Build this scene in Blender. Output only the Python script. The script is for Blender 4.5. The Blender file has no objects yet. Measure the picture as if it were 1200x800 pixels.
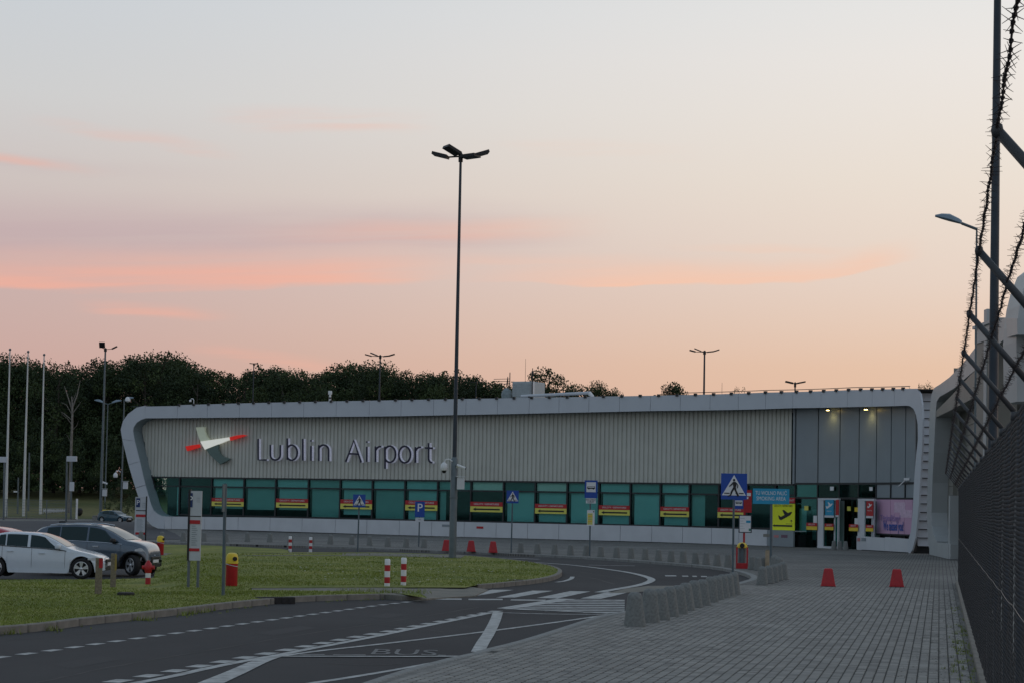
import bpy, math, random
from mathutils import Vector, Matrix
random.seed(7)
R = math.radians
S = bpy.context.scene
COL = S.collection

# ------------------------------------------------------------------ camera
F = 2400.0; H = 2.2; PITCH = math.atan(.0533); ROLL = R(1.1); SHIFT = .0542
cd = bpy.data.cameras.new('camera'); cam = bpy.data.objects.new('camera', cd); COL.objects.link(cam)
cd.sensor_width = 36; cd.lens = 72; cd.shift_y = SHIFT; cd.clip_start = .1; cd.clip_end = 6000
CR = Matrix.Rotation(math.pi/2 + PITCH, 3, 'X') @ Matrix.Rotation(ROLL, 3, 'Z')
cam.matrix_world = Matrix.Translation((0, 0, H)) @ CR.to_4x4()
S.camera = cam
S.render.resolution_x = 1024; S.render.resolution_y = 682

# ------------------------------------------------------------------ sky, light, exposure
S.view_settings.view_transform = 'Standard'; S.view_settings.look = 'None'
S.view_settings.exposure = 0; S.view_settings.gamma = 1
def lin(r, g, b):
    f = lambda c: (c/255/12.92) if c/255 <= .04045 else ((c/255+.055)/1.055)**2.4
    return (f(r), f(g), f(b), 1)
W = bpy.data.worlds.new('World'); S.world = W; W.use_nodes = True
nt = W.node_tree; nt.nodes.clear(); N = nt.nodes.new; L = nt.links.new
def math_n(op, a, b=None, c=None, clamp=False):
    n = N('ShaderNodeMath'); n.operation = op; n.use_clamp = clamp
    for i, v in enumerate((a, b, c)):
        if v is None: continue
        if isinstance(v, (int, float)): n.inputs[i].default_value = v
        else: L(v, n.inputs[i])
    return n.outputs[0]
def ramp_n(fac, stops, interp='LINEAR'):
    n = N('ShaderNodeValToRGB'); n.color_ramp.interpolation = interp
    e = n.color_ramp.elements
    while len(e) < len(stops): e.new(.5)
    for k, (p, c) in enumerate(stops): e[k].position = p; e[k].color = c
    L(fac, n.inputs[0]); return n.outputs[0]
def mixc(f, a, b):
    n = N('ShaderNodeMix'); n.data_type = 'RGBA'
    if isinstance(f, (int, float)): n.inputs[0].default_value = f
    else: L(f, n.inputs[0])
    for i, v in ((6, a), (7, b)):
        if isinstance(v, tuple): n.inputs[i].default_value = v
        else: L(v, n.inputs[i])
    return n.outputs[2]
def smooth_n(v, a, b):
    n = N('ShaderNodeMapRange'); n.interpolation_type = 'SMOOTHSTEP'
    L(v, n.inputs[0]); n.inputs[1].default_value = a; n.inputs[2].default_value = b
    n.inputs[3].default_value = 0; n.inputs[4].default_value = 1
    return n.outputs[0]
tc = N('ShaderNodeTexCoord'); sp = N('ShaderNodeSeparateXYZ'); L(tc.outputs['Generated'], sp.inputs[0])
X, Y, Z = sp.outputs
Zc = math_n('MAXIMUM', Z, 0.0)
Zr = math_n('SQRT', Zc)                         # spreads the ramp near the horizon
def st(*items): return [(math.sqrt(z), lin(*c)) for z, c in items]
warm = ramp_n(Zr, st((0, (226,181,150)), (.03, (229,185,154)), (.07, (232,197,170)), (.11, (234,213,197)), (.16, (237,225,212)), (.215, (238,232,226)), (.27, (230,232,232)), (.45, (184,194,204)), (.75, (146,162,180)), (1, (130,148,168))))
cool = ramp_n(Zr, st((0, (196,152,146)), (.03, (200,158,150)), (.06, (203,167,158)), (.09, (202,174,168)), (.12, (200,178,176)), (.15, (205,194,190)), (.19, (206,206,206)), (.235, (202,207,212)), (.3, (190,200,209)), (.45, (170,184,198)), (.75, (144,160,178)), (1, (130,148,168))))
anti = ramp_n(Zr, st((0, (142,152,160)), (.04, (160,166,171)), (.10, (174,179,182)), (.25, (166,178,190)), (.5, (146,162,180)), (1, (130,148,168))))
# direction of the set sun: ahead and to the right
sx, sy = math.sin(R(52)), math.cos(R(52))
dotp = math_n('ADD', math_n('MULTIPLY', X, sx), math_n('MULTIPLY', Y, sy))
base = mixc(smooth_n(dotp, .36, .84), cool, warm)
base = mixc(smooth_n(dotp, -.55, .40), anti, base)
# streaked pink cloud
az = math_n('DIVIDE', X, math_n('MAXIMUM', Y, .2))
cmb = N('ShaderNodeCombineXYZ'); L(math_n('MULTIPLY', az, 5.0), cmb.inputs[0]); 
L(math_n('MULTIPLY', math_n('ADD', Z, math_n('MULTIPLY', az, -.03)), 52.0), cmb.inputs[1])
nz = N('ShaderNodeTexNoise'); nz.inputs['Scale'].default_value = 1.0; nz.inputs['Detail'].default_value = 5; nz.inputs['Roughness'].default_value = .5; nz.inputs['Distortion'].default_value = .6
L(cmb.outputs[0], nz.inputs['Vector'])
cmb2 = N('ShaderNodeCombineXYZ'); L(math_n('MULTIPLY', az, 16.0), cmb2.inputs[0]); L(math_n('MULTIPLY', Z, 40.0), cmb2.inputs[1])
nz2 = N('ShaderNodeTexNoise'); nz2.inputs['Scale'].default_value = 1.3; nz2.inputs['Detail'].default_value = 6; L(cmb2.outputs[0], nz2.inputs['Vector'])
wob = math_n('MULTIPLY', math_n('SUBTRACT', nz2.outputs[0], .5), .02)
def blob(a0, z0, wa, wz, slope=0.0):            # soft elongated cloud, a0 = azimuth, z0 = height
    da = math_n('DIVIDE', math_n('SUBTRACT', az, a0), wa)
    zz = math_n('SUBTRACT', math_n('ADD', Z, wob), z0)
    zz = math_n('SUBTRACT', zz, math_n('MULTIPLY', math_n('SUBTRACT', az, a0), slope))
    dz = math_n('DIVIDE', zz, wz)
    q = math_n('ADD', math_n('POWER', math_n('ABSOLUTE', da), 2.0), math_n('POWER', math_n('ABSOLUTE', dz), 2.0))
    return math_n('SUBTRACT', 1.0, smooth_n(q, 0.0, 1.0))
def amax(*v):
    r = v[0]
    for k in v[1:]: r = math_n('MAXIMUM', r, k)
    return r
def zl_n(c0, c1, c2, a0):                       # lower edge of a cloud streak as a curve over azimuth
    d = math_n('SUBTRACT', az, a0); return math_n('ADD', c0, math_n('ADD', math_n('MULTIPLY', d, c1), math_n('MULTIPLY', math_n('MULTIPLY', d, d), c2)))
cmb3 = N('ShaderNodeCombineXYZ'); L(math_n('MULTIPLY', az, 7.0), cmb3.inputs[0]); L(math_n('MULTIPLY', math_n('ADD', Z, math_n('MULTIPLY', az, -.05)), 190.0), cmb3.inputs[1])
nz3 = N('ShaderNodeTexNoise'); nz3.inputs['Scale'].default_value = 1.0; nz3.inputs['Detail'].default_value = 6; nz3.inputs['Distortion'].default_value = .5; L(cmb3.outputs[0], nz3.inputs['Vector'])
fib = smooth_n(nz3.outputs[0], .30, .70)
nm = smooth_n(nz.outputs[0], .32, .68)
wob2 = math_n('ADD', math_n('MULTIPLY', math_n('SUBTRACT', nz2.outputs[0], .5), .007), math_n('MULTIPLY', math_n('SUBTRACT', nz3.outputs[0], .5), .005))
def streak(zl, th, a_in, a_out, edge=.10, f0=.55):
    t = math_n('DIVIDE', math_n('SUBTRACT', math_n('ADD', Z, wob2), zl), th)
    m = math_n('MULTIPLY', smooth_n(t, 0.0, edge), math_n('SUBTRACT', 1.0, smooth_n(t, edge, 1.0)))
    m = math_n('MULTIPLY', m, math_n('MULTIPLY', smooth_n(az, *a_in), math_n('SUBTRACT', 1.0, smooth_n(az, *a_out))))
    return math_n('MULTIPLY', m, math_n('ADD', f0, math_n('MULTIPLY', fib, 1-f0)))
def times(v, k): return math_n('MULTIPLY', v, k)
mauve = amax(streak(zl_n(.110, .03, 0.0, -.25), .036, (-.60, -.40), (-.05, .06), .4, .6), times(streak(zl_n(.150, .0, 0.0, -.25), .014, (-.5,-.4), (-.24, -.12), .4), .4))
sky = mixc(times(mauve, .55), base, lin(192,168,172))
peach = amax(streak(zl_n(.0965, .02, .17, -.25), .027, (-.60, -.42), (-.10, .0), .14, .50),
             times(streak(zl_n(.1045, .03, .0, -.25), .012, (-.6, -.4), (-.26, -.16), .3, .5), .8),
             times(streak(zl_n(.119, .05, 0.0, -.16), .016, (-.16, -.04), (-.01, .06), .5, .6), .50),
             times(streak(zl_n(.1150, .0, .0, .0), .010, (-.06, -.01), (.03, .10), .4, .4), .35),
             times(streak(zl_n(.0865, -.05, .0, -.19), .010, (-.22, -.19), (-.17, -.13), .4, .3), .6),
             times(streak(zl_n(.068, -.10, .0, -.15), .010, (-.17, -.13), (-.12, -.04), .4, .3), .55),
             times(streak(math_n('ADD', zl_n(.1078, .015, .0, .02), times(smooth_n(az, .14, .21), .010)), .016, (-.04, .06), (.17, .205), .10, .60), .95),
             times(streak(zl_n(.124, .005, -.6, .10), .006, (.06, .12), (.14, .19), .4, .6), .30),
             times(streak(zl_n(.1545, -.06, .0, -.25), .008, (-.6, -.4), (-.25, -.19), .4, .5), .6),
             times(streak(zl_n(.168, -.10, .0, -.20), .010, (-.25, -.2), (-.17, -.13), .4, .2), .5),
             times(streak(zl_n(.176, .02, .0, -.12), .016, (-.16, -.12), (-.08, -.03), .5, .1), .45),
             times(streak(zl_n(.168, -.02, .0, .02), .012, (-.02, .02), (.05, .10), .5, .1), .22))
pink = mixc(smooth_n(az, -.16, .10), lin(243,176,155), lin(249,198,170))
sky = mixc(times(peach, .80), sky, pink)
bgN = N('ShaderNodeBackground'); L(sky, bgN.inputs[0]); bgN.inputs[1].default_value = 1.0
wo = N('ShaderNodeOutputWorld'); L(bgN.outputs[0], wo.inputs[0])

# ------------------------------------------------------------------ geometry of the shot
def ray(px, py):
    v = CR @ Vector(((px-600)/F, (400-py)/F + SHIFT*.5, -1.0)); return v
def ss(v, a, b):
    t = min(1, max(0, (v-a)/(b-a))); return t*t*(3-2*t)
def gz(x, y):                                   # the car park at the left lies a little lower
    pxx = x/max(y, 1)*2400+600
    return -.32*ss(y, 46, 56)*(1-ss(y, 72, 92))*(1-ss(pxx, 165, 255))
def at(px, py, off=0.0):                        # where the sight line meets the ground
    d = ray(px, py); z = off
    for _ in range(12):
        t = (z-H)/d.z if d.z < -1e-5 else 4000
        z = gz(d.x*t, d.y*t)+off
    return Vector((d.x*t, d.y*t, z))
def atD(px, py, D):
    d = ray(px, py); t = D/d.y
    return Vector((d.x*t, D, H+d.z*t))
def ordn(i):
    w = ['first','second','third','fourth','fifth','sixth','seventh','eighth','ninth','tenth','eleventh','twelfth','thirteenth','fourteenth','fifteenth','sixteenth','seventeenth','eighteenth','nineteenth']
    if i <= 19: return w[i-1]
    tens = {2:'twent',3:'thirt',4:'fort',5:'fift'}[i//10]
    return tens+'ieth' if i % 10 == 0 else tens+'y-'+w[i%10-1]

# ------------------------------------------------------------------ materials
MATS = {}
def mat(name, col, rough=.6, metal=0.0, var=.12, scale=6.0, bump=0.0, emit=None, spec=None, detail=4, coat=0):
    if name in MATS: return MATS[name]
    m = bpy.data.materials.new(name); m.use_nodes = True; t = m.node_tree
    b = t.nodes['Principled BSDF']
    c = (col[0], col[1], col[2], 1)
    tcn = t.nodes.new('ShaderNodeTexCoord'); n = t.nodes.new('ShaderNodeTexNoise')
    n.inputs['Scale'].default_value = scale; n.inputs['Detail'].default_value = detail
    t.links.new(tcn.outputs['Object'], n.inputs['Vector'])
    r = t.nodes.new('ShaderNodeValToRGB'); e = r.color_ramp.elements
    e[0].position = .3; e[1].position = .7
    e[0].color = tuple(max(0, k*(1-var)) for k in c[:3])+(1,); e[1].color = tuple(min(1, k*(1+var)) for k in c[:3])+(1,)
    t.links.new(n.outputs[0], r.inputs[0]); t.links.new(r.outputs[0], b.inputs['Base Color'])
    b.inputs['Roughness'].default_value = rough; b.inputs['Metallic'].default_value = metal
    if spec is not None: b.inputs['Specular IOR Level'].default_value = spec
    if coat: b.inputs['Coat Weight'].default_value = coat; b.inputs['Coat Roughness'].default_value = .05
    if bump:
        bn = t.nodes.new('ShaderNodeBump'); bn.inputs['Strength'].default_value = bump; bn.inputs['Distance'].default_value = .02
        t.links.new(n.outputs[0], bn.inputs['Height']); t.links.new(bn.outputs[0], b.inputs['Normal'])
    if emit:
        b.inputs['Emission Color'].default_value = (*emit[:3], 1); b.inputs['Emission Strength'].default_value = emit[3]
    MATS[name] = m; return m
def mat_two(name, c1, c2, s1, s2, rough=.9, bump=.3, hi=None, thr=(.35, .65), stretch=None, fine=.15):
    """ground material: large patches of c1 / c2 with fine grain"""
    m = bpy.data.materials.new(name); m.use_nodes = True; t = m.node_tree; b = t.nodes['Principled BSDF']
    tcn = t.nodes.new('ShaderNodeTexCoord'); mp = t.nodes.new('ShaderNodeMapping')
    t.links.new(tcn.outputs['Object'], mp.inputs[0])
    if stretch: mp.inputs['Scale'].default_value = stretch
    n1 = t.nodes.new('ShaderNodeTexNoise'); n1.inputs['Scale'].default_value = s1; n1.inputs['Detail'].default_value = 6; n1.inputs['Roughness'].default_value = .6
    n2 = t.nodes.new('ShaderNodeTexNoise'); n2.inputs['Scale'].default_value = s2; n2.inputs['Detail'].default_value = 3
    t.links.new(mp.outputs[0], n1.inputs['Vector']); t.links.new(tcn.outputs['Object'], n2.inputs['Vector'])
    r = t.nodes.new('ShaderNodeValToRGB'); e = r.color_ramp.elements
    e[0].position, e[1].position = thr; e[0].color = (*c1, 1); e[1].color = (*c2, 1)
    t.links.new(n1.outputs[0], r.inputs[0])
    h = t.nodes.new('ShaderNodeMapRange'); h.inputs[1].default_value = .3; h.inputs[2].default_value = .7; h.inputs[3].default_value = 1-fine; h.inputs[4].default_value = 1+fine
    t.links.new(n2.outputs[0], h.inputs[0])
    mx = t.nodes.new('ShaderNodeVectorMath'); mx.operation = 'SCALE'
    t.links.new(r.outputs[0], mx.inputs[0]); t.links.new(h.outputs[0], mx.inputs['Scale'])
    t.links.new(mx.outputs[0], b.inputs['Base Color']); b.inputs['Roughness'].default_value = rough
    b.inputs['Specular IOR Level'].default_value = .3
    bn = t.nodes.new('ShaderNodeBump'); bn.inputs['Strength'].default_value = bump; bn.inputs['Distance'].default_value = .01
    t.links.new(n2.outputs[0], bn.inputs['Height']); t.links.new(bn.outputs[0], b.inputs['Normal'])
    MATS[name] = m; return m

ASPH = mat_two('asphalt', (.027,.027,.030), (.050,.050,.052), .22, 60, bump=.4, thr=(.30,.68), stretch=(1,.45,1), fine=.25)
ASPH2 = mat_two('worn_asphalt', (.068,.068,.073), (.090,.090,.094), .5, 60, bump=.4)
GRASS = mat_two('grass', (.105,.140,.016), (.235,.235,.045), .40, 9, thr=(.33,.66), fine=.35)
GRASSFAR = mat_two('meadow', (.080,.095,.030), (.170,.155,.060), .06, 2, thr=(.35,.6), stretch=(.4,1,1))
BLADE = mat('grass_blade', (.185,.225,.034), .8, var=.22, scale=1.2)
CONC = mat('concrete', (.23,.235,.225), .9, var=.22, scale=9, bump=.4)
BOLL = mat('bollard_concrete', (.200,.208,.198), .95, var=.20, scale=22, bump=.35, detail=6)
KERB = mat('kerb_concrete', (.20,.185,.16), .95, var=.3, scale=3.5, bump=.5)
STONE = mat('paving_stone', (.235,.228,.210), .9, var=.22, scale=1.1, bump=.3, detail=8)
STONES = [STONE, mat('paving_stone_dark', (.185,.180,.168), .92, var=.2, scale=1.3, bump=.3), mat('paving_stone_pale', (.268,.258,.235), .9, var=.2, scale=1.3, bump=.3)]
FADED = mat('faded_paint', (.15,.155,.155), .8, var=.5, scale=4)
TAR = mat('tar', (.016,.016,.018), .7, var=.3, scale=6)
PATCH = mat('asphalt_patch', (.030,.030,.033), .9, var=.25, scale=30, bump=.3)
JOINT = mat('paving_joint', (.045,.045,.040), 1, var=.4, scale=3)
WHITEP = mat('road_paint', (.37,.38,.37), .7, var=.42, scale=5, detail=8)
FASC = mat('fascia_panel', (.56,.59,.63), .42, var=.035, scale=.9)
FASC2 = mat('plinth_panel', (.60,.62,.65), .45, var=.05, scale=1.2)
REVEAL = mat('reveal_metal', (.24,.30,.32), .35, var=.06)
CLAD = mat('corrugated_metal', (.56,.56,.50), .5, var=.05, scale=.8)
GREYP = mat('grey_panel', (.25,.29,.315), .35, var=.05, scale=.7)
DARK = mat('dark_frame', (.016,.019,.022), .45, var=.1)
BLACK = mat('black_paint', (.01,.01,.012), .5, var=.1)
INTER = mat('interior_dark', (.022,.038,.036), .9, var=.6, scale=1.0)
BLIND = mat('blind_fabric', (.70,.74,.72), .9, var=.05, scale=1.2)
BLINDP = mat('blind_pale', (.80,.80,.76), .9, var=.04)
ROOFM = mat('roof_membrane', (.28,.29,.30), .8, var=.1)
GALV = mat('galvanised_steel', (.13,.16,.175), .5, metal=.4, var=.12, scale=4)
GALVD = mat('mast_steel', (.032,.045,.060), .45, metal=.3, var=.15, scale=3)
POLEW = mat('flagpole_white', (.62,.63,.62), .45, var=.05)
RED = mat('red_plastic', (.42,.012,.018), .45, var=.12, scale=12)
REDD = mat('red_print', (.45,.015,.02), .5, var=.06)
YEL = mat('yellow_plastic', (.78,.56,.035), .45, var=.12, scale=10)
YELP = mat('yellow_print', (.72,.66,.12), .5, var=.05)
YELB = mat('bright_yellow_print', (.80,.85,.02), .5, var=.04)
BLUE = mat('sign_blue', (.006,.065,.36), .4, var=.05)
CYAN = mat('cyan_sheet', (.015,.30,.50), .45, var=.05)
WHITE = mat('white_sheet', (.74,.75,.76), .5, var=.04)
PINKM = mat('pink_print', (.60,.36,.52), .5, var=.06, scale=.5)
NAVY = mat('navy_letter', (.006,.007,.035), .3, var=.1)
LAV = mat('letter_return_glint', (.80,.80,.95), .2, metal=.0, var=.25, scale=14, emit=(.70,.72,1,.12))  # edge glints put into the colour: uneven pale tone plus a faint glow
WOOD = mat('weathered_wood', (.20,.17,.12), .9, var=.3, scale=18)
RUST = mat('dark_grate', (.025,.022,.020), .8, var=.4, scale=30)
LEAF = [mat('leaf_dark', (.020,.038,.012), .8, var=.35, scale=.35), mat('leaf_mid', (.032,.056,.015), .8, var=.35, scale=.35), mat('leaf_light', (.052,.080,.021), .8, var=.3, scale=.35)]
BARK = mat('bark', (.07,.06,.05), .95, var=.3, scale=5)
DEADB = mat('dead_bark', (.21,.19,.17), .95, var=.3, scale=5)
PATH = mat_two('path_paving', (.17,.165,.14), (.235,.215,.18), 1.5, 30)
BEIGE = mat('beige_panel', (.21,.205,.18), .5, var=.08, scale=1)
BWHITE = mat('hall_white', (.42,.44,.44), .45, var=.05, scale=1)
TYRE = mat('tyre', (.012,.012,.013), .85, var=.2)
RIM = mat('alloy', (.62,.64,.66), .3, metal=.6, var=.05)
CARW = mat('car_white', (.60,.66,.72), .25, var=.02, coat=.6)
CARG = mat('car_grey', (.075,.105,.14), .2, metal=.5, var=.04, coat=.8)
CARR = mat('car_red', (.42,.02,.04), .25, var=.03, coat=.6)
CART = mat('car_teal', (.015,.06,.09), .25, metal=.3, var=.03, coat=.6)
CARGL = mat('car_glass', (.008,.028,.030), .06, var=.05, spec=.35)
TRIM = mat('car_trim', (.012,.012,.013), .5, var=.1)
CHROME = mat('chrome', (.6,.62,.64), .2, metal=.9, var=.03)
LAMPL = mat('lamp_lens', (.55,.58,.62), .12, var=.1, coat=.5)
RLAMP = mat('rear_lamp', (.35,.01,.01), .2, var=.05)
FENCEM = mat('fence_wire', (.032,.030,.030), .5, var=.3, scale=30)
FENCEP = mat('fence_post', (.060,.085,.125), .45, metal=.2, var=.2)
ARM = mat('fence_arm', (.060,.062,.066), .6, var=.2)
BARB = mat('barbed_wire', (.040,.030,.030), .7, metal=.2, var=.4, scale=20)
GSIGN = mat('sign_post', (.10,.135,.155), .5, metal=.3, var=.12)
ORNG = mat('orange_plastic', (.75,.30,.02), .5, var=.08)
def glassmat(name, tint, refl=.14):
    m = bpy.data.materials.new(name); m.use_nodes = True; t = m.node_tree; t.nodes.clear()
    o = t.nodes.new('ShaderNodeOutputMaterial'); mx = t.nodes.new('ShaderNodeMixShader'); tr = t.nodes.new('ShaderNodeBsdfTransparent'); gl = t.nodes.new('ShaderNodeBsdfGlossy')
    tr.inputs[0].default_value = (*tint, 1); gl.inputs[0].default_value = (.45,.85,.78,1); gl.inputs['Roughness'].default_value = .03
    lw = t.nodes.new('ShaderNodeFresnel'); lw.inputs[0].default_value = 1.28
    ad = t.nodes.new('ShaderNodeMath'); ad.operation = 'ADD'; ad.inputs[1].default_value = refl*.1; t.links.new(lw.outputs[0], ad.inputs[0])
    t.links.new(ad.outputs[0], mx.inputs[0]); t.links.new(tr.outputs[0], mx.inputs[1]); t.links.new(gl.outputs[0], mx.inputs[2]); t.links.new(mx.outputs[0], o.inputs[0])
    MATS[name] = m; return m
GLASS = glassmat('tinted_glass', (.67,.88,.875)); GLASSC = glassmat('clear_glass', (.78,.92,.90))

# ------------------------------------------------------------------ mesh helpers
class MB:
    def __init__(s): s.v = []; s.f = []; s.mi = []; s.cm = 0
    def add(s, vs, fs):
        o = len(s.v); s.v += [tuple(p) for p in vs]
        for f in fs: s.f.append(tuple(i+o for i in f)); s.mi.append(s.cm)
        return s
    def box(s, x0, x1, y0, y1, z0, z1):
        return s.hexa([(x0,y0,z0),(x1,y0,z0),(x1,y1,z0),(x0,y1,z0),(x0,y0,z1),(x1,y0,z1),(x1,y1,z1),(x0,y1,z1)])
    def hexa(s, p): return s.add(p, [(0,3,2,1),(4,5,6,7),(0,1,5,4),(1,2,6,5),(2,3,7,6),(3,0,4,7)])
    def bevbox(s, x0, x1, y0, y1, z0, z1, b):
        r = [(x0+b,y0),(x1-b,y0),(x1,y0+b),(x1,y1-b),(x1-b,y1),(x0+b,y1),(x0,y1-b),(x0,y0+b)]
        i = [(x0+b,y0+b),(x1-b,y0+b),(x1-b,y0+b),(x1-b,y1-b),(x1-b,y1-b),(x0+b,y1-b),(x0+b,y1-b),(x0+b,y0+b)]
        vs = [(a,c,z0) for a,c in r]+[(a,c,z1-b) for a,c in r]+[(a,c,z1) for a,c in i]
        fs = [tuple(range(7,-1,-1)), tuple(range(16,24))]
        for k in range(8):
            j = (k+1)%8; fs += [(k,j,8+j,8+k),(8+k,8+j,16+j,16+k)]
        return s.add(vs, fs)
    def tube(s, p, q, r0, r1=None, n=8, cap=True):
        p, q = Vector(p), Vector(q); r1 = r0 if r1 is None else r1
        d = (q-p); d = d.normalized() if d.length > 1e-9 else Vector((0,0,1))
        a = d.cross(Vector((0,0,1))) if abs(d.z) < .95 else d.cross(Vector((1,0,0)))
        a.normalize(); b = d.cross(a)
        vs = []
        for c, r in ((p, r0), (q, r1)):
            for k in range(n):
                t = 2*math.pi*k/n; vs.append(c+a*(r*math.cos(t))+b*(r*math.sin(t)))
        fs = [(k, k+n, (k+1)%n+n, (k+1)%n) for k in range(n)]
        if cap: fs += [tuple(range(n)), tuple(range(2*n-1, n-1, -1))]
        return s.add(vs, fs)
    def path(s, pts, r, n=6, rs=None):
        for i in range(len(pts)-1):
            s.tube(pts[i], pts[i+1], rs[i] if rs else r, rs[i+1] if rs else r, n)
        return s
    def lathe(s, prof, n=16, c=(0,0,0), sx=1, sy=1):
        vs = []; 
        for r, z in prof:
            for k in range(n):
                t = 2*math.pi*k/n; vs.append((c[0]+sx*r*math.cos(t), c[1]+sy*r*math.sin(t), c[2]+z))
        fs = []
        for i in range(len(prof)-1):
            for k in range(n):
                j = (k+1)%n; fs.append((i*n+k, i*n+j, (i+1)*n+j, (i+1)*n+k))
        fs += [tuple(range(n-1,-1,-1)), tuple(range((len(prof)-1)*n, len(prof)*n))]
        return s.add(vs, fs)
    def ngon(s, pts): return s.add(pts, [tuple(range(len(pts)))])
    def slab(s, poly, y0, y1):                   # poly in local (x,z); front at y0 (towards the viewer), back at y1
        n = len(poly)
        vs = [(x,y0,z) for x,z in poly]+[(x,y1,z) for x,z in poly]
        fs = [tuple(range(n)), tuple(range(2*n-1,n-1,-1))]+[(k,k+n,(k+1)%n+n,(k+1)%n) for k in range(n)]
        return s.add(vs, fs)
    def mesh(s, name, m, smooth=False):
        me = bpy.data.meshes.new(name); me.from_pydata(s.v, [], s.f); 
        for mm in (m if isinstance(m, (list, tuple)) else [m]): me.materials.append(mm)
        if isinstance(m, (list, tuple)): me.polygons.foreach_set('material_index', s.mi)
        if smooth: me.polygons.foreach_set('use_smooth', [True]*len(me.polygons))
        me.update(); return me
    def build(s, name, m, parent=None, smooth=False, loc=None, fix=True):
        me = s.mesh(name, m, smooth)
        if fix:
            import bmesh
            bm = bmesh.new(); bm.from_mesh(me); bmesh.ops.recalc_face_normals(bm, faces=bm.faces); bm.to_mesh(me); bm.free()
        if smooth and hasattr(me, 'set_sharp_from_angle'): me.set_sharp_from_angle(angle=R(38))
        return link(name, me, parent, loc)
def link(name, me, parent=None, loc=None):
    o = bpy.data.objects.new(name, me); COL.objects.link(o)
    if parent is not None: o.parent = parent
    if loc is not None: o.location = loc
    return o
def tag(o, label=None, cat=None, group=None, kind=None):
    if label:
        o['label'] = label
        if len(label.split()) > 16 or len(label.split()) < 4: print('LABEL', len(label.split()), label)
    if cat: o['category'] = cat
    if group: o['group'] = group
    if kind: o['kind'] = kind
    return o
def thing(name, label, cat, loc=(0,0,0), rz=0.0, group=None):
    o = link(name, None, None, loc); o.rotation_euler = (0, 0, rz); o.empty_display_size = .2
    return tag(o, label, cat, group)
def copy_tree(o, parent=None):
    c = o.copy(); COL.objects.link(c)
    if parent is not None: c.parent = parent
    for ch in [k for k in o.children]: copy_tree(ch, c)
    return c
def dup(o, loc, rz=None, label=None):
    c = copy_tree(o); c.location = loc
    if rz is not None: c.rotation_euler = (0,0,rz)
    if label: c['label'] = label
    return c
def face_cam(p, extra=0.0): return -math.atan2(p[0], p[1])+extra
def text_mesh(s, size, width=None, thick=.003, bold=0.0):
    cu = bpy.data.curves.new('lettering', 'FONT'); cu.body = s; cu.size = size; cu.align_x = 'CENTER'; cu.align_y = 'CENTER'
    cu.extrude = thick; cu.offset = bold; cu.resolution_u = 3
    o = bpy.data.objects.new('lettering', cu); COL.objects.link(o)
    bpy.context.view_layer.update()
    dg = bpy.context.evaluated_depsgraph_get(); me = bpy.data.meshes.new_from_object(o.evaluated_get(dg))
    COL.objects.unlink(o); bpy.data.objects.remove(o)
    xs = [v.co.x for v in me.vertices]; w = max(xs)-min(xs)
    k = (width/w) if width else 1
    for v in me.vertices: v.co = Vector((v.co.x*k, -v.co.z, v.co.y))     # stands upright, reads from -y
    me.materials.clear(); return me
def lettering(s, size, m, parent, loc, width=None, thick=.003, name='lettering', bold=0.0):
    me = text_mesh(s, size, width, thick, bold); me.materials.append(m)
    return link(name, me, parent, loc)
# ================================================================== ground, roads, pavements
def poly_pts(pix, off=0.0): return [at(x, y, off) for x, y in pix]
def smooth_line(pts, n=6):                      # Catmull-Rom through the points
    P = [Vector(p) for p in pts]; P = [P[0]*2-P[1]]+P+[P[-1]*2-P[-2]]; out = []
    for i in range(1, len(P)-2):
        for k in range(n):
            t = k/n; a, b, c, d = P[i-1:i+3]
            out.append(.5*((2*b)+(c-a)*t+(2*a-5*b+4*c-d)*t*t+(3*b-a-3*c+d)*t**3))
    out.append(P[-2]); return out
def resample(pts, step):
    out = [pts[0]]; acc = 0
    for a, b in zip(pts, pts[1:]):
        l = (b-a).length; 
        while acc+l >= step and l > 1e-9:
            t = (step-acc)/l; a = a+(b-a)*t; out.append(a); l = (b-a).length; acc = 0
        acc += l
    return out
def sheet(name, pts, m, kind='structure', parent=None, cell=None):
    import bmesh
    bm = bmesh.new(); f = bm.faces.new([bm.verts.new(p) for p in pts])
    bmesh.ops.triangulate(bm, faces=[f])
    if cell:
        for _ in range(cell): bmesh.ops.subdivide_edges(bm, edges=[e for e in bm.edges if e.calc_length() > 4], cuts=1, use_grid_fill=True)
    me = bpy.data.meshes.new(name)
    bmesh.ops.recalc_face_normals(bm, faces=bm.faces)
    bm.to_mesh(me); bm.free()
    if sum(p.normal.z for p in me.polygons) < 0: me.flip_normals()
    me.materials.append(m); o = link(name, me, parent)
    if kind and parent is None: o['kind'] = kind
    return o
def prism_sheet(name, pts, m, depth=.2, kind='structure'):   # sheet with a skirt going down
    mb = MB(); n = len(pts)
    o = sheet(name, pts, m, kind)
    import bmesh
    me = o.data; bm = bmesh.new(); bm.from_mesh(me)
    be = [e for e in bm.edges if e.is_boundary]
    r = bmesh.ops.extrude_edge_only(bm, edges=be)
    for v in r['geom']:
        if isinstance(v, bmesh.types.BMVert): v.co.z -= depth
    bm.to_mesh(me); bm.free(); return o
def in_poly(x, y, P):
    c = False; n = len(P); j = n-1
    for i in range(n):
        if (P[i][1] > y) != (P[j][1] > y) and x < (P[j][0]-P[i][0])*(y-P[i][1])/(P[j][1]-P[i][1])+P[i][0]: c = not c
        j = i
    return c

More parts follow.
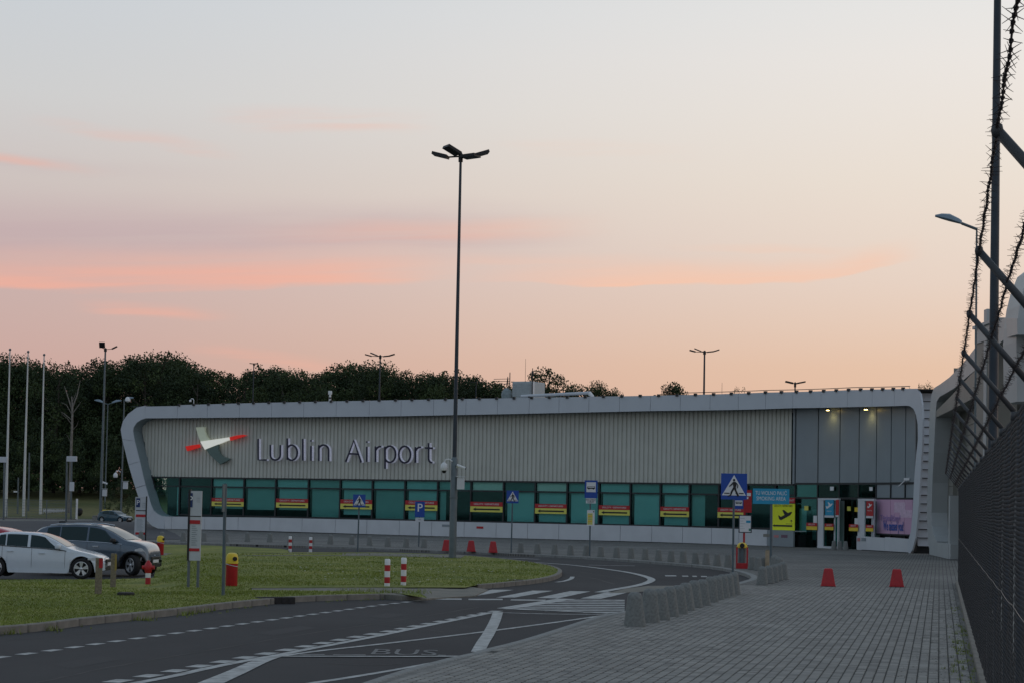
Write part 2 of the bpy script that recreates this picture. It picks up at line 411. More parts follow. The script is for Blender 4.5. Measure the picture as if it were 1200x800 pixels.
# base: one asphalt sheet reaching the horizon, dipping at the car park
g = MB(); xs = [-3000,-900,-300,-120,-80]+[-60+2*i for i in range(31)]+[6,20,60,300,900,3000]; ys = [-60,0,10,20]+[30+3*i for i in range(27)]+[120,160,230,400,900,3000]
for yy in ys:
    for xx in xs: g.v.append((xx, yy, gz(xx, yy) if yy > 1 else 0))
nx = len(xs)
for j in range(len(ys)-1):
    for i in range(nx-1): g.f.append((j*nx+i, j*nx+i+1, (j+1)*nx+i+1, (j+1)*nx+i)); g.mi.append(0)
tag(g.build('road', ASPH, smooth=True, fix=False), kind='structure')

PZ = .10                                         # pavement level
edge_px = [(380,816),(426,800),(460,789),(490,780),(508,776),(530,770),(554,765),(570,760),(600,753),(640,741),(680,728),(700,722),(732,716),(760,709),(800,699),(840,690),(861,683),(876,679),(880.5,676),(876,672.5),(861,668),(835,663.4),(791.7,659.5),(726.7,654.7),(661.7,650.8),(640,649.8),(610,648.6),(580,647.2),(545,645.6),(487.7,643.6),(440,641.4),(400,640),(300,637.5),(215,635),(150,633.5),(0,630),(-200,626)]
edge = [at(x, y, PZ) for x, y in edge_px]
edge_s = smooth_line(edge, 4)
far_pts = [Vector((-70,240,PZ)), Vector((60,240,PZ)), Vector((60,20,PZ)), Vector((8,12,PZ)), Vector((0,12,PZ))]
outline = edge_s+far_pts
PAVE_FAR = bpy.data.materials.new('far_paving')
pm = PAVE_FAR; pm.use_nodes = True; t = pm.node_tree; b = t.nodes['Principled BSDF']
fu = ray(1101, 605); FA = math.atan2(fu.x, fu.y)  # the paving courses and the fence run the same way
U = Vector((math.sin(FA), math.cos(FA), 0)); V = Vector((math.cos(FA), -math.sin(FA), 0))
tcn = t.nodes.new('ShaderNodeTexCoord'); mp = t.nodes.new('ShaderNodeMapping'); mp.inputs['Rotation'].default_value = (0,0,FA+math.pi/2)
t.links.new(tcn.outputs['Object'], mp.inputs[0])
br = t.nodes.new('ShaderNodeTexBrick'); br.inputs['Scale'].default_value = 1; br.inputs['Brick Width'].default_value = .21; br.inputs['Row Height'].default_value = .135
br.inputs['Mortar Size'].default_value = .008; br.inputs['Color1'].default_value = (.225,.219,.202,1); br.inputs['Color2'].default_value = (.180,.175,.162,1); br.inputs['Mortar'].default_value = (.035,.035,.032,1)
t.links.new(mp.outputs[0], br.inputs['Vector'])
n1 = t.nodes.new('ShaderNodeTexNoise'); n1.inputs['Scale'].default_value = .25; n1.inputs['Detail'].default_value = 7; t.links.new(tcn.outputs['Object'], n1.inputs['Vector'])
h = t.nodes.new('ShaderNodeMapRange'); h.inputs[1].default_value = .3; h.inputs[2].default_value = .7; h.inputs[3].default_value = .72; h.inputs[4].default_value = 1.12; t.links.new(n1.outputs[0], h.inputs[0])
vm = t.nodes.new('ShaderNodeVectorMath'); vm.operation = 'SCALE'; t.links.new(br.outputs[0], vm.inputs[0]); t.links.new(h.outputs[0], vm.inputs['Scale'])
t.links.new(vm.outputs[0], b.inputs['Base Color']); b.inputs['Roughness'].default_value = .92; b.inputs['Specular IOR Level'].default_value = .3

pav = prism_sheet('pavement', outline, PAVE_FAR, .11)
# real paving stones in the near part, laid in courses along the fence
FOFF = .57
near_out = [(p.x, p.y) for p in edge_s+far_pts]
mbs = MB(); small = []
rng = random.Random(3)
joint_poly = []
WC, LS, GAP = .135, .20, .008
vv = FOFF-.16-WC
rows = int(22/WC)
stone_list = []
for r_ in range(rows):
    v0 = vv-r_*WC
    off = (r_ % 2)*LS*.5
    k0, k1 = int(18/LS), int(66/LS)
    for k in range(k0, k1):
        u0 = k*LS+off
        c = U*(u0+LS/2)+V*(v0+WC/2)
        if c.y < 23 or c.y > 58: continue
        ppx = c.x/c.y*2400+600
        if ppx < 395 or ppx > 1230: continue
        inset = .17
        if not in_poly(c.x-.24, c.y-.02, near_out) or not in_poly(c.x-.12, c.y+.22, near_out) or not in_poly(c.x, c.y, near_out): continue
        stone_list.append((c, r_))
def stone_geo(mb, c, rng, z):
    a, b2, bv, k_ = LS/2-GAP/2, WC/2-GAP/2, .005, .027
    dz = rng.uniform(-.0022, .0022); tl = rng.uniform(-.0012, .0012); yaw = rng.uniform(-.010,.010)
    u2, v2 = U+V*yaw, V-U*yaw; o = Vector((c.x, c.y, z+dz))
    sh = [(-a+k_,-b2),(a-k_,-b2),(a,-b2+k_*.8),(a,b2-k_*.8),(a-k_,b2),(-a+k_,b2),(-a,b2-k_*.8),(-a,-b2+k_*.8)]
    vs = [o+u2*x+v2*y+Vector((0,0,-.026)) for x, y in sh]+[o+u2*(x*(1-bv/a))+v2*(y*(1-bv/b2))+Vector((0,0,tl*(1 if x > 0 else -1))) for x, y in sh]
    mb.add(vs, [tuple(range(15,7,-1))]+[((q+1)%8, q, 8+q, 8+(q+1)%8) for q in range(8)])
stone_list.sort(key=lambda q: q[0].y)
ZS = PZ+.012
proto_mb = MB(); stone_geo(proto_mb, Vector((0,0,0)), random.Random(1), 0); stone_mes = [proto_mb.mesh('paving_stone', m_) for m_ in STONES]
vis = [q for q in stone_list if 395 < q[0].x/q[0].y*2400+600 < 1150 and q[0].y > 25.2]
first = set(id(q) for q in vis[:300])
for q in stone_list:
    c = q[0]
    if id(q) in first:
        o = link('paving_stone', stone_mes[rng.choice((0,0,0,0,1,2))], pav, (c.x, c.y, ZS+rng.uniform(-.0025,.0025))); o.rotation_euler = (0,0,rng.uniform(-.012,.012))
    else: mbs.cm = rng.choice((0,0,0,0,1,2)); stone_geo(mbs, c, rng, ZS)
so = mbs.build('paving_stones', STONES, pav, fix=False); so['kind'] = 'stuff'
# dark bed between the stones, just above the sheet
bed_rows = [c for c, r_ in stone_list]
bedmb = MB()
byrow = {}
for c, r_ in stone_list: byrow.setdefault(r_, []).append(c)
for r_, cs in byrow.items():
    cs.sort(key=lambda c: c.y)
    a, b2 = cs[0]-U*(LS/2), cs[-1]+U*(LS/2); hv = V*(WC/2)
    bedmb.add([Vector((p.x,p.y,PZ+.004)) for p in (a-hv, b2-hv, b2+hv, a+hv)], [(0,3,2,1)])
bedmb.build('stone_bed', JOINT, pav, fix=False)

# kerb stones along the road edge of the pavement
def kerb_run(line, w, h, parent, m=KERB, step=1.0, side=1, zoff=0.0, limit=400, gap=.012):
    pts = resample(line, step); protos = {}
    for a, b2 in zip(pts, pts[1:]):
        d = (b2-a); l = d.length
        if l < .05: continue
        mid = (a+b2)/2; key = round(l, 2)
        if key not in protos:
            mb = MB(); mb.bevbox(-l/2+gap/2, l/2-gap/2, 0, w*side if side > 0 else 0, -h, 0, .015) if side > 0 else mb.bevbox(-l/2+gap/2, l/2-gap/2, -w, 0, -h, 0, .015)
            protos[key] = mb.mesh('kerb_stone', m)
        o = link('kerb_stone', protos[key], parent, mid+Vector((0,0,zoff))); o.rotation_euler = (0, -math.asin(d.z/l), math.atan2(d.y, d.x))
pk = thing('kerb', None, None, (0,0,0)); pk['kind'] = 'structure'
kerb_run([p for p in edge_s if p.y < 58 and p.y > 23], .16, .16, pk, CONC, side=-1, zoff=.016)
kerb_run([p for p in edge_s if p.y >= 57 and p.x > -36], .22, .14, pk, CONC, step=2.0, side=-1, zoff=.01)

# grass of the big island with its kerb
GZ = .13
front_px = [(-60,748),(0,743),(50,739),(100,732),(150,727),(175,724),(212,720),(250,715),(275,712),(300,709.5),(314,708),(348,705),(400,703),(440,702),(460,701.4),(496,700)]
front = smooth_line([at(x, y, 0) for x, y in front_px], 4)
gk = thing('kerb', None, None, (0,0,0)); gk['kind'] = 'structure'
kerb_run([Vector((p.x,p.y,GZ+gz(p.x,p.y))) for p in front], .15, .20, gk, step=1.0, side=1)
tip_px = [(560,690),(574,689),(608,685.6),(630,683),(648,679.5),(657,675.5),(658,671),(648,666.5),(625,662),(590,657.5),(540,653.2),(490,651.2),(440,650)]
tip = smooth_line([at(x, y, 0) for x, y in tip_px], 5)
kerb_run([Vector((p.x,p.y,GZ)) for p in tip], .15, .20, gk, step=1.0, side=1)
def inset(line, d):
    out = []
    for i, p in enumerate(line):
        a = line[max(0,i-1)]; b2 = line[min(len(line)-1,i+1)]; t_ = (b2-a); n_ = Vector((-t_.y, t_.x, 0)).normalized(); out.append(Vector((p.x,p.y,0))+n_*d)
    return out
def grass_sheet(name, poly, z, m=GRASS, cells=3):
    import bmesh
    from mathutils.geometry import delaunay_2d_cdt
    vs2 = [Vector((p.x, p.y)) for p in poly]; xa, xb = min(v.x for v in vs2), max(v.x for v in vs2); ya, yb = min(v.y for v in vs2), max(v.y for v in vs2)
    n0 = len(vs2); pl = [(v.x, v.y) for v in vs2]; q_ = ya
    while q_ < yb:
        p_ = xa
        while p_ < xb:
            if in_poly(p_, q_, pl): vs2.append(Vector((p_, q_)))
            p_ += 1.5
        q_ += 1.5
    r_ = delaunay_2d_cdt(vs2, [], [list(range(n0))], 1, 1e-5)
    bm = bmesh.new(); bv = [bm.verts.new((v.x, v.y, 0)) for v in r_[0]]
    for f_ in r_[2]:
        if len(set(f_)) >= 3:
            try: bm.faces.new([bv[k] for k in f_])
            except ValueError: pass
    for v in bm.verts: v.co.z = gz(v.co.x, v.co.y)+z
    me = bpy.data.meshes.new(name); bmesh.ops.recalc_face_normals(bm, faces=bm.faces); bm.to_mesh(me); bm.free()
    if sum(p.normal.z for p in me.polygons) < 0: me.flip_normals()
    me.materials.append(m); o = link(name, me); o['kind'] = 'structure'; return o
f_in = inset(front, .14)
path_mid = poly_pts([(500,699.8),(470,695),(420,692),(360,691),(295,690.2)], GZ)
path_top = poly_pts([(295,688.2),(420,687.4),(500,687.4),(545,687.6)], GZ)
lot_edge = poly_pts([(190,650),(184,660),(180,676.5),(120,678),(60,678),(0,678.5),(-60,679)], GZ)
north = poly_pts([(440,650),(380,650),(300,650),(190,650)], 0)
t_in = inset(tip, .14)
island = f_in+path_mid+path_top+t_in[2:]+north+lot_edge
P1 = f_in+[p for p in path_mid]+[path_top[0]]+poly_pts([(240,688.6)],0)
# south strip, between road kerb and path; then the wide part, joined through the left side
island_poly = f_in+path_mid+path_top+t_in[4:]+north[1:]+lot_edge[1:]
Acut = poly_pts([(292,689.2)], GZ)[0]; Bcut = poly_pts([(-60,715)], 0)[0]
grass_obj = grass_sheet('grass_island', f_in+path_mid+[Acut, Bcut], GZ-.005)
grass_sheet('grass_island', [Bcut, Acut]+path_top+t_in[4:]+north[1:]+lot_edge[1:], GZ-.005)
# path between the two halves
pp = [Vector((p.x,p.y,GZ+.004+gz(p.x,p.y))) for p in path_mid[::1]]
pb = [(556,697.6,.03),(530,698.8,.03),(500,700.8,.04),(470,697.0,.115),(420,694,.115),(360,692.6,.115),(295,691.4,.115)]
pt2 = [(572,690.2,.03),(556,687.6,.10),(520,686.2,.115),(470,685.9,.115),(420,685.8,.115),(360,686,.115),(295,687,.115)]
mbp = MB(); mbp.v = [at(x, y, z) for x, y, z in pb]+[at(x, y, z) for x, y, z in pt2]
for i in range(6): mbp.f.append((i, i+7, i+8, i+1)); mbp.mi.append(0)
ring_ = list(range(0,7)); k0 = len(mbp.v); mbp.v += [Vector((p.x,p.y,-.03)) for p in mbp.v[:7]]+[Vector((p.x,p.y,-.03)) for p in (mbp.v[0], mbp.v[7])]
for i in range(6): mbp.f.append((i+1, i, k0+i, k0+i+1)); mbp.mi.append(0)
mbp.f.append((7, 0, k0+7, k0+8)); mbp.mi.append(0)
po = mbp.build('footpath', PATH, fix=False); po['kind'] = 'structure'
if po.data.polygons[0].normal.z < 0: po.data.flip_normals()
path_poly = mbp.v[:7]+mbp.v[7:14][::-1]
# thin footway along the north side of the island, and the small lawn behind it
ft = poly_pts([(186,650.2),(300,650.2),(440,650.4),(540,653.0),(545,650.0),(440,647.4),(300,647.4),(186,647.4)], .14)
prism_sheet('footway', ft, PATH, .15)
lawn = poly_pts([(176,647.2),(337,647.2),(338,644),(330,642.5),(250,638.5),(176,637)], .13)
prism_sheet('lawn', lawn, GRASS, .14)
# far road surface at the left, paler worn asphalt
wa = poly_pts([(-250,634),(-250,612),(120,611),(168,613),(190,620),(205,626),(215,633.5)], .015)
wa = [Vector((p.x,p.y,p.z+.10)) for p in wa]
sheet('car_park_road', wa, ASPH2)
# meadow beyond the fence, rising to the wood
md = MB(); ncol = 30
rowsY = [(206,.05),(216,.25),(232,1.1),(250,2.6),(275,3.4),(330,4.0),(600,4.5),(3000,10)]
for yy, zz in rowsY:
    for i in range(ncol+1):
        xx = (-1.2+ (1.5)*i/ncol)*yy
        md.v.append((xx, yy, zz+ .25*math.sin(i*1.7+yy*.1)*min(1,zz)))
for j in range(len(rowsY)-1):
    for i in range(ncol): k = j*(ncol+1)+i; md.f.append((k,k+1,k+ncol+2,k+ncol+1)); md.mi.append(0)
tag(md.build('meadow', GRASSFAR, smooth=True, fix=False), kind='structure')

# ------------------------------------------------------------------ road markings
marks = thing('road_markings', None, None, (0,0,0)); marks['kind'] = 'structure'
def ribbon(px, w, name='painted_line', z=.005, dash=None, gap=None, ws=None, skew=0.0):
    line = smooth_line([at(x, y, z) for x, y in px], 5)
    if dash:
        fine = resample(line, .05); mb = MB(); n1_, n2_ = int(dash/.05), int((dash+gap)/.05); i = 0
        me0 = []
        while i+n1_ < len(fine):
            mb = MB(); seg = fine[i:i+n1_+1]
            a, b2 = seg[0], seg[-1]; d_ = (b2-a).normalized(); nn = Vector((-d_.y, d_.x, 0))*(w/2)
            vs = [a-nn, b2-nn, b2+nn, a+nn]; mid = (a+b2)/2
            mb.add([p-mid for p in vs], [(0,1,2,3)])
            mb.build(name, WHITEP, marks, loc=mid, fix=False)
            i += n2_
        return
    mb = MB(); vs = []
    for i, p in enumerate(line):
        a = line[max(0,i-1)]; b2 = line[min(len(line)-1,i+1)]; d_ = (b2-a).normalized(); nn = Vector((-d_.y, d_.x, 0))
        ww = w if ws is None else ws[0]+(ws[1]-ws[0])*i/(len(line)-1)
        vs += [p-nn*ww/2, p+nn*ww/2]
    mb.add(vs, [(2*i,2*i+2,2*i+3,2*i+1) for i in range(len(line)-1)])
    mb.build(name, WHITEP, marks, fix=False)
def quadm(px, name='painted_line', z=.005):
    mb = MB(); pts = [at(x, y, z) for x, y in px]; mb.add(pts, [tuple(range(len(pts)))])
    o = mb.build(name, WHITEP, marks, fix=False)
    if o.data.polygons[0].normal.z < 0: o.data.flip_normals()
    return o
ribbon([(-40,775),(0,769.3),(60,761.5),(115,753.5),(170,746),(230,738),(290,729.5),(345,722),(400,714.5),(440,709),(470,705.5),(498,702)], .17, 'dash', dash=.42, gap=.33)
for q in ([(502,700.3),(541,700.7),(541,702.1),(502,701.7)], [(549,701),(589,701),(589,702.4),(549,702.4)], [(599,701.6),(640,702),(638,703.3),(598,702.8)]): quadm(q, 'dash')
ribbon([(100,806),(136,797.5),(171,791.7),(203.7,785.5),(233,779.8),(262,774.4),(289,769.4),(337,760.6),(381,752.4),(419,745.3),(455,739.2),(485,733.4),(512,728.4),(538,723.6),(560,719.2),(586,714.6)], .24, 'dash', dash=.46, gap=.40)
ribbon([(140,804),(157,800),(200,792),(240,783),(290,773),(328,766.4),(360,760),(400,752.6),(446,743.6),(500,732.4),(540,724.4),(576,717)], .15, z=.0063)
ribbon([(226,810),(246,800),(276,787),(306,773.5),(328,766.6)], .28, ws=(.34,.2), z=.009)
ribbon([(328,768),(380,761.2),(440,754.6),(500,747.6),(570,739.2),(644,729.4),(700,721.5),(732,716.5)], .12, z=.007)
ribbon([(328,768),(440,768.4),(500,768.3),(540,768)], .16, z=.012)
ribbon([(350,804),(364,800),(400,794.5),(440,788),(460,784.6),(496,778),(512,775)], .14, ws=(.14,.09))
ribbon([(583.6,716.5),(580,727),(573,741),(566,752),(560,763)], .21, z=.0095)
ribbon([(588,717.2),(640,718.6),(690,719.2),(726,719)], .14, z=.0042)
for q in ([(531,699),(549,699),(602,690.5),(577,690.3)], [(581,699.5),(603,699.5),(648,691.6),(624,691.4)], [(629,700),(653,700.6),(692,692.4),(668,692)], [(680,700.6),(704,701),(722,697),(722,693),(712,693)], ): quadm(q, 'zebra_stripe', .007)
quadm([(704,700.6),(716,698.5),(740,692.5),(722,694)], 'zebra_stripe', .0085)
ribbon([(591,712.4),(620,708),(664,701)], .28, ws=(.35,.45), z=.009)
ribbon([(591,712.6),(650,715),(714,718)], .2, z=.009)
for k in range(8):
    y_ = 702+2.05*k; xl = 664-(y_-701)*6.2 if y_ < 712 else 591+(y_-712)*22
    quadm([(xl, y_), (732, y_+.2), (732, y_+1.25), (xl-4, y_+1.0)], 'hatch_stripe')
ribbon([(592,656.6),(616,657.8),(660,660.6),(696,664.4),(730,669),(750,673),(763,677.6),(760,681.4),(748,685),(732,688),(714,691),(702,693.4)], .3, ws=(.22,.26), z=.0145)
ribbon([(690,661.4),(718,661.9),(744,662.3)], .25)
for q in ([(779,673.4),(792,673.4),(793,674.6),(780,674.6)], [(799,673.8),(806,673.8),(807,675),(800,675)], [(811,674),(816,674),(817,675.2),(812,675.2)], [(821,674.2),(828,674.3),(829,675.5),(822,675.4)]): quadm(q)
ribbon([(585,653),(610,653.8),(632,654.6)], .35)
quadm([(736,688.6),(760,685.8),(792,685.6),(806,689.5),(730,694),(712,694)], 'pale_road_patch', .0115).data.materials[0] = PATH
# worn lettering painted on the lane
me = text_mesh('BUS', 1.0); xs_b = [v.co.x for v in me.vertices]; zs_b = [v.co.z for v in me.vertices]; b0, b1, b3 = at(434,766.4,0), at(512,766.4,0), at(436,760,0)
for v in me.vertices: v.co = Vector((b0.x+(v.co.x-min(xs_b))/(max(xs_b)-min(xs_b))*(b1.x-b0.x), b0.y+(v.co.z-min(zs_b))/(max(zs_b)-min(zs_b))*(b3.y-b0.y), .006+.001*(v.co.y < 0)))
me.materials.append(FADED); link('lettering', me, marks)
for a, b2, y_ in ((352,380,766.2),(391,428,766.6),(514,522,767)):
    quadm([(a, y_-.55), (b2, y_-.4), (b2+1.5, y_+.75), (a-1.5, y_+.6)], 'worn_letter').data.materials[0] = FADED
def tar_line(px, w=.03):
    line = smooth_line([at(x, y, .0028) for x, y in px], 8); mb = MB(); vs = []; r_ = random.Random(len(px)+int(px[0][0]))
    for i, p in enumerate(line):
        a = line[max(0,i-1)]; b2 = line[min(len(line)-1,i+1)]; d_ = (b2-a).normalized(); nn = Vector((-d_.y, d_.x, 0)); p = p+nn*r_.uniform(-.02,.02); ww = w*r_.uniform(.5,1.4); vs += [p-nn*ww/2, p+nn*ww/2]
    mb.add(vs, [(2*i,2*i+2,2*i+3,2*i+1) for i in range(len(line)-1)]); mb.build('tar_seam', TAR, marks, fix=False)
tar_line([(-20,752),(90,742),(210,729),(330,718),(420,711),(500,706)]); tar_line([(40,800),(130,781),(240,762),(360,742),(480,724),(560,711)], .04); tar_line([(420,730),(470,733),(520,740)], .05); tar_line([(380,776),(430,779),(470,777)], .05)
tar_line([(640,672),(690,676),(720,684)], .06); tar_line([(600,662),(660,667),(720,676),(745,681)], .05)
quadm([(60,778),(118,768),(142,772),(82,783)], 'asphalt_patch', .0022).data.materials[0] = PATCH
quadm([(300,741),(352,732.6),(372,735),(320,744)], 'asphalt_patch', .0022).data.materials[0] = PATCH
quadm([(430,722),(455,717.6),(478,719.6),(452,724.4)], 'asphalt_patch', .0022).data.materials[0] = PATCH
# drainage gutter round the end of the island
ribbon([(652,681.5),(662,680),(669,677.5),(671,675)], .14, 'gutter', z=.006)

# gully inlets in the kerb and the cover in the grass
def box_thing(name, label, cat, p, rz, dims, m, grp=None):
    mb = MB(); a, b2, c = dims; mb.bevbox(-a/2,a/2,-b2/2,b2/2,0,c,.01)
    o = mb.build(name, m); o.location = p; o.rotation_euler = (0,0,rz); tag(o, label, cat, grp); return o
p = at(324, 707.2, 0); t0 = thing('gully_inlet', 'dark gully inlet let into the near grass kerb', 'drain', p, math.atan2(.45,1))
mb = MB(); mb.bevbox(-.42,.42,-.02,.2,0,.15,.01); mb.build('frame', RUST, t0)
for k in range(5): mb = MB(); mb.box(-.36+k*.16,-.30+k*.16,-.035,-.02,.02,.13); mb.build('bar', BLACK, t0)
p = at(607, 684.8, 0); t0 = thing('gully_inlet', 'small dark gully opening in the kerb at the island tip', 'drain', p, .9)
mb = MB(); mb.bevbox(-.22,.22,-.02,.2,0,.145,.01); mb.build('frame', RUST, t0)
for k in range(3): mb = MB(); mb.box(-.16+k*.14,-.12+k*.14,-.035,-.02,.02,.12); mb.build('bar', BLACK, t0)
p = at(147.5, 696.5, GZ); p.z -= .06; t0 = thing('manhole_cover', 'dark manhole cover lying in the grass by the wooden posts', 'drain cover', p)
MB().lathe([(.30,0),(.30,.03),(.24,.05)], 20).build('concrete_ring', CONC, t0); MB().lathe([(.19,.05),(.19,.10),(.16,.12)], 18).build('lid', RUST, t0)

# ------------------------------------------------------------------ terminal: curved front in plan
class Curve:
    def __init__(s, pts, n=14):
        s.p = smooth_line([Vector((x,y,0)) for x,y in pts], n); s.s = [0]
        for a, b2 in zip(s.p, s.p[1:]): s.s.append(s.s[-1]+(b2-a).length)
        s.n = []
        for i in range(len(s.p)):
            a = s.p[max(0,i-1)]; b2 = s.p[min(len(s.p)-1,i+1)]; t_ = (b2-a).normalized(); s.n.append(Vector((t_.y,-t_.x,0)))   # outward, towards the viewer
    def P(s, u, d=0.0, z=0.0):                   # d metres behind the front
        u = min(max(u, 0), s.s[-1]-1e-6); i = 0; lo, hi = 0, len(s.s)-1
        while hi-lo > 1:
            m_ = (lo+hi)//2
            if s.s[m_] <= u: lo = m_
            else: hi = m_
        t_ = (u-s.s[lo])/(s.s[hi]-s.s[lo]); q = s.p[lo].lerp(s.p[hi], t_); n_ = s.n[lo].lerp(s.n[hi], t_).normalized()
        return Vector((q.x-n_.x*d, q.y-n_.y*d, z))
    def hit(s, px, py, d=0.0):
        r = ray(px, py); best = None
        q = [Vector((p.x-n_.x*d, p.y-n_.y*d, 0)) for p, n_ in zip(s.p, s.n)]
        for i in range(len(q)-1):
            a = q[i].x*r.y-q[i].y*r.x; b2 = q[i+1].x*r.y-q[i+1].y*r.x
            if a*b2 <= 0 and abs(a-b2) > 1e-12:
                t_ = a/(a-b2); c = q[i].lerp(q[i+1], t_); k = c.dot(Vector((r.x,r.y,0)))/(r.x*r.x+r.y*r.y)
                return s.s[i]+(s.s[i+1]-s.s[i])*t_, H+r.z*k
        a = 0 if abs(q[0].x*r.y-q[0].y*r.x) < abs(q[-1].x*r.y-q[-1].y*r.x) else len(q)-1
        c = q[a]; k = c.dot(Vector((r.x,r.y,0)))/(r.x*r.x+r.y*r.y); return s.s[a], H+r.z*k
FC = Curve([(-34,153.8),(-18.1,145.2),(-4,137.4),(5.0,132.4),(10.7,129.0),(14.6,125.9),(17.4,122.4),(19.6,117.8),(20.9,113.9),(21.6,110.9),(21.95,109.0)])
terminal = thing('terminal_building', 'long low airport terminal with pale rounded frame and corrugated front', 'building', (0,0,0))
def cslab(mb, u0, u1, zb0, zb1, zt0, zt1, d0, d1, n=1, C=FC):   # plate following the curve between u0 and u1
    vs = []; fs = []
    for i in range(n+1):
        t_ = i/n; u = u0+(u1-u0)*t_; zb = zb0+(zb1-zb0)*t_; zt = zt0+(zt1-zt0)*t_
        vs += [C.P(u,d0,zb), C.P(u,d0,zt), C.P(u,d1,zt), C.P(u,d1,zb)]
    for i in range(n):
        a = 4*i; b2 = a+4; fs += [(a,b2,b2+1,a+1),(a+1,b2+1,b2+2,a+2),(a+2,b2+2,b2+3,a+3),(a+3,b2+3,b2,a)]
    fs += [(0,1,2,3),(4*n+3,4*n+2,4*n+1,4*n)]
    return mb.add(vs, fs)
def cpoly(mb, pts, d0, d1, C=FC):                # polygon given as (u,z), thick from d0 to d1
    n = len(pts); vs = [C.P(u,d0,z) for u,z in pts]+[C.P(u,d1,z) for u,z in pts]
    return mb.add(vs, [tuple(range(n)), tuple(range(2*n-1,n-1,-1))]+[(k,k+n,(k+1)%n+n,(k+1)%n) for k in range(n)])
class Lerp:
    def __init__(s, pts): s.p = sorted(pts)
    def __call__(s, x):
        p = s.p
        if x <= p[0][0]: i = 0
        elif x >= p[-1][0]: i = len(p)-2
        else: i = max(k for k in range(len(p)-1) if p[k][0] <= x)
        a, b2 = p[i], p[i+1]; return a[1]+(b2[1]-a[1])*(x-a[0])/(b2[0]-a[0])
ftop = Lerp([FC.hit(x, y) for x, y in ((170,474.9),(207,474.2),(300,471.6),(450,468.6),(600,466),(740,463.5),(900,459.2),(1000,456.2),(1074,454.6))])
fbot = Lerp([FC.hit(x, y) for x, y in ((170,489.6),(280,488.7),(450,487.4),(600,484.5),(760,481),(930,477.6),(1000,476.3),(1060,474.8))])
ptop = Lerp([FC.hit(x, y) for x, y in ((192,604.6),(300,605.6),(520,610.4),(760,615.8),(900,620.2))])
pbot = Lerp([FC.hit(x, y) for x, y in ((185,618.8),(280,620.6),(520,627.8),(770,634.5),(905,639.2))])
uL = FC.hit(170,475)[0]
# ring at the left end
outer_px = [(170,474.9),(160,477),(150,484.5),(144,493),(141.4,503),(143.2,514),(150.5,543.8),(158.6,571),(168,600),(172,609),(178,615.4),(185,618.6),(192.5,619.2)]
inner_px = [(170,489.8),(165,491.4),(160,495),(156.6,500),(155.8,505),(157.8,516),(163.8,540),(170.3,567.5),(177,591),(180,597.5),(184.5,601.6),(189,603.8),(193.5,604.6)]
OU = [FC.hit(x, y) for x, y in outer_px]; IN = [FC.hit(x, y) for x, y in inner_px]
def ring_piece(O_, I_, name='frame_panel', m=FASC, d1=1.05, gap=.0):
    mb = MB(); n = len(O_); vs = []
    for (a, b2) in zip(O_, I_): vs += [FC.P(a[0],0,a[1]), FC.P(b2[0],0,b2[1]), FC.P(b2[0],d1,b2[1]), FC.P(a[0],d1,a[1])]
    fs = []
    for i in range(n-1):
        a = 4*i; c = a+4; fs += [(a,a+1,c+1,c),(a+1,a+2,c+2,c+1),(a+2,a+3,c+3,c+2),(a+3,a,c,c+3)]
    fs += [(0,3,2,1),(4*n-4,4*n-3,4*n-2,4*n-1)]
    mb.add(vs, fs); return mb.build(name, m, terminal)
def shrink(a, b2, t_): return (a[0]+(b2[0]-a[0])*t_, a[1]+(b2[1]-a[1])*t_)
for i0, i1 in ((0,5),(5,6),(6,7),(7,9),(9,12)):
    O_, I_ = OU[i0:i1+1][:], IN[i0:i1+1][:]
    O_[0] = shrink(O_[0], O_[1], .02 if i1-i0 > 1 else .012); I_[0] = shrink(I_[0], I_[1], .02 if i1-i0 > 1 else .012)
    ring_piece(O_, I_)
# reveal lining, slightly inside the ring
ring_piece([(u_+(IN[i][0]-u_)*.9, z_+(IN[i][1]-z_)*.9) for i,(u_,z_) in enumerate(OU)], [(i_[0]+(o_[0]-i_[0])*-.02, i_[1]+(o_[1]-i_[1])*-.02) for o_, i_ in zip(OU, IN)], 'reveal', REVEAL, 1.04).location = FC.n[0]*-.03
# roof fascia panels and plinth panels, one by one
def joints(px_list, y, d=0): return [FC.hit(x, y, d)[0] for x in px_list]
fj = joints([170,208,243,280.6,318.4,356,394,432.6]+[470,508,546,583,620,655,690,726,762,797,832,865,897,929,962,993,1022,1048,1067], 478)
mb = MB()
for a, b2 in zip(fj, fj[1:]):
    mb = MB(); g_ = .012; cslab(mb, a+g_, b2-g_, fbot(a), fbot(b2), ftop(a)-.06*(a < fj[1]-.1), ftop(b2)-.06*(a < fj[1]-.1), 0, .12, 3); mb.build('fascia_panel', FASC, terminal)
pj = joints([193,201,240,279,316.5,354,393,430,468,506,544,581.5,618.5,655,691,727,764,800,834,866,899], 612)
for a, b2 in zip(pj, pj[1:]):
    mb = MB(); g_ = .014; cslab(mb, a+g_, b2-g_, pbot(a), pbot(b2), ptop(a), ptop(b2), 0, .12, 2); mb.build('plinth_panel', FASC2, terminal)
u_pl_end = FC.hit(930, 630)[0]
mb = MB(); cslab(mb, pj[-1]+.014, u_pl_end-.02, pbot(pj[-1]), pbot(u_pl_end), ptop(pj[-1]), ptop(u_pl_end), 0, .12, 2); mb.build('plinth_panel', GREYP, terminal)
uE = FC.hit(1068, 478)[0]
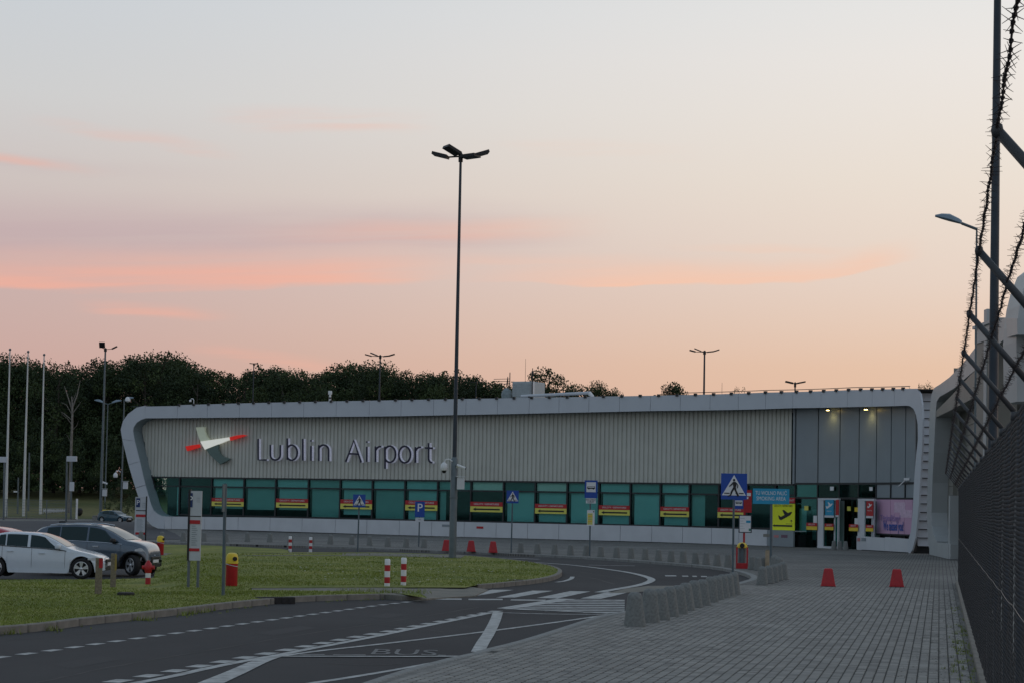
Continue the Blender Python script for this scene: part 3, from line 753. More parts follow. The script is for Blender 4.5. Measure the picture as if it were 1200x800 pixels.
# dark backing of fascia and plinth, soffit, recess below
mb = MB(); cslab(mb, uL, uE, 8.2, 8.0, ftop(uL)-.15, 8.7, .10, .3, 60)
mb = MB()
uE2 = FC.hit(1056, 478)[0]
for i in range(60):
    a = uL+(uE2-uL)*i/60; b2 = uL+(uE2-uL)*(i+1)/60
    cslab(mb, a, b2, fbot(a)+.02, fbot(b2)+.02, ftop(a)-.1, ftop(b2)-.1, .10, 1.3, 1)
mb.build('fascia_backing', DARK, terminal)
mb = MB(); cslab(mb, pj[0], u_pl_end, PZ-.02, PZ-.02, .84, .84, .45, 1.3, 50); mb.build('plinth_recess', DARK, terminal)
mb = MB()
for i in range(40):
    a = pj[0]+(u_pl_end-pj[0])*i/40; b2 = pj[0]+(u_pl_end-pj[0])*(i+1)/40
    cslab(mb, a, b2, ptop(a)-.06, ptop(b2)-.06, ptop(a)-.012, ptop(b2)-.012, .1, 1.06, 1)
mb.build('sill', FASC2, terminal)
# roof sheet
mb = MB(); n_ = 50
for i in range(n_+1):
    u = uL-1.5+(uE+1.2-uL+1.5)*i/n_
    mb.v += [FC.P(u, .02, ftop(u)-.03), FC.P(u, 9, ftop(u)+.02)]
    q = FC.P(u, 9, ftop(u)+.02); mb.v.append(Vector((q.x*.98+2, q.y+26, ftop(u)-.3)))
for i in range(n_):
    for k in range(2): mb.f.append((3*i+k, 3*i+3+k, 3*i+4+k, 3*i+1+k)); mb.mi.append(0)
mb.build('roof', ROOFM, terminal, fix=False)
# dark clips along the roof edge
clip = MB().box(-.09,.09,-.06,.1,-.10,.06).mesh('roof_clip', DARK)
u = FC.hit(210, 474)[0]; k = 0; uend = FC.hit(1066, 456)[0]
while u < uend:
    p = FC.P(u, -.03, ftop(u)+.02); q = FC.P(u+.1, -.03, 0); o = link('roof_clip', clip, terminal, p); o.rotation_euler = (0,0,math.atan2(q.y-p.y, q.x-p.x)); u += 1.32; k += 1
mb = MB(); a0 = FC.hit(800, 460)[0]
prev = None
for i in range(40):
    u = a0+(uend-a0)*i/39; p = FC.P(u, .02, ftop(u)+.13)
    if prev: mb.tube(prev, p, .022, n=5)
    prev = p
mb.build('edge_cable', DARK, terminal)

# recessed wall
WD = 1.0
ZWB = sum(FC.hit(x, y, WD)[1] for x, y in ((300,605.3),(640,612.6),(860,618.2)))/3
ZWT = sum(FC.hit(x, y, WD)[1] for x, y in ((300,558.6),(640,563.9),(900,566.4)))/3
ZTR = sum(FC.hit(x, y, WD)[1] for x, y in ((300,569.6),(640,576),(860,580)))/3
zl0, zl1 = FC.hit(166,494,WD), FC.hit(177.5,555,WD)
uC1 = FC.hit(931, 520, WD)[0]
# corrugated cladding: trapezoid ribs
mb = MB(); u = zl0[0]-.3; pitch = .315; 
def zlow(u_):
    if u_ < zl1[0]:
        t_ = (u_-zl0[0])/(zl1[0]-zl0[0]); return max(ZWT, zl0[1]+(zl1[1]-zl0[1])*max(0,t_)-.3)
    return ZWT
prof = [(0,.03),(.07,.03),(.10,-.05),(.285,-.05),(.315,.03)]
cols = []
while u < uC1-.2:
    for du, dd in prof[:-1]: cols.append((u+du, WD+dd))
    u += pitch
for i, (a, dd) in enumerate(cols):
    mb.v += [FC.P(a, dd, zlow(a)), FC.P(a, dd, fbot(a)+.1)]
for i in range(len(cols)-1): mb.f.append((2*i,2*i+2,2*i+3,2*i+1)); mb.mi.append(0)
mb.build('wall_cladding', CLAD, terminal, fix=False)
mb = MB(); cslab(mb, zl1[0]-.3, uC1+.05, ZWT-.11, ZWT-.11, ZWT+.0, ZWT+.0, WD-.1, WD+.1, 50); mb.build('drip_rail', DARK, terminal)
mb = MB(); cslab(mb, uC1-.10, uC1+.06, ZWT, ZWT, 8.5, 8.5, WD-.04, WD+.1, 1); mb.build('corner_trim', GREYP, terminal)

# windows: mullions, transoms, panes, blinds
mull_px = [210.5,248,286,323.2,361.5,398.7,436.4,474.6,513,552,590.2,627.3,664.7,702,738.8,774,808,842.5,876,909]
MU = [FC.hit(x, 580+ (x-300)*.02, WD)[0] for x in mull_px]+[FC.hit(932, 595, WD)[0]]
blind_up = [0,.9,.55,.75,.6,1,.75,.85,.55,1.2,.3,1.6,.6,.75,.65,.8,.45,.5,.1,.1]  # how pale the shade behind the top light
low = [None, .24, .22, .24, .02, .12, .0, .0, 'slit', 'none', .02, .03, .0, .0, .0, .02, 'slit2', 'none', 'none', 'none']
INTU = [mat('shade_%s' % n_, c_, .9, var=.08, scale=.6) for n_, c_ in (('dim', (.16,.18,.17)), ('mid', (.50,.53,.50)), ('pale', (.80,.80,.76)))]
for i in range(len(MU)-1):
    a, b2 = MU[i], MU[i+1]; w_ = .05
    wnd = MB(); cslab(wnd, a-.055, a+.055, ZWB, ZWB, ZWT-.1, ZWT-.1, WD-.07, WD+.10, 1)
    cslab(wnd, a+.055, b2-.055, ZTR-.05, ZTR-.05, ZTR+.05, ZTR+.05, WD-.04, WD+.08, 1)
    cslab(wnd, a+.055, b2-.055, ZWB, ZWB, ZWB+.08, ZWB+.08, WD-.04, WD+.08, 1)
    wo_ = wnd.build('window', DARK, terminal)
    mb = MB(); cslab(mb, a+.05, b2-.05, ZTR+.05, ZTR+.05, ZWT-.1, ZWT-.1, WD+.02, WD+.035, 1); mb.build('pane', GLASS if blind_up[i] < 1.1 else GLASSC, wo_)
    mb = MB(); cslab(mb, a+.05, b2-.05, ZWB+.08, ZWB+.08, ZTR-.05, ZTR-.05, WD+.02, WD+.035, 1); mb.build('pane', GLASS, wo_)
    bu = blind_up[i]
    if bu > .2:
        mb = MB(); cslab(mb, a+.07, b2-.07, ZTR+.02, ZTR+.02, ZWT, ZWT, WD+.12, WD+.14, 1); mb.build('blind', INTU[0] if bu < .5 else (INTU[1] if bu < .7 else (BLIND if bu < 1.1 else BLINDP)), wo_)
    lw = low[i]
    if isinstance(lw, float):
        hz = ZTR-ZWB; mb = MB(); cslab(mb, a+.20, b2-.07, ZWB+hz*lw+.05, ZWB+hz*lw+.05, ZTR, ZTR, WD+.18, WD+.20, 1); mb.build('blind', BLIND if i % 2 or i > 9 else INTU[1], wo_)
    if lw in ('slit', 'slit2'):
        mb = MB(); s0_ = .1 if lw == 'slit' else .1; s1_ = .55 if lw == 'slit' else 1.0
        cslab(mb, a+s0_, a+s1_, ZWB+.05, ZWB+.05, ZTR, ZTR, WD+.18, WD+.20, 1); mb.build('blind', INTU[1], wo_)
# slanted first pane at the left end
sl = [FC.hit(x, y, WD) for x, y in ((176.5,556),(210,556.3),(210.5,604.5),(192,604.5),(187,600),(183,590))]
mb = MB(); cpoly(mb, sl, WD+.03, WD+.05); wo_ = mb.build('window', GLASS, terminal)
mb = MB(); q = [FC.P(*(lambda h_: (h_[0], WD-.02, h_[1]))(FC.hit(x, y, WD))) for x, y in ((178.5,556),(182,575),(186,590),(190,599),(196,604))]; mb.path(q, .06, 5); mb.build('window_frame', DARK, wo_)
mb = MB(); a = FC.hit(182,570,WD); b2 = FC.hit(210,570,WD); cslab(mb, a[0], b2[0], ZTR-.04, ZTR-.04, ZTR+.04, ZTR+.04, WD-.03, WD+.02); mb.build('window_frame', DARK, wo_)
mb = MB(); a = FC.hit(208,590,WD)[0]; cslab(mb, a-.12, a+.02, ZWB, ZWB, ZTR, ZTR, WD+.1, WD+.12); mb.build('blind', BLIND, wo_)
# rooms behind the glass
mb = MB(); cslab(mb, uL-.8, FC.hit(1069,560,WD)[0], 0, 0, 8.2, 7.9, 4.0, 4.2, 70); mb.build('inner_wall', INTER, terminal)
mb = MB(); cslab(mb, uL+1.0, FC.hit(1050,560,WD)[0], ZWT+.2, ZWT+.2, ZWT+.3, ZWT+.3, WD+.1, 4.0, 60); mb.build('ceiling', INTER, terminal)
# tiny notices on the plinth
for x, y, w_, m_, s_ in ((522,613.8,9,GREYP,None),(562,617.5,8,REDD,None),(902,625.5,.01,BEIGE,None)):
    pass
for (x0, x1, y0, y1, m_) in ((518,527,614,616.6,GREYP),(558.5,566.5,616.2,618.8,REDD),(894.5,902,625,628.4,BEIGE),(907,912.5,626.3,629.2,mat('notice_red', (.5,.2,.2))),(915.5,923,626,629.5,mat('notice_dark', (.18,.10,.14)))):
    a = FC.hit(x0,(y0+y1)/2); b2 = FC.hit(x1,(y0+y1)/2); z0_, z1_ = FC.hit((x0+x1)/2,y1)[1], FC.hit((x0+x1)/2,y0)[1]
    mb = MB(); cslab(mb, a[0], b2[0], z0_, z0_, z1_, z1_, -.015, -.003); mb.build('notice', m_, terminal)

# facade frame on the ground: local frame for flat things fixed to the wall
def wall_frame(px, py, d):
    u, z = FC.hit(px, py, d); p = FC.P(u, d, z); q = FC.P(u+.2, d, z); return p, math.atan2(q.y-p.y, q.x-p.x), u
def wall_rect(name, label, cat, x0, x1, y0, y1, d, grp=None):
    u0 = FC.hit(x0,(y0+y1)/2,d)[0]; u1 = FC.hit(x1,(y0+y1)/2,d)[0]; xm = (x0+x1)/2
    z0_, z1_ = FC.hit(xm,y1,d)[1], FC.hit(xm,y0,d)[1]; a, b2 = FC.P(u0,d,z0_), FC.P(u1,d,z0_)
    t0 = thing(name, label, cat, (a+b2)/2, math.atan2(b2.y-a.y, b2.x-a.x), grp)
    return t0, (b2-a).length, z1_-z0_
def arrow_left(mb, x0, x1, zc, hh, th, y=-.02):
    mb.slab([(x0,zc),(x0+hh*2.2,zc+hh),(x0+hh*1.8,zc+th),(x1,zc+th),(x1,zc-th),(x0+hh*1.8,zc-th),(x0+hh*2.2,zc-hh)], y, y+.008)
ban = [(248.2,285.6,583.1,592.6),(323.6,361,583.8,594.4),(399,436,584.8,596),(475,512.6,586,597.6),(551.2,589,587.6,599.4),(627,664,590,601.4),(701.8,738,591.6,603.2),(774,807.5,593.3,605),(841,872,594.4,606.2)]
where = ['on the leftmost bannered window, crossed by the bare grey pole','second from the left on the windows','on the window behind the leftmost crossing sign','on the window behind the blue parking sign','on the dark window just right of the tall mast','on the window between middle crossing sign and bus stop','on the window just right of the bus stop sign','unobstructed, on the window left of the large crossing sign','half hidden behind the large crossing sign']
for (x0,x1,y0,y1), wh in zip(ban, where):
    t0, w_, h_ = wall_rect('departures_banner', 'red and yellow arrow banner '+wh, 'banner', x0, x1, y0, y1, WD-.10, 'departures banners on the terminal windows')
    MB().box(-w_/2,w_/2,-.012,0,h_*.56,h_).build('red_field', REDD, t0); MB().box(-w_/2,w_/2,-.012,0,0,h_*.555).build('yellow_field', YELP, t0)
    mb = MB(); arrow_left(mb, -w_*.42, w_*.42, h_*.27, h_*.17, h_*.075); mb.build('arrow', BLACK, t0)
    lettering('ODLOTY / DEPARTURES', h_*.24, WHITE, t0, (0,-.016,h_*.78), w_*.78)

# ------------------------------------------------------------------ wall lettering
SD = WD-.42
def stroke_mesh(strokes, d, w, th, ox=0.0):
    mb = MB()
    for s_ in strokes:
        P_ = [FC.hit(x, y, d) for x, y in s_]; P_ = [(a+ox, z) for a, z in P_]
        n = len(P_)
        L_, R_ = [], []
        for i in range(n):
            a = P_[max(0,i-1)]; b2 = P_[min(n-1,i+1)]; dx, dz = b2[0]-a[0], b2[1]-a[1]; l = math.hypot(dx,dz) or 1
            nx_, nz_ = -dz/l*w/2, dx/l*w/2; L_.append((P_[i][0]+nx_, P_[i][1]+nz_)); R_.append((P_[i][0]-nx_, P_[i][1]-nz_))
        for i in range(n-1): cpoly(mb, [L_[i], L_[i+1], R_[i+1], R_[i]], d, d+th)
    return mb
def arc(cx, cy, rx, ry, a0, a1, n=10): return [(cx+rx*math.cos(R(a0+(a1-a0)*k/n)), cy-ry*math.sin(R(a0+(a1-a0)*k/n))) for k in range(n+1)]
letters = [
 [[(302.3,513.6),(302.3,538.2),(312.2,538.4)]],
 [[(316.6,520.6),(316.6,532.5)]+arc(322.4,532.6,5.8,5.8,180,360,8)+[(328.3,520.8)]],
 [[(336.4,513),(336.5,538.2)],arc(341.6,529.8,6.6,8.9,140,-140,14)],
 [[(354.6,513.6),(354.7,539)]],
 [[(364.2,521.8),(364.2,539.2)],[(364.2,515),(364.2,516.8)]],
 [[(373.4,521),(373.4,539.4)],[(373.4,526)]+arc(379,526.6,5.8,5.8,170,0,8)+[(384.8,539.8)]],
 [[(404.9,540.6),(414.4,515.4),(423.1,541.2)],[(408.6,531),(419.9,531.4)]],
 [[(429.6,522.8),(429.6,540.6)],[(429.6,516.4),(429.6,518.2)]],
 [[(439.8,522.4),(439.8,540.8)],[(439.8,526.5)]+arc(445.6,528,5.4,5.4,160,80,5)],
 [[(451,522.8),(451,548.8)],arc(456.6,531.6,6.8,9.6,145,-145,14)],
 [arc(474,532,6.9,9.7,90,450,20)],
 [[(486.6,523.2),(486.6,541.6)],[(486.6,527.3)]+arc(492.2,528.8,5.2,5.4,160,80,5)],
 [[(502,518.4),(502,537)]+arc(506,537,4,4.4,180,275,5),[(497.8,524.3),(507,524.6)]]]
sign = thing('wall_lettering', 'dark blue glossy metal letters reading Lublin Airport on the corrugated wall', 'sign', (0,0,0))
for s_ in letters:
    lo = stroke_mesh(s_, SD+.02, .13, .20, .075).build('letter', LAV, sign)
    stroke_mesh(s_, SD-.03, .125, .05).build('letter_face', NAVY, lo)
logo = thing('airport_emblem', 'large bird or plane shaped emblem in white, red and dark green on the wall', 'emblem', (0,0,0))
def lp(pts): return [FC.hit(205+x/13.333, 490+y/13.333, SD) for x, y in pts]
def logo_part(name, pts, m, d0=0.0, th=.18):
    # split into quads through the curve
    mb = MB(); cpoly(mb, lp(pts), SD+d0, SD+d0+th); return mb.build(name, m, logo)
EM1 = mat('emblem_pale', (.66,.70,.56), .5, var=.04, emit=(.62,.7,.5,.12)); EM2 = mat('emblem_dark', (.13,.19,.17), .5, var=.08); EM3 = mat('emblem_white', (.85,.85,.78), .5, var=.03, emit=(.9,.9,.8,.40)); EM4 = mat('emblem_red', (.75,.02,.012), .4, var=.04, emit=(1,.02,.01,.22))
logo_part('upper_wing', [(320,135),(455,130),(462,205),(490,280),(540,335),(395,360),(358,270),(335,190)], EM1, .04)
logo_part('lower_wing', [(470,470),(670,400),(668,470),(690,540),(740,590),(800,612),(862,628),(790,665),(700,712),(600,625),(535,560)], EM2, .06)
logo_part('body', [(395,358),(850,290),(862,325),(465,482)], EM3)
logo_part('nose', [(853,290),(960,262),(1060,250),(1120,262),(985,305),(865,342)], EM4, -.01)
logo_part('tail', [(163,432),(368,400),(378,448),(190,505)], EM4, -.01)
# ------------------------------------------------------------------ entrance bay
EJ = [932.5,959,984.5,1007,1027.4,1044.6,1061.5,1073]
EU = [FC.hit(x, 530, WD)[0] for x in EJ]
z583 = FC.hit(990,583.4,WD)[1]; z566 = FC.hit(990,566.2,WD)[1]
for i in range(7):
    a, b2 = EU[i]+.05, EU[i+1]-.05
    mb = MB(); cslab(mb, a, b2, z566+.06, z566+.06, 8.6, 8.4, WD-.02, WD+.06, 2); mb.build('wall_panel', GREYP, terminal)
    mb = MB(); cslab(mb, a, b2, z583+.06, z583+.06, z566-.06, z566-.06, WD+.0, WD+.03, 1)
    if i < 4: mb.build('top_light', GLASS, terminal)
    else: mb.build('wall_panel', GREYP, terminal)
    if i < 4: mb = MB(); cslab(mb, a+.02, b-.02 if False else b2-.02, z583+.08, z583+.08, z566-.08, z566-.08, WD+.10, WD+.12, 1); mb.build('inner_panel', INTU[0], terminal)  # panel added to lift the dark tone of the top light
mb = MB(); cslab(mb, uC1+.08, FC.hit(1071,560,WD)[0], z566, z566, 8.6, 8.4, WD+.065, WD+.09, 20); mb.build('panel_backing', DARK, terminal)
mb = MB(); cslab(mb, uC1+.08, EU[7], z566-.06, z566-.06, z566+.06, z566+.06, WD-.05, WD+.1, 20); cslab(mb, uC1+.08, EU[7], z583-.06, z583-.06, z583+.06, z583+.06, WD-.05, WD+.1, 20)
for i in range(8): cslab(mb, EU[i]-.045, EU[i]+.045, .12, .12, z566-.06, z566-.06, WD-.05, WD+.08)
mb.build('entrance_frame', DARK, terminal)
mb = MB(); cslab(mb, EU[4]-.0, EU[7], .1, .1, z583-.06, z583-.06, WD+.12, WD+.2, 8); mb.build('panel_backing', DARK, terminal)
for i in range(4):
    mb = MB(); cslab(mb, EU[i]+.05, EU[i+1]-.05, .12, .12, z583-.06, z583-.06, WD+.0, WD+.02); mb.build('glass_pane', GLASS, terminal)
mb = MB(); mb.box(12, 27.5, 132, 132.3, 0, 8.6); mb.build('inner_wall', INTER, terminal)
# pale blinds/surfaces glimpsed behind the entrance glass
for (x0,x1,y0,y1) in ((934,942,595,640),(934.5,941,595,604),(994,1003,618,636)):
    u0, u1 = FC.hit(x0,(y0+y1)/2,WD)[0], FC.hit(x1,(y0+y1)/2,WD)[0]; mb = MB(); cslab(mb, u0, u1, max(.12, FC.hit(x0,y1,WD)[1]), max(.12, FC.hit(x0,y1,WD)[1]), FC.hit(x0,y0,WD)[1], FC.hit(x0,y0,WD)[1], WD+.2, WD+.22); mb.build('inner_panel', INTU[1], terminal)
for x0_, x1_, y0_, y1_, m_ in ((947,957,596,632,0),(987,1004,588,612,0),(990,1003,612,640,1),(1008,1024,590,622,0),(968,981,590,640,0)):  # panels added behind the glass so these panes do not turn black
    u0, u1 = FC.hit(x0_,610,WD)[0], FC.hit(x1_,610,WD)[0]; mb = MB(); cslab(mb, u0, u1, max(.15,FC.hit(x0_,y1_,WD)[1]), max(.15,FC.hit(x0_,y1_,WD)[1]), FC.hit(x0_,y0_,WD)[1], FC.hit(x0_,y0_,WD)[1], WD+.34, WD+.36); mb.build('inner_panel', INTU[m_], terminal)
def porch(x0, x1, ytop, xin, label):
    u0, u1 = FC.hit(x0, 610, WD-.5)[0], FC.hit(x1, 610, WD-.5)[0]; zt = FC.hit((x0+x1)/2, ytop, WD-.5)[1]
    t0 = thing('entrance_porch', label, 'doorway', FC.P((u0+u1)/2, WD, .1)); o_ = t0.location.copy()
    def loc(o): o.location = -o_; return o
    ui = FC.hit(xin, 610, WD-.5)[0]
    mb = MB(); cslab(mb, u0, ui, .12, .12, zt-.12, zt-.12, WD-.55, WD-.47); loc(mb.build('side_panel', FASC2, t0))
    mb = MB(); cslab(mb, u0, u1, zt-.12, zt-.12, zt, zt, WD-.56, WD-.42); loc(mb.build('lintel', FASC2, t0))
    mb = MB(); cslab(mb, u1-.10, u1, .12, .12, zt-.12, zt-.12, WD-.56, WD-.46); loc(mb.build('jamb', FASC2, t0))
    mb = MB(); cslab(mb, u0, u1, .1, .1, .22, .22, WD-.57, WD-.02); loc(mb.build('threshold', FASC2, t0))
    mb = MB(); cslab(mb, ui, u1-.1, .24, .24, zt-.14, zt-.14, WD-.40, WD-.38); loc(mb.build('glass_door', GLASS, t0))
    um = ui+(u1-ui)*.66
    mb = MB(); cslab(mb, um-.06, um+.03, .22, .22, zt-.12, zt-.12, WD-.47, WD-.35); loc(mb.build('door_post', FASC2, t0))
    mb = MB(); cslab(mb, ui, u1-.1, .24, .24, zt-.14, zt-.14, WD-.1, WD-.08); loc(mb.build('inner_panel', INTU[0], t0))  # added panel that lightens the black doorway
    return t0
porch(959, 983.5, 583.2, 965.5, 'pale framed entrance porch with tall white side panel and cyan poster')
porch(1006, 1025, 583.8, 1014, 'pale framed entrance doorway with red poster beside the pink billboard')
def poster(name, label, cat, x0, x1, y0, y1, m, d=WD-.60, grp=None):
    t0, w_, h_ = wall_rect(name, label, cat, x0, x1, y0, y1, d, grp); MB().box(-w_/2,w_/2,-.01,.01,0,h_).build('sheet', m, t0); return t0, w_, h_
def plane_icon(m, t0, cx, cz, s, y=-.02, name='plane_symbol'):
    # departing aircraft: fuselage, wing, tail
    mb = MB()
    mb.slab([(cx-.50*s,cz-.20*s),(cx-.42*s,cz-.27*s),(cx-.30*s,cz-.27*s),(cx+.38*s,cz+.02*s),(cx+.52*s,cz+.16*s),(cx+.50*s,cz+.22*s),(cx+.36*s,cz+.20*s),(cx-.34*s,cz-.08*s)], y, y+.006)
    mb.slab([(cx-.06*s,cz+.02*s),(cx-.24*s,cz+.30*s),(cx-.12*s,cz+.32*s),(cx+.22*s,cz+.13*s)], y-.002, y+.006)
    mb.slab([(cx-.34*s,cz-.10*s),(cx-.52*s,cz+.0*s),(cx-.56*s,cz-.02*s),(cx-.50*s,cz-.20*s)], y-.001, y+.006)
    mb.build(name, m, t0)
t0, w_, h_ = poster('poster', 'cyan poster with white plane in the left entrance door', 'poster', 967.2, 977, 585, 603.4, CYAN)
plane_icon(WHITE, t0, 0, h_*.62, w_*.75); lettering('ODLOTY', h_*.09, WHITE, t0, (0,-.015,h_*.27), w_*.6)
mb = MB(); mb.box(-w_/2-.05,w_/2+.05,-.02,.0,-.12,0); mb.build('trim', FASC2, t0)
t0, w_, h_ = poster('poster', 'narrow red poster edge at the right side of the left entrance', 'poster', 979.6, 983, 585, 603, REDD); MB().box(-w_/2,w_/2,-.02,0,-.1,0).build('trim', FASC2, t0)
t0, w_, h_ = poster('poster', 'red poster with white sign in the right entrance door', 'poster', 1015.4, 1023.4, 586.6, 604, REDD); plane_icon(WHITE, t0, 0, h_*.68, w_*.6); lettering('ODLOTY', h_*.09, WHITE, t0, (0,-.015,h_*.36), w_*.7); MB().box(-w_/2,w_/2,-.02,0,-.12,0).build('trim', FASC2, t0)
for x0, x1, y0, y1, lb in ((945,957.6,612,620.2,'small red and yellow sticker low on the first entrance pane'),(966.5,976.8,613,620.4,'small red and yellow sticker on the left entrance door'),(995,1005.5,613.6,621.6,'small red and yellow sticker low on the pane between the doors'),(1014.6,1023.4,614.4,622,'small red and yellow sticker on the right entrance door')):
    t0, w_, h_ = wall_rect('door_sticker', lb, 'sticker', x0, x1, y0, y1, WD-.62, 'red and yellow stickers by the entrance')
    MB().box(-w_/2,w_/2,-.01,0,h_*.5,h_).build('red_field', REDD, t0); MB().box(-w_/2,w_/2,-.01,0,0,h_*.5).build('yellow_field', YEL, t0); lettering('ODLOTY', h_*.3, WHITE, t0, (0,-.014,h_*.76), w_*.6)
for x0, x1, y0, y1, m_, lb in ((942.8,947.4,592.2,597.4,YELP,'small yellow notice on the first entrance pane'),(993,997,592.8,598,YELP,'small yellow notice on the pane between the doors'),(953.5,957.6,603.6,612,WHITE,'white information sheet left of the left entrance'),(1001.8,1005.4,606.6,614,WHITE,'white information sheet left of the right entrance'),(1001.8,1005.6,594,599,YEL,'orange yellow notice above the white sheet by the right entrance'),(973,977.2,569.6,574.2,WHITE,'white square sign on the glass over the left entrance'),(1019,1022.8,570,574.4,WHITE,'white square sign on the glass over the right entrance')):
    t0, w_, h_ = wall_rect('notice', lb, 'notice', x0, x1, y0, y1, WD-.10); MB().box(-w_/2,w_/2,-.02,0,0,h_).build('sheet', m_, t0)
# pink billboard follows the curve
bb = thing('billboard', 'pink billboard on the curved wall with blue letters reading We missed you', 'billboard', (0,0,0))
bj = [1026.4,1044.4,1061,1070.5]; zb0 = FC.hit(1040,624.6,WD-.05)[1]; zb1 = FC.hit(1045,583.8,WD-.05)[1]
BU = [FC.hit(x, 604, WD-.05)[0] for x in bj]
for a, b2 in zip(BU, BU[1:]):
    mb = MB(); cslab(mb, a+.02, b2-.02, zb0, zb0, zb1-.05, zb1-.05, WD-.10, WD-.05); mb.build('print_panel', PINKM, bb)
mb = MB(); cslab(mb, BU[0]-.05, BU[-1], zb0-.09, zb0-.09, zb0, zb0, WD-.16, WD-.02, 6); mb.build('bottom_rail', DARK, bb)
def curve_text(s_, px0, px1, py, size, m, d, parent, bold=0):
    me = text_mesh(s_, size, None, .003, bold); xs = [v.co.x for v in me.vertices]; x0, x1 = min(xs), max(xs)
    u0, z0_ = FC.hit(px0, py, d); u1, z1_ = FC.hit(px1, py, d); zc = (z0_+z1_)/2
    for v in me.vertices:
        u = u0+(v.co.x-x0)/(x1-x0)*(u1-u0); p = FC.P(u, d+v.co.y, zc+v.co.z); v.co = p
    me.materials.append(m); return link('lettering', me, parent)
curve_text('We missed you!', 1035, 1058.5, 616.3, .74, mat('billboard_blue', (.03,.10,.40), .5), WD-.125, bb, .012)
curve_text('T\u0119sknili\u015bmy!', 1031.5, 1055, 606.8, .50, mat('billboard_mauve', (.36,.24,.50), .5), WD-.125, bb, .006)
for (x0,x1,y0,y1) in ((1048,1061,588,600),(1055,1069,597,606)):
    u0, u1 = FC.hit(x0,604,WD-.1)[0], FC.hit(x1,604,WD-.1)[0]; mb = MB(); cslab(mb, u0, u1, FC.hit(1060,y1,WD)[1], FC.hit(1060,y1,WD)[1], FC.hit(1060,y0,WD)[1], FC.hit(1060,y0,WD)[1], WD-.112, WD-.102, 3); mb.build('pale_print', mat('pale_pink_print', (.66,.48,.62), .5), bb)
# white block under the billboard and right end of the frame
bl = [FC.hit(1003.7, 636, 0)[0], FC.hit(1066, 640, 0)[0]]
blm = bl[0]+(bl[1]-bl[0])*.5
for a, b2 in ((bl[0], blm), (blm, bl[1])):
    mb = MB(); za, zb_ = FC.hit(1003.7,644.4,0)[1], FC.hit(1064,649,0)[1]; zt = FC.hit(1004,627.4,0)[1]
    cslab(mb, a+.01, b2-.01, .14, .14, zt, zt-.05, 0, .22, 6); mb.build('plinth_panel', FASC2, terminal)
mb = MB(); cslab(mb, bl[0]+.15, bl[1]-.1, .09, .09, .15, .15, .25, .9, 10); mb.build('plinth_recess', DARK, terminal)
t0, w_, h_ = wall_rect('notice', 'small reddish notice at the left end of the white block by the doors', 'notice', 1004.6, 1008, 629.8, 633.6, -.015); MB().box(-w_/2,w_/2,-.01,0,0,h_).build('sheet', MATS['notice_red'], t0)
t0, w_, h_ = wall_rect('notice', 'small grey notice on the white block under the pink billboard', 'notice', 1009.6, 1014.6, 629.6, 633.4, -.015); MB().box(-w_/2,w_/2,-.01,0,0,h_).build('sheet', GREYP, t0)
# right arm of the frame
def fx(pts, d=0): return [FC.hit(x, y, d) for x, y in pts]
of = [(1067,455),(1074,454.8),(1078.3,461),(1080.4,474),(1081.2,490),(1081,515),(1079.5,540),(1078.2,565),(1076,600),(1072.8,630),(1069,644),(1065,650)]
inn = [(1062,474.8),(1066,475.2),(1070.5,478.5),(1073.6,486),(1075.4,497),(1075.6,515),(1073.4,535),(1071.4,560),(1069.4,600),(1067.4,622),(1065,630),(1063,636)]
OO, II = fx(of), fx(inn)
for i0, i1 in ((0,4),(4,6),(6,8),(8,11)): ring_piece(OO[i0:i1+1], II[i0:i1+1], 'frame_panel', FASC, .10)
# soffit spots over the entrance
for x, y, lb in ((970,484.6,'left'),(1014.6,483.2,'right')):
    u, z = FC.hit(x, y, .55); p = FC.P(u, .55, fbot(u)-.02)
    t0 = thing('soffit_spotlight', 'lit yellow spotlight under the roof edge, the %s one of two over the entrance' % lb, 'spotlight', p, 0, 'lit spotlights over the entrance')
    MB().lathe([(.10,-.10),(.12,-.02),(.12,0)], 12).build('housing', BLACK, t0)
    MB().lathe([(.085,-.125),(.095,-.105)], 12).build('lens', mat('lamp_glow', (1,.8,.35), .4, emit=(1,.72,.22,22)), t0)
    ld = bpy.data.lights.new('spotlight_beam', 'SPOT'); ld.energy = 16; ld.color = (1,.78,.30); ld.spot_size = R(125); ld.spot_blend = .9; ld.shadow_soft_size = .08
    lo = link('spotlight_beam', ld, t0, (0,0,-.15)); q = FC.P(u, 1.0, 0)-p; lo.rotation_euler = (R(14), 0, math.atan2(q.y,q.x)-math.pi/2)
# camera on the corner
p = FC.P(FC.hit(1062,562,.9)[0], .85, FC.hit(1062,562,.9)[1]); t0 = thing('wall_camera', 'small white camera on an arm above the pink billboard', 'camera', p, -.9)
MB().tube((-.4,-.1,-.35),(0,0,0),.035).build('arm', WHITE, t0); MB().box(-.05,.35,-.08,.08,-.02,.12).build('body', WHITE, t0)

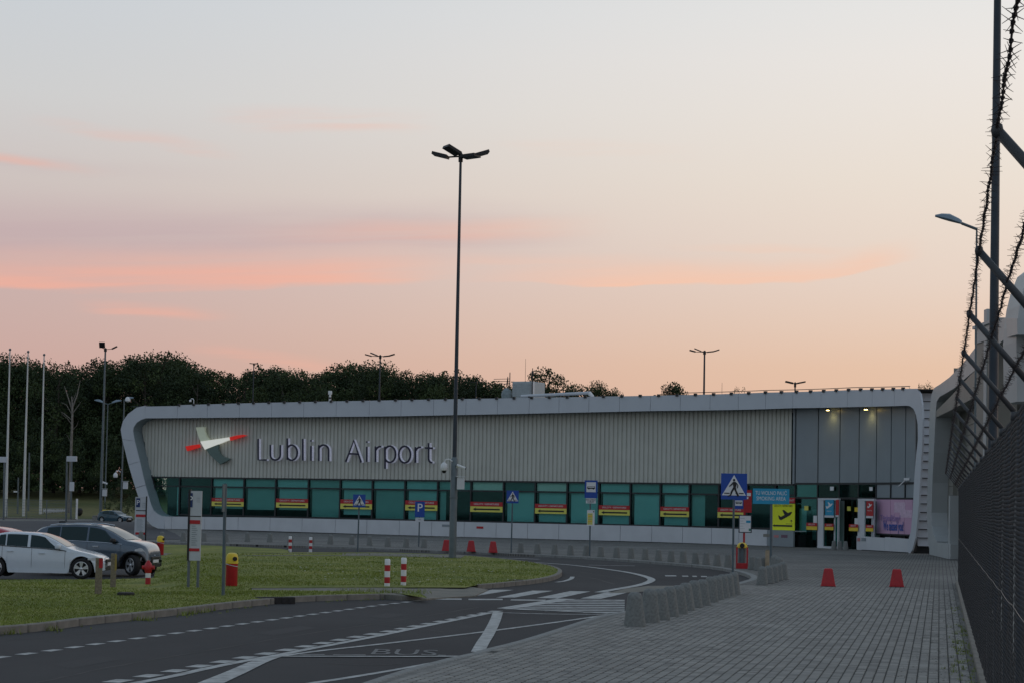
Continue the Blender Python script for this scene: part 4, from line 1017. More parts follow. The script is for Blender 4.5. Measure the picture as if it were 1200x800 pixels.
# ------------------------------------------------------------------ hall beyond (right), standing nearer
HC = Curve([(22.9,114.5),(22.25,109.8),(20.85,97.6),(19.8,89),(19.0,82),(18.2,75),(17.2,67)], 8)
hall = thing('terminal_hall', 'taller pale terminal hall with sweeping roof edge behind the fence', 'building', (0,0,0))
def hpt(x, y, d=0): return HC.hit(x, y, d)
ho = [(1144,405.5),(1135,417.5),(1126.5,427.8),(1112.5,441.8),(1102,449.5),(1094.5,454.2),(1091.5,462),(1089.6,478),(1088.8,500),(1088.2,530),(1087,565),(1086.2,600),(1086.6,622),(1088,638),(1091,650.6)]
hi = [(1150,427),(1142,434),(1130,444),(1118,454.5),(1107,461),(1101,464.5),(1097.6,470),(1096.6,482),(1095.6,502),(1094.4,530),(1092.6,565),(1091.6,600),(1092.2,616),(1094,626),(1098,634)]
def hring(O_, I_, m, d0=0.0, d1=.9, name='frame_panel'):
    mb = MB(); n = len(O_); vs = []
    for a, b2 in zip(O_, I_): vs += [HC.P(a[0],d0,a[1]), HC.P(b2[0],d0,b2[1]), HC.P(b2[0],d1,b2[1]), HC.P(a[0],d1,a[1])]
    fs = []
    for i in range(n-1): a = 4*i; c = a+4; fs += [(a,a+1,c+1,c),(a+1,a+2,c+2,c+1),(a+2,a+3,c+3,c+2),(a+3,a,c,c+3)]
    fs += [(0,3,2,1),(4*n-4,4*n-3,4*n-2,4*n-1)]; mb.add(vs, fs); return mb.build(name, m, hall)
HO = [hpt(*q) for q in ho]; HI = [hpt(*q) for q in hi]
for i0, i1 in ((0,3),(3,6),(6,9),(9,11),(11,14)): hring(HO[i0:i1+1], HI[i0:i1+1], BWHITE, 0, 1.0)
# the roof edge goes on towards the viewer, rising
h2o = [(1192,373),(1180,373),(1170,373.5),(1163,377),(1153,391),(1144,405.5)]; h2i = [(1192,392),(1184,394),(1176,398),(1167,406),(1158,418),(1150,427)]
hring([hpt(*q) for q in h2o], [hpt(*q) for q in h2i], BWHITE, 0, 3.5)
# recessed wall of horizontal panels
for k in range(14):
    z0_ = .9+k*.46; mb = MB(); a, b2 = hpt(1088,560)[0], hpt(1113,560)[0]
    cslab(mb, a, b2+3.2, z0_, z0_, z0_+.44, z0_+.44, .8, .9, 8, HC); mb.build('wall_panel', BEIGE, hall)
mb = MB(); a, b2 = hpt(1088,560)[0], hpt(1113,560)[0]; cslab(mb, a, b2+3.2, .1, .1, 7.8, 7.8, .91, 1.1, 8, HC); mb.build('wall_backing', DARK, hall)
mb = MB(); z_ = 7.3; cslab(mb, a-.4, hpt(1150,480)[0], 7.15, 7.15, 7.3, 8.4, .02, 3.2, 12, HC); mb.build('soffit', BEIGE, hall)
# base block with its corner
mb = MB(); u0, u1 = hpt(1089.5,640)[0], hpt(1112,640)[0]; zt = hpt(1104,635.6)[1]
cslab(mb, u0, u1, .12, .12, zt, zt, -.02, .9, 4, HC); mb.build('plinth_panel', BWHITE, hall)
cp = HC.P(u1, 0, 0)
mb = MB(); mb.box(cp.x, cp.x+7, cp.y-.35, cp.y, .12, zt); mb.build('plinth_panel', BWHITE, hall)
mb = MB(); zw = atD(1116, 580, cp.y)[2]; mb.box(cp.x+.10, cp.x+3.5, cp.y+.3, cp.y+.6, zt, zw); mb.build('wall_panel', BWHITE, hall)
# ribbed wall behind the barbed wire
mb = MB(); xw, yw = HC.P(hpt(1120,500)[0], .9, 0).x, cp.y+.62
k = 0
while k < 40:
    x0 = cp.x+.3+k*.33; mb.add([(x0,yw,1.2),(x0+.2,yw,1.2),(x0+.2,yw,9.2),(x0,yw,9.2),(x0+.24,yw-.06,1.2),(x0+.31,yw-.06,1.2),(x0+.31,yw-.06,9.2),(x0+.24,yw-.06,9.2),(x0+.33,yw,1.2),(x0+.33,yw,9.2)], [(0,1,2,3),(1,4,7,2),(4,5,6,7),(5,8,9,6)]); k += 1
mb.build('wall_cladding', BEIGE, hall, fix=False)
# cornice block and grey shaft over the roof edge
q0, q1 = atD(1167, 372, 78), atD(1197, 388, 78)
mb = MB(); mb.box(q0.x, q1.x, 78, 82, q0.z-.12, q0.z); mb.build('cornice', BWHITE, hall)
mb = MB(); mb.box(q0.x+.1, q1.x-.05, 78.1, 82, q1.z-.2, q0.z-.12); mb.build('cornice_band', BWHITE, hall)
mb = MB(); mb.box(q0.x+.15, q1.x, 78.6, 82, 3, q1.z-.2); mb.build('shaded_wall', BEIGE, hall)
q0 = atD(1156.5, 362, 80); q1 = atD(1163, 362, 80); mb = MB(); mb.box(q0.x, q1.x, 80, 80.5, 4, q0.z); mb.build('grey_shaft', BWHITE, hall)
pts = [atD(x, y, 74) for x, y in ((1192,470),(1191,400),(1192,380),(1195,358),(1200,338),(1208,318),(1225,305),(1225,470))]
mb = MB(); mb.slab([(p.x,p.z) for p in pts], 74, 76); mb.build('end_wall', BWHITE, hall)
# louvred strip between the two buildings
lv = thing('louvred_link', 'narrow link between both buildings clad in white horizontal boards', 'wall', (0,0,0))
p0, p1 = atD(1077, 470, 110.6), atD(1094, 470, 110.6)
MB().box(p0.x, p1.x, 110.8, 111.1, 0, atD(1085, 457.5, 110.6).z).build('backing', DARK, lv)
zt = atD(1085, 457, 110.6).z; k = 0; z0_ = .5
while z0_ < zt-.2:
    mb = MB(); mb.hexa([(p0.x,110.50,z0_),(p1.x,110.50,z0_),(p1.x,110.78,z0_+.04),(p0.x,110.78,z0_+.04),(p0.x,110.62,z0_+.42),(p1.x,110.62,z0_+.42),(p1.x,110.78,z0_+.42),(p0.x,110.78,z0_+.42)]); mb.build('board', FASC, lv); z0_ += .46

# ------------------------------------------------------------------ things on the roof
def roofp(px, py, d): u, z = FC.hit(px, py, d); return FC.P(u, d, z)
def rbox(name, label, cat, x0, x1, y0, y1, d, depth, m, parts=None):
    t0, w_, h_ = wall_rect(name, label, cat, x0, x1, y0, y1, d); 
    MB().bevbox(-w_/2,w_/2,0,depth,0,h_,.04).build('body', m, t0); return t0, w_, h_
t0, w_, h_ = rbox('ventilation_unit', 'large grey box shaped ventilation unit on the terminal roof', 'roof unit', 600, 621.6, 446.4, 468, 9, 2.2, mat('unit_grey', (.42,.46,.47), .5, var=.06))
for k in range(7): MB().box(-w_/2+.05,w_/2-.05,-.03,0,h_*(.08+.12*k),h_*(.08+.12*k)+.14).build('louvre', mat('unit_grey2', (.36,.40,.41), .5), t0)
MB().box(w_/2+.02,w_/2+.16,.1,.3,0,h_*1.0).build('side_rail', WHITE, t0)
t0, w_, h_ = wall_rect('duct', 'long pale pipe duct lying along the terminal roof edge', 'duct', 611, 695, 461.4, 465.4, 7)
MB().tube((-w_/2,0,h_/2),(w_/2-.25,0,h_/2+.18),.11,n=10).build('pipe', GALV if False else FASC, t0); MB().tube((w_/2-.3,0,h_/2+.18),(w_/2,0,h_/2-.12),.15,.12,n=10).build('end_bend', WHITE, t0)
for k in range(5): MB().box(-w_/2+.6+k*2.4,-w_/2+.7+k*2.4,-.1,.1,-.25,h_/2).build('bracket', DARK, t0)
t0, w_, h_ = wall_rect('satellite_dish', 'round grey dish housing standing left of the roof ventilation unit', 'dish', 588, 600, 454, 468, 9)
MB().lathe([(.36,0),(.40,h_*.45),(.34,h_*.72),(.18,h_*.92),(.02,h_)], 14).build('dome', mat('dome_grey', (.22,.27,.28), .6, var=.2), t0)
def mast_thing(name, label, cat, px, ytop, ybot, d, r, m=DARK):
    u, z0_ = FC.hit(px, ybot, d); z1_ = FC.hit(px, ytop, d)[1]; p = FC.P(u, d, z0_); t0 = thing(name, label, cat, p); MB().tube((0,0,0),(0,0,z1_-z0_),r,r*.7,6).build('mast', m, t0); return t0, z1_-z0_
t0, hh = mast_thing('aerial', 'roof aerial with thin horizontal rods above the dish', 'aerial', 597, 436, 468, 9, .05)
for k, dz in ((0,-.45),(1,-.62),(2,-.8)): MB().tube((-1.15,0,hh+dz-.05),(0,0,hh+dz),.018,n=4).build('rod', DARK, t0)
for k in range(3): MB().tube((-.25+.07*k,-.05,hh-1.05+.1*k),(-.15,0,hh-.3),.02,n=4).build('element', DARK, t0)
mast_thing('whip_aerial', 'hair thin whip aerial rising from the roof unit', 'aerial', 615.5, 420, 447, 9, .016)
t0, hh = mast_thing('roof_mast', 'short dark mast right of the roof ventilation unit', 'mast', 623.6, 431, 462, 9, .045); MB().lathe([(.07,hh-.5),(.09,hh-.35),(.07,hh-.2)], 8).build('lamp', DARK, t0)
t0, hh = mast_thing('vent_pipe', 'short white banded pipe on the left part of the roof', 'pipe', 386.6, 457.6, 471, 3, .10, WHITE); MB().lathe([(.13,hh-.25),(.14,hh-.1),(.13,hh)], 10).build('cap', WHITE, t0); MB().lathe([(.108,hh*.3),(.108,hh*.45)], 10).build('band', DARK, t0)
t0, hh = mast_thing('roof_camera', 'tiny white hooked camera at the left roof edge', 'camera', 227, 468, 473.5, .6, .03, WHITE); MB().path([(0,0,hh),(-.1,0,hh+.1),(-.22,0,hh+.05)],.03,5).build('neck', WHITE, t0); MB().lathe([(.07,-.1),(.09,0),(.03,.06)],8,(-.25,0,hh-.05)).build('head', WHITE, t0)
for px, yt, yb in ((846,448,459),(313.5,466,471),(1078,449,455)): pass
t0, hh = mast_thing('whip_aerial', 'hair thin whip aerial near the right part of the roof', 'aerial', 846, 448, 461, 5, .014)

# ------------------------------------------------------------------ lighting masts
def flood_head(mb, c, yaw, tilt, w=.62, l=.52, h=.10):
    ct, st_ = math.cos(tilt), math.sin(tilt); cy, sy_ = math.cos(yaw), math.sin(yaw); ps = []
    for z in (-h/2, h/2):
        for x, y in ((0,-w/2),(l,-w/2),(l,w/2),(0,w/2)):
            X_, Z_ = x*ct-z*st_, x*st_+z*ct; ps.append((c[0]+X_*cy-y*sy_, c[1]+X_*sy_+y*cy, c[2]+Z_))
    mb.hexa(ps)
def floodmast(label, base, height, heads, r=.13, grp='floodlight masts', scale=1.0, m=GALVD, cat='floodlight mast'):
    t0 = thing('floodlight_mast', label, cat, base, 0, grp); rt = r*.5
    MB().tube((0,0,0),(0,0,height),r,rt,12).build('pole', m, t0, smooth=True)
    MB().lathe([(rt*1.8,height-.35*scale),(rt*1.8,height-.05*scale),(rt*.8,height+.05*scale)],10).build('collar', BLACK, t0)
    for (ang, dist, up, yaw, tilt) in heads:
        e = (math.cos(ang)*dist*scale, math.sin(ang)*dist*scale, height-.1*scale+up*scale)
        a_ = MB().tube((0,0,height-.12*scale), e, .035*scale, n=6).build('arm', BLACK, t0)
        mb = MB(); flood_head(mb, e, yaw, tilt, .62*scale, .62*scale, .11*scale); mb.build('floodlight', BLACK, t0)
    return t0
base = at(530.2, 653, GZ); hgt = atD(539.6, 180, base.y).z-base.z
mast = floodmast('tall slender floodlight mast with four dark heads standing on the grass island', base, hgt, [(R(172),.52,-.05,R(170),R(14)),(R(200),.10,.06,R(205),R(26)),(R(-20),.12,-.06,R(-25),R(4)),(R(-4),.52,.0,R(8),R(18)),], r=.10)
MB().lathe([(.15,0),(.135,3.9),(.095,3.98)],14).build('lower_sleeve', GALV, mast, smooth=True)
for z_ in (2.35,): MB().lathe([(.155,z_),(.155,z_+.07)],14).build('band', GALV, mast)
def cctv_on(pole_base, zc, label, gr=None, s=1.0, sides=('dome','bullet','box')):
    if 'dome' in sides:
        t0 = thing('dome_camera', 'white dome camera hanging from a curved arm on '+label, 'camera', Vector(pole_base)+Vector((-.08*s,-.15*s,zc)))
        MB().path([(.0,0,.25*s),(-.12*s,0,.33*s),(-.26*s,0,.32*s),(-.32*s,0,.18*s)], .03*s, 6).build('arm', WHITE, t0)
        MB().lathe([(.05*s,.20*s),(.13*s,.12*s),(.15*s,-.05*s),(.12*s,-.12*s)],12,(-.32*s,0,0)).build('housing', WHITE, t0, smooth=True)
        MB().lathe([(.10*s,-.12*s),(.07*s,-.2*s),(.02*s,-.23*s)],12,(-.32*s,0,0)).build('lens_dome', BLACK, t0, smooth=True)
    if 'bullet' in sides:
        t0 = thing('bullet_camera', 'white bullet camera pointing right from '+label, 'camera', Vector(pole_base)+Vector((.1*s,-.15*s,zc)))
        MB().tube((0,0,.1*s),(.34*s,0,-.02*s),.06*s,n=10).build('body', WHITE, t0); MB().tube((.33*s,0,-.015*s),(.37*s,0,-.03*s),.05*s,n=10).build('lens', BLACK, t0); MB().tube((-.02*s,.05*s,0),(.1*s,0,.05*s),.02*s,n=6).build('bracket', WHITE, t0)
    if 'box' in sides:
        t0 = thing('control_box', 'grey control box strapped to '+label, 'box', Vector(pole_base)+Vector((.12*s,-.15*s,zc-.85*s)))
        MB().bevbox(0,.30*s,-.1*s,.1*s,0,.45*s,.02).build('body', FASC2, t0); MB().box(-.03*s,.33*s,-.13*s,.13*s,.48*s,.51*s).build('rain_hood', FASC2, t0)
zc = atD(532, 547.5, base.y).z-base.z
cctv_on(base, zc, 'the tall mast on the grass island')
# masts behind the terminal
farh = [(R(178),.9,0,R(175),R(14)),(R(150),.45,.1,R(165),R(22)),(R(20),.35,0,R(15),R(8)),(R(0),.85,.05,R(3),R(18))]
for px, yt, D_, lb in ((443.5,416,205,'four-headed floodlight mast behind the roof, left of the tall near mast'),(825,411,175,'four-headed floodlight mast standing alone above the right part of the roof')):
    p = atD(px-2, 600, D_); p.z = 0; hgt = atD(px, yt, D_).z; floodmast(lb, p, hgt, farh, .14, scale=.98*D_/200)
p = atD(930, 600, 190); p.z = 0; floodmast('low mast with two dark heads just above the roof at the right', p, atD(931.5,448,190).z, [(R(178),.15,.05,R(176),R(12)),(R(2),.15,.05,R(4),R(12))], .12, scale=1.2)
p = atD(293, 600, 230); p.z = 0; floodmast('thin mast with small twin lamp among the trees left of the roof', p, atD(294.5,425.5,230).z, [(R(178),.05,.05,R(176),R(5)),(R(2),.05,.05,R(4),R(5))], .11, scale=.7)
p = atD(555, 600, 240); p.z = 0; floodmast('faint mast with flat heads against the trees beside the roof dish', p, atD(557.5,447,240).z, [(R(178),.2,.0,R(176),R(5)),(R(2),.2,.0,R(4),R(5))], .10, scale=.8)
p = at(117.6, 609, 0); hgt = atD(123.6, 408, p.y).z; lm = floodmast('tall mast with dark square heads at the far car park entry', p, hgt, [(R(180),.35,.15,R(-90),R(65)),(R(0),.7,.05,R(5),R(28))], .17, scale=.95, m=GALV)
cctv_on(p, atD(118, 566, p.y).z, 'the tall far mast by the yellow barrier', s=1.5, sides=('box','bullet'))

# street lamps
def street_lamp(label, base, h_, arms, r=.08, m=GALV, head=1.0, grp='street lamps'):
    t0 = thing('street_lamp', label, 'street lamp', base, 0, grp); MB().tube((0,0,0),(0,0,h_),r,r*.6,10).build('pole', m, t0, smooth=True)
    for sgn, ln, up in arms:
        MB().tube((0,0,h_-.05),(sgn*ln,0,h_+up),.045*head,n=6).build('arm', m, t0)
        mb = MB(); c = Vector((sgn*ln,0,h_+up)); dx = Vector((sgn*.97,0,.25)).normalized(); L_ = .82*head
        secs = [(0,.05,.05),(.12,.10,.07),(.45,.16,.10),(.75,.13,.07),(1.0,.03,.02)]; n = 8; vs = []
        for t_, wy, hz in secs:
            for k in range(n):
                a = 2*math.pi*k/n; z_ = math.sin(a); vs.append(c+dx*(t_*L_)+Vector((0, math.cos(a)*wy*head, (z_*hz*1.9 if z_ > 0 else z_*.03)*head)))
        fs = [(i*n+k,(i+1)*n+k,(i+1)*n+(k+1)%n,i*n+(k+1)%n) for i in range(len(secs)-1) for k in range(n)]+[tuple(range(n)),tuple(range(len(vs)-1,len(vs)-n-1,-1))]
        mb.add(vs, fs); mb.build('lamp_head', mat('lamp_shell', (.20,.27,.33), .35, var=.05), t0, smooth=True)
    return t0
p = at(122.5, 607, 0); street_lamp('double-armed street lamp just right of the tall far mast', p, atD(123, 473, p.y).z, [(-1,.45,.12),(1,.45,.12)], .09, head=1.35)
p = at(141.5, 610.5, 0); lp2 = street_lamp('single street lamp with bright round head left of the terminal corner', p, atD(146, 468, p.y).z, [(1,.15,.0)], .10, head=1.0)
MB().lathe([(.05,0),(.25,.12),(.27,.35),(.17,.50),(.03,.55)],12,(.35,0,atD(146,468,p.y).z-.25)).build('globe', WHITE, lp2, smooth=True)
cctv_on(p, atD(141, 557, p.y).z, 'the lamp post by the terminal corner', s=1.5, sides=('dome','box'))
D_ = 62.0; pt = atD(1148.5, 267, D_); 
street_lamp('street lamp with grey flat head reaching left behind the fence', (pt.x-.1, D_, 0), pt.z, [(-1,.46,.12)], .045, head=1.02)
D_ = 48.0; p = atD(1162, 600, D_); p.z = 0; pt = atD(1169, -6, D_)
t0 = thing('floodlight_mast', 'thick blue-grey mast behind the barbed wire at the right edge', 'floodlight mast', p, 0, 'floodlight masts'); MB().tube((0,0,0),(pt.x-p.x,0,pt.z),.125,.085,14).build('pole', GALVD, t0, smooth=True)
MB().tube((pt.x-p.x-.2,0,pt.z-.02),(pt.x-p.x+.1,0,pt.z),.03,n=6).build('arm', BLACK, t0)

# flagpoles
for i, (xb, yb, xt, yt) in enumerate(((6.8,606,11.7,411),(27.4,606,33,413.5),(47.3,606,51.7,417))):
    p = at(xb, yb, .05); t = atD(xt, yt, p.y); t0 = thing('flagpole', '%s of three bare white flagpoles at the far left' % ['leftmost','middle','rightmost'][i], 'flagpole', p, 0, 'bare white flagpoles')
    MB().tube((0,0,0),(t.x-p.x,0,t.z-p.z),.16,.06,10).build('pole', POLEW, t0, smooth=True); MB().lathe([(.05,0),(.14,.08),(.13,.2),(.03,.28)],8,(t.x-p.x,0,t.z-p.z)).build('finial', GALV, t0)
for x_, y0_, y1_, lb in ((20.5,559,606,'thin pole with a small white bracket between the left flagpoles'),(33.5,530,584,'thin grey pole in the meadow right of the middle flagpole'),(77.5,536,613,'dark steel post nearest the car park at the far left'),(83,540,609,'second dark steel post with grey sign behind the first'),(4.2,540,610,'grey sign mast left of the first flagpole')):
    p = at(x_, y1_, 0) if y1_ > 600 else Vector((atD(x_, 590, 225).x, 225, .6)); tp = atD(x_+1, y0_, p.y); t0 = thing('signal_post', lb, 'post', p); MB().tube((0,0,0),(tp.x-p.x,0,tp.z-p.z),.10,.08,8).build('pole', GALV, t0)
    if x_ in (77.5,): MB().bevbox(-.1,.75,-.2,.2,tp.z-p.z-.3,tp.z-p.z+.15,.03).build('head', FASC2, t0)
    if x_ in (4.2,): MB().bevbox(-.6,.2,-.1,.1,tp.z-p.z-.1,tp.z-p.z+.4,.03).build('sign_plate', FASC2, t0)
    if x_ in (83,): MB().bevbox(-.22,.22,-.1,.1,2.9,3.8,.03).build('sign_plate', FASC2, t0)
    if x_ == 20.5: MB().box(-.5,0,-.05,.05,2.7,2.85).build('bracket', WHITE, t0)
# mesh fence far left
p0, p1 = at(-40, 607.6, 0), at(89.5, 609.3, 0); D_ = p0.y
mf = thing('mesh_fence', 'low grey mesh fence in front of the meadow at the far left', 'fence', p0, math.atan2(p1.y-p0.y, p1.x-p0.x)); L_ = (p1-p0).length
MB().box(0,L_,-.08,.08,0,.14).build('base_board', mat('base_red', (.06,.02,.02), .8), mf)
k = 0; hf = 2.0
while k*2.0 < L_: MB().box(k*2.0-.03,k*2.0+.03,-.03,.03,0,hf).build('post', GALV, mf); k += 1
mb = MB()
n_ = int(L_/.12)
for i in range(n_): x_ = i*.12; mb.box(x_,x_+.012,-.006,.006,.14,hf)
for j in range(7): mb.box(0,L_,-.008,.008,.3+j*.27,.32+j*.27)
w__ = mb.build('wire_mesh', GALV, mf); w__['kind'] = 'stuff'
MB().box(L_-.08,L_+.08,-.08,.08,0,hf+.15).build('end_post', WHITE, mf)
# trolleys behind that fence
tr0 = None
for i in range(8):
    p = at(53.5+3.3*i, 606.6, 0); lb = 'silver luggage trolley, %s from the left in the row behind the mesh fence' % ordn(i+1)
    if tr0 is None:
        tr0 = thing('luggage_trolley', lb, 'trolley', p, .3, 'luggage trolleys parked behind the mesh fence')
        MB().box(-.25,.25,-.4,.4,.18,.22).build('platform', FASC2, tr0)
        mb = MB(); mb.path([(-.25,.4,.2),(-.25,.48,1.0),(.25,.48,1.0),(.25,.4,.2)], .03, 5); mb.path([(-.25,.46,.7),(.25,.46,.7)], .02, 5); mb.build('handle_frame', FASC2, tr0)
        MB().box(-.22,.22,.2,.42,.65,.9).build('basket', FASC2, tr0)
        for sx_, sy_2 in ((-.2,-.3),(.2,-.3),(0,.35)): MB().tube((sx_-.02,sy_2,.09),(sx_+.02,sy_2,.09),.09,n=8).build('wheel', BLACK, tr0)
    else: dup(tr0, p, .3+.1*math.sin(i*2), lb)
# barrier posts by the far car
for x_, y_, w_, h_, m_, lb, nm in ((118.5,609.5,.30,.5,YEL,'small yellow barrier cabinet left of the orange one','barrier_cabinet'),(125.2,611,.50,1.0,ORNG,'orange barrier cabinet by the far teal car','barrier_cabinet'),(133.6,610.8,.36,.5,CONC,'pale concrete block right of the orange cabinet','concrete_block'),(112.5,610.4,.34,.5,CONC,'pale concrete block left of the yellow cabinet','concrete_block')):
    p = at(x_, y_, 0); t0 = thing(nm, lb, 'cabinet' if 'cab' in nm else 'block', p); MB().bevbox(-w_,w_,-.25,.25,0,h_*1.05,.05).build('body', m_, t0); MB().bevbox(-w_*.85,w_*.85,-.3,.3,h_*1.05,h_*1.15,.04).build('cap', m_ if m_ is not ORNG else YEL, t0)
for x_, y_, lb in ((93,607.6,'dark rounded ticket terminal at the end of the mesh fence'),(155,606,'dark rounded ticket terminal close to the left totem')):
    p = at(x_, y_, 0); t0 = thing('ticket_terminal', lb, 'ticket machine', p); MB().bevbox(-.12,.12,-.12,.12,0,.5,.03).build('stem', BLACK, t0); MB().lathe([(.18,.4),(.32,.6),(.33,.95),(.2,1.15)],12).build('head', TRIM, t0)

# ------------------------------------------------------------------ concrete bollards
def bollard_mesh():
    mb = MB(); n = 20; prof = [(.205,0),(.202,.03),(.158,.34),(.140,.47),(.131,.53),(.110,.570),(.070,.592),(.0001,.598)]
    def sq(a, r): # rounded-square footprint
        c, s_ = math.cos(a), math.sin(a); k = (abs(c)**3.2+abs(s_)**3.2)**(-1/3.2); return r*k*c*.94, r*k*s_*.94
    for r, z in prof:
        for k in range(n): x, y = sq(2*math.pi*k/n, r); mb.v.append((x, y, z))
    for i in range(len(prof)-1):
        for k in range(n): j = (k+1)%n; mb.f.append((i*n+k,i*n+j,(i+1)*n+j,(i+1)*n+k)); mb.mi.append(0)
    mb.f.append(tuple(range(n-1,-1,-1))); mb.mi.append(0)
    me = mb.mesh('bollard', BOLL, True); me.set_sharp_from_angle(angle=R(60)); return me
BM_ = bollard_mesh()
def bollard(px, py, label, grp, s=1.0, tilt=0):
    p = at(px, py, PZ+.012); o = link('bollard', BM_, None, p); o.rotation_euler = (rng.uniform(-.02,.02), rng.uniform(-.03,.03), face_cam(p, rng.uniform(-.25,.25))); o.scale = (s,s,s*rng.uniform(.97,1.03))
    tag(o, label, 'bollard', grp); return o
near = [(743.8,733.3),(760.4,729.2),(773.3,725.6),(784.4,721.9),(794.8,718.8),(803.8,714.6),(813.5,711.5),(822.9,708.8),(832.3,705.4),(839.5,702.6),(846.9,700.4),(853,698.5),(859.4,696.5)]
for i, (x, y) in enumerate(near): bollard(x, y-.5, 'rounded concrete bollard on the near paving, %s of thirteen counted from the closest' % ordn(i+1), 'near row of concrete bollards by the zebra crossing', 1.02-.009*i)
far = [(139,632.6),(165,633),(190,633.4),(214.8,634),(238.8,634),(264.8,634.6),(289.8,634.4),(316,634.9),(340,636.4),(364.8,637),(387,637.2),(412,637.6),(433,638.8),(454.3,640),(475.8,641),(496.8,641.4)]
far2 = [(610,647.3),(629.6,648.4),(650,649),(668.6,650),(687,650.7),(704,651.9),(722.3,653),(739.5,654),(756,655.2),(771.3,656.7),(786.3,657.8),(800.4,659),(815,660.6),(827.4,661.2),(840.2,662.5),(853,663.8),(881,666.8),(888.4,668),(894.6,667.6)]
for i, (x, y) in enumerate(far): bollard(x, y-.3, 'small far concrete bollard left of the red cones, %s from the left before the terminal' % ordn(i+1), 'far row of concrete bollards along the kerb', .80)
for i, (x, y) in enumerate(far2): bollard(x, y-.3, 'concrete bollard right of the far red cones, %s from the left along the curved kerb' % ordn(i+1), 'far row of concrete bollards along the kerb', .80)
for i, (x, y) in enumerate([(893,684.8),(900.7,683),(906.4,681.5),(911.5,679.8),(917.4,678.4)]): bollard(x, y-.4, 'concrete bollard in the short curved group by the smoking sign, %s from the front' % ordn(i+1), 'short curved group of bollards at the kerb end', .88)
for i, (x, y) in enumerate([(907.5,671.5),(913,673.5)]): bollard(x, y-.4, '%s hidden bollard at the back of the short curved group by the wooden post' % ['left','right'][i], 'short curved group of bollards at the kerb end')
for i, (x, y) in enumerate([(977.3,643.7),(984.3,643.9),(991,644.3)]): bollard(x, y-.2, 'dark concrete bollard before the left entrance door, %s of three from the left' % ordn(i+1), 'three bollards before the entrance', .85)

# red road cones (plastic truncated blocks)
cone = None
cones = [(523,644.9,'leftmost of three far cones, touching the tall mast'),(552,645.9,'middle of the three far cones'),(577.7,647,'right one of the three by the middle crossing sign'),(970.5,686.3,'left one of two on the open paving before the entrance'),(1050.8,686.9,'right one of two on the open paving, closer to the fence')]
for x, y, lb in cones:
    p = at(x, y-.2, PZ+.012); lb = 'red tapered plastic marker, '+lb
    if cone is None:
        cone = thing('red_marker', lb, 'cone', p, face_cam(p), 'red plastic markers')
        mb = MB(); vs = []
        for z, w_ in ((0,.20),(.05,.198),(.46,.125),(.50,.105),(.505,.09)):
            b_ = .03; 
            for sx_, sy_2 in ((-1,-1),(1,-1),(1,1),(-1,1)):
                vs.append((sx_*w_, sy_2*w_*.8, z))
        fs = [(i*4+k, i*4+(k+1)%4, i*4+4+(k+1)%4, i*4+4+k) for i in range(4) for k in range(4)]+[(3,2,1,0),(16,17,18,19)]
        mb.add(vs, fs); mb.build('body', RED, cone); MB().bevbox(-.215,.215,-.175,.175,0,.028,.008).build('base_plate', RED, cone)
    else: dup(cone, p, face_cam(p), lb)
# red and white posts
sp_ = None
for x, y, h_, lb in ((453.4,692,37.6,'front left post at the crossing path'),(472.6,690.8,38,'front right post at the crossing path'),(339.8,647.6,20,'far left post behind the island'),(363.8,647.6,19,'far right post behind the island')):
    p = at(x, y, 0); p.z = .05; hh = atD(x, y-h_, p.y).z-p.z; lb = 'red and white striped post, '+lb
    t0 = thing('striped_post', lb, 'post', p, 0, 'red and white striped posts'); r = .072
    n5 = 5
    for k in range(n5):
        z0_, z1_ = hh*(1-k/n5)-.0, hh*(1-(k+1)/n5)
        MB().lathe([(r,z1_),(r,z0_)] if k else [(r,z1_),(r,z0_-.02),(r*.8,z0_)],14).build('white_band' if k % 2 == 0 else 'red_band', WHITE if k % 2 == 0 else RED, t0, smooth=True)
# wooden posts
for x, y, h_, lb, refl in ((115,695.4,42.5,'nearer grey wooden post with red reflector strip by the white car',True),(132.3,687.3,39.5,'farther grey wooden post in front of the grey car',False)):
    p = at(x, y, GZ); hh = atD(x+1, y-h_, p.y).z-p.z; t0 = thing('wooden_post', lb, 'post', p, .2, 'wooden posts in the grass'); MB().bevbox(-.075,.075,-.06,.06,-.05,hh,.01).build('timber', WOOD, t0)
    if refl: MB().box(.072,.084,-.055,.055,hh*.72,hh*.98).build('reflector', RED, t0); MB().box(.0,.075,-.068,-.061,hh*.72,hh*.98).build('reflector', RED, t0)
    else: MB().box(.03,.085,-.068,-.061,hh*.5,hh*.97).build('side_strip', mat('ochre', (.30,.22,.06), .8), t0)
p = at(899, 668, PZ); hh = atD(898.5, 644.5, p.y).z-p.z; t0 = thing('wooden_post', 'pale wooden post between the bollards and the smoking sign', 'post', p, 0, None); MB().bevbox(-.07,.07,-.06,.06,0,hh,.01).build('timber', mat('pale_wood', (.36,.29,.20), .85, var=.15), t0); MB().bevbox(-.06,.06,-.05,.05,hh,hh+.03,.01).build('cap', WOOD, t0)
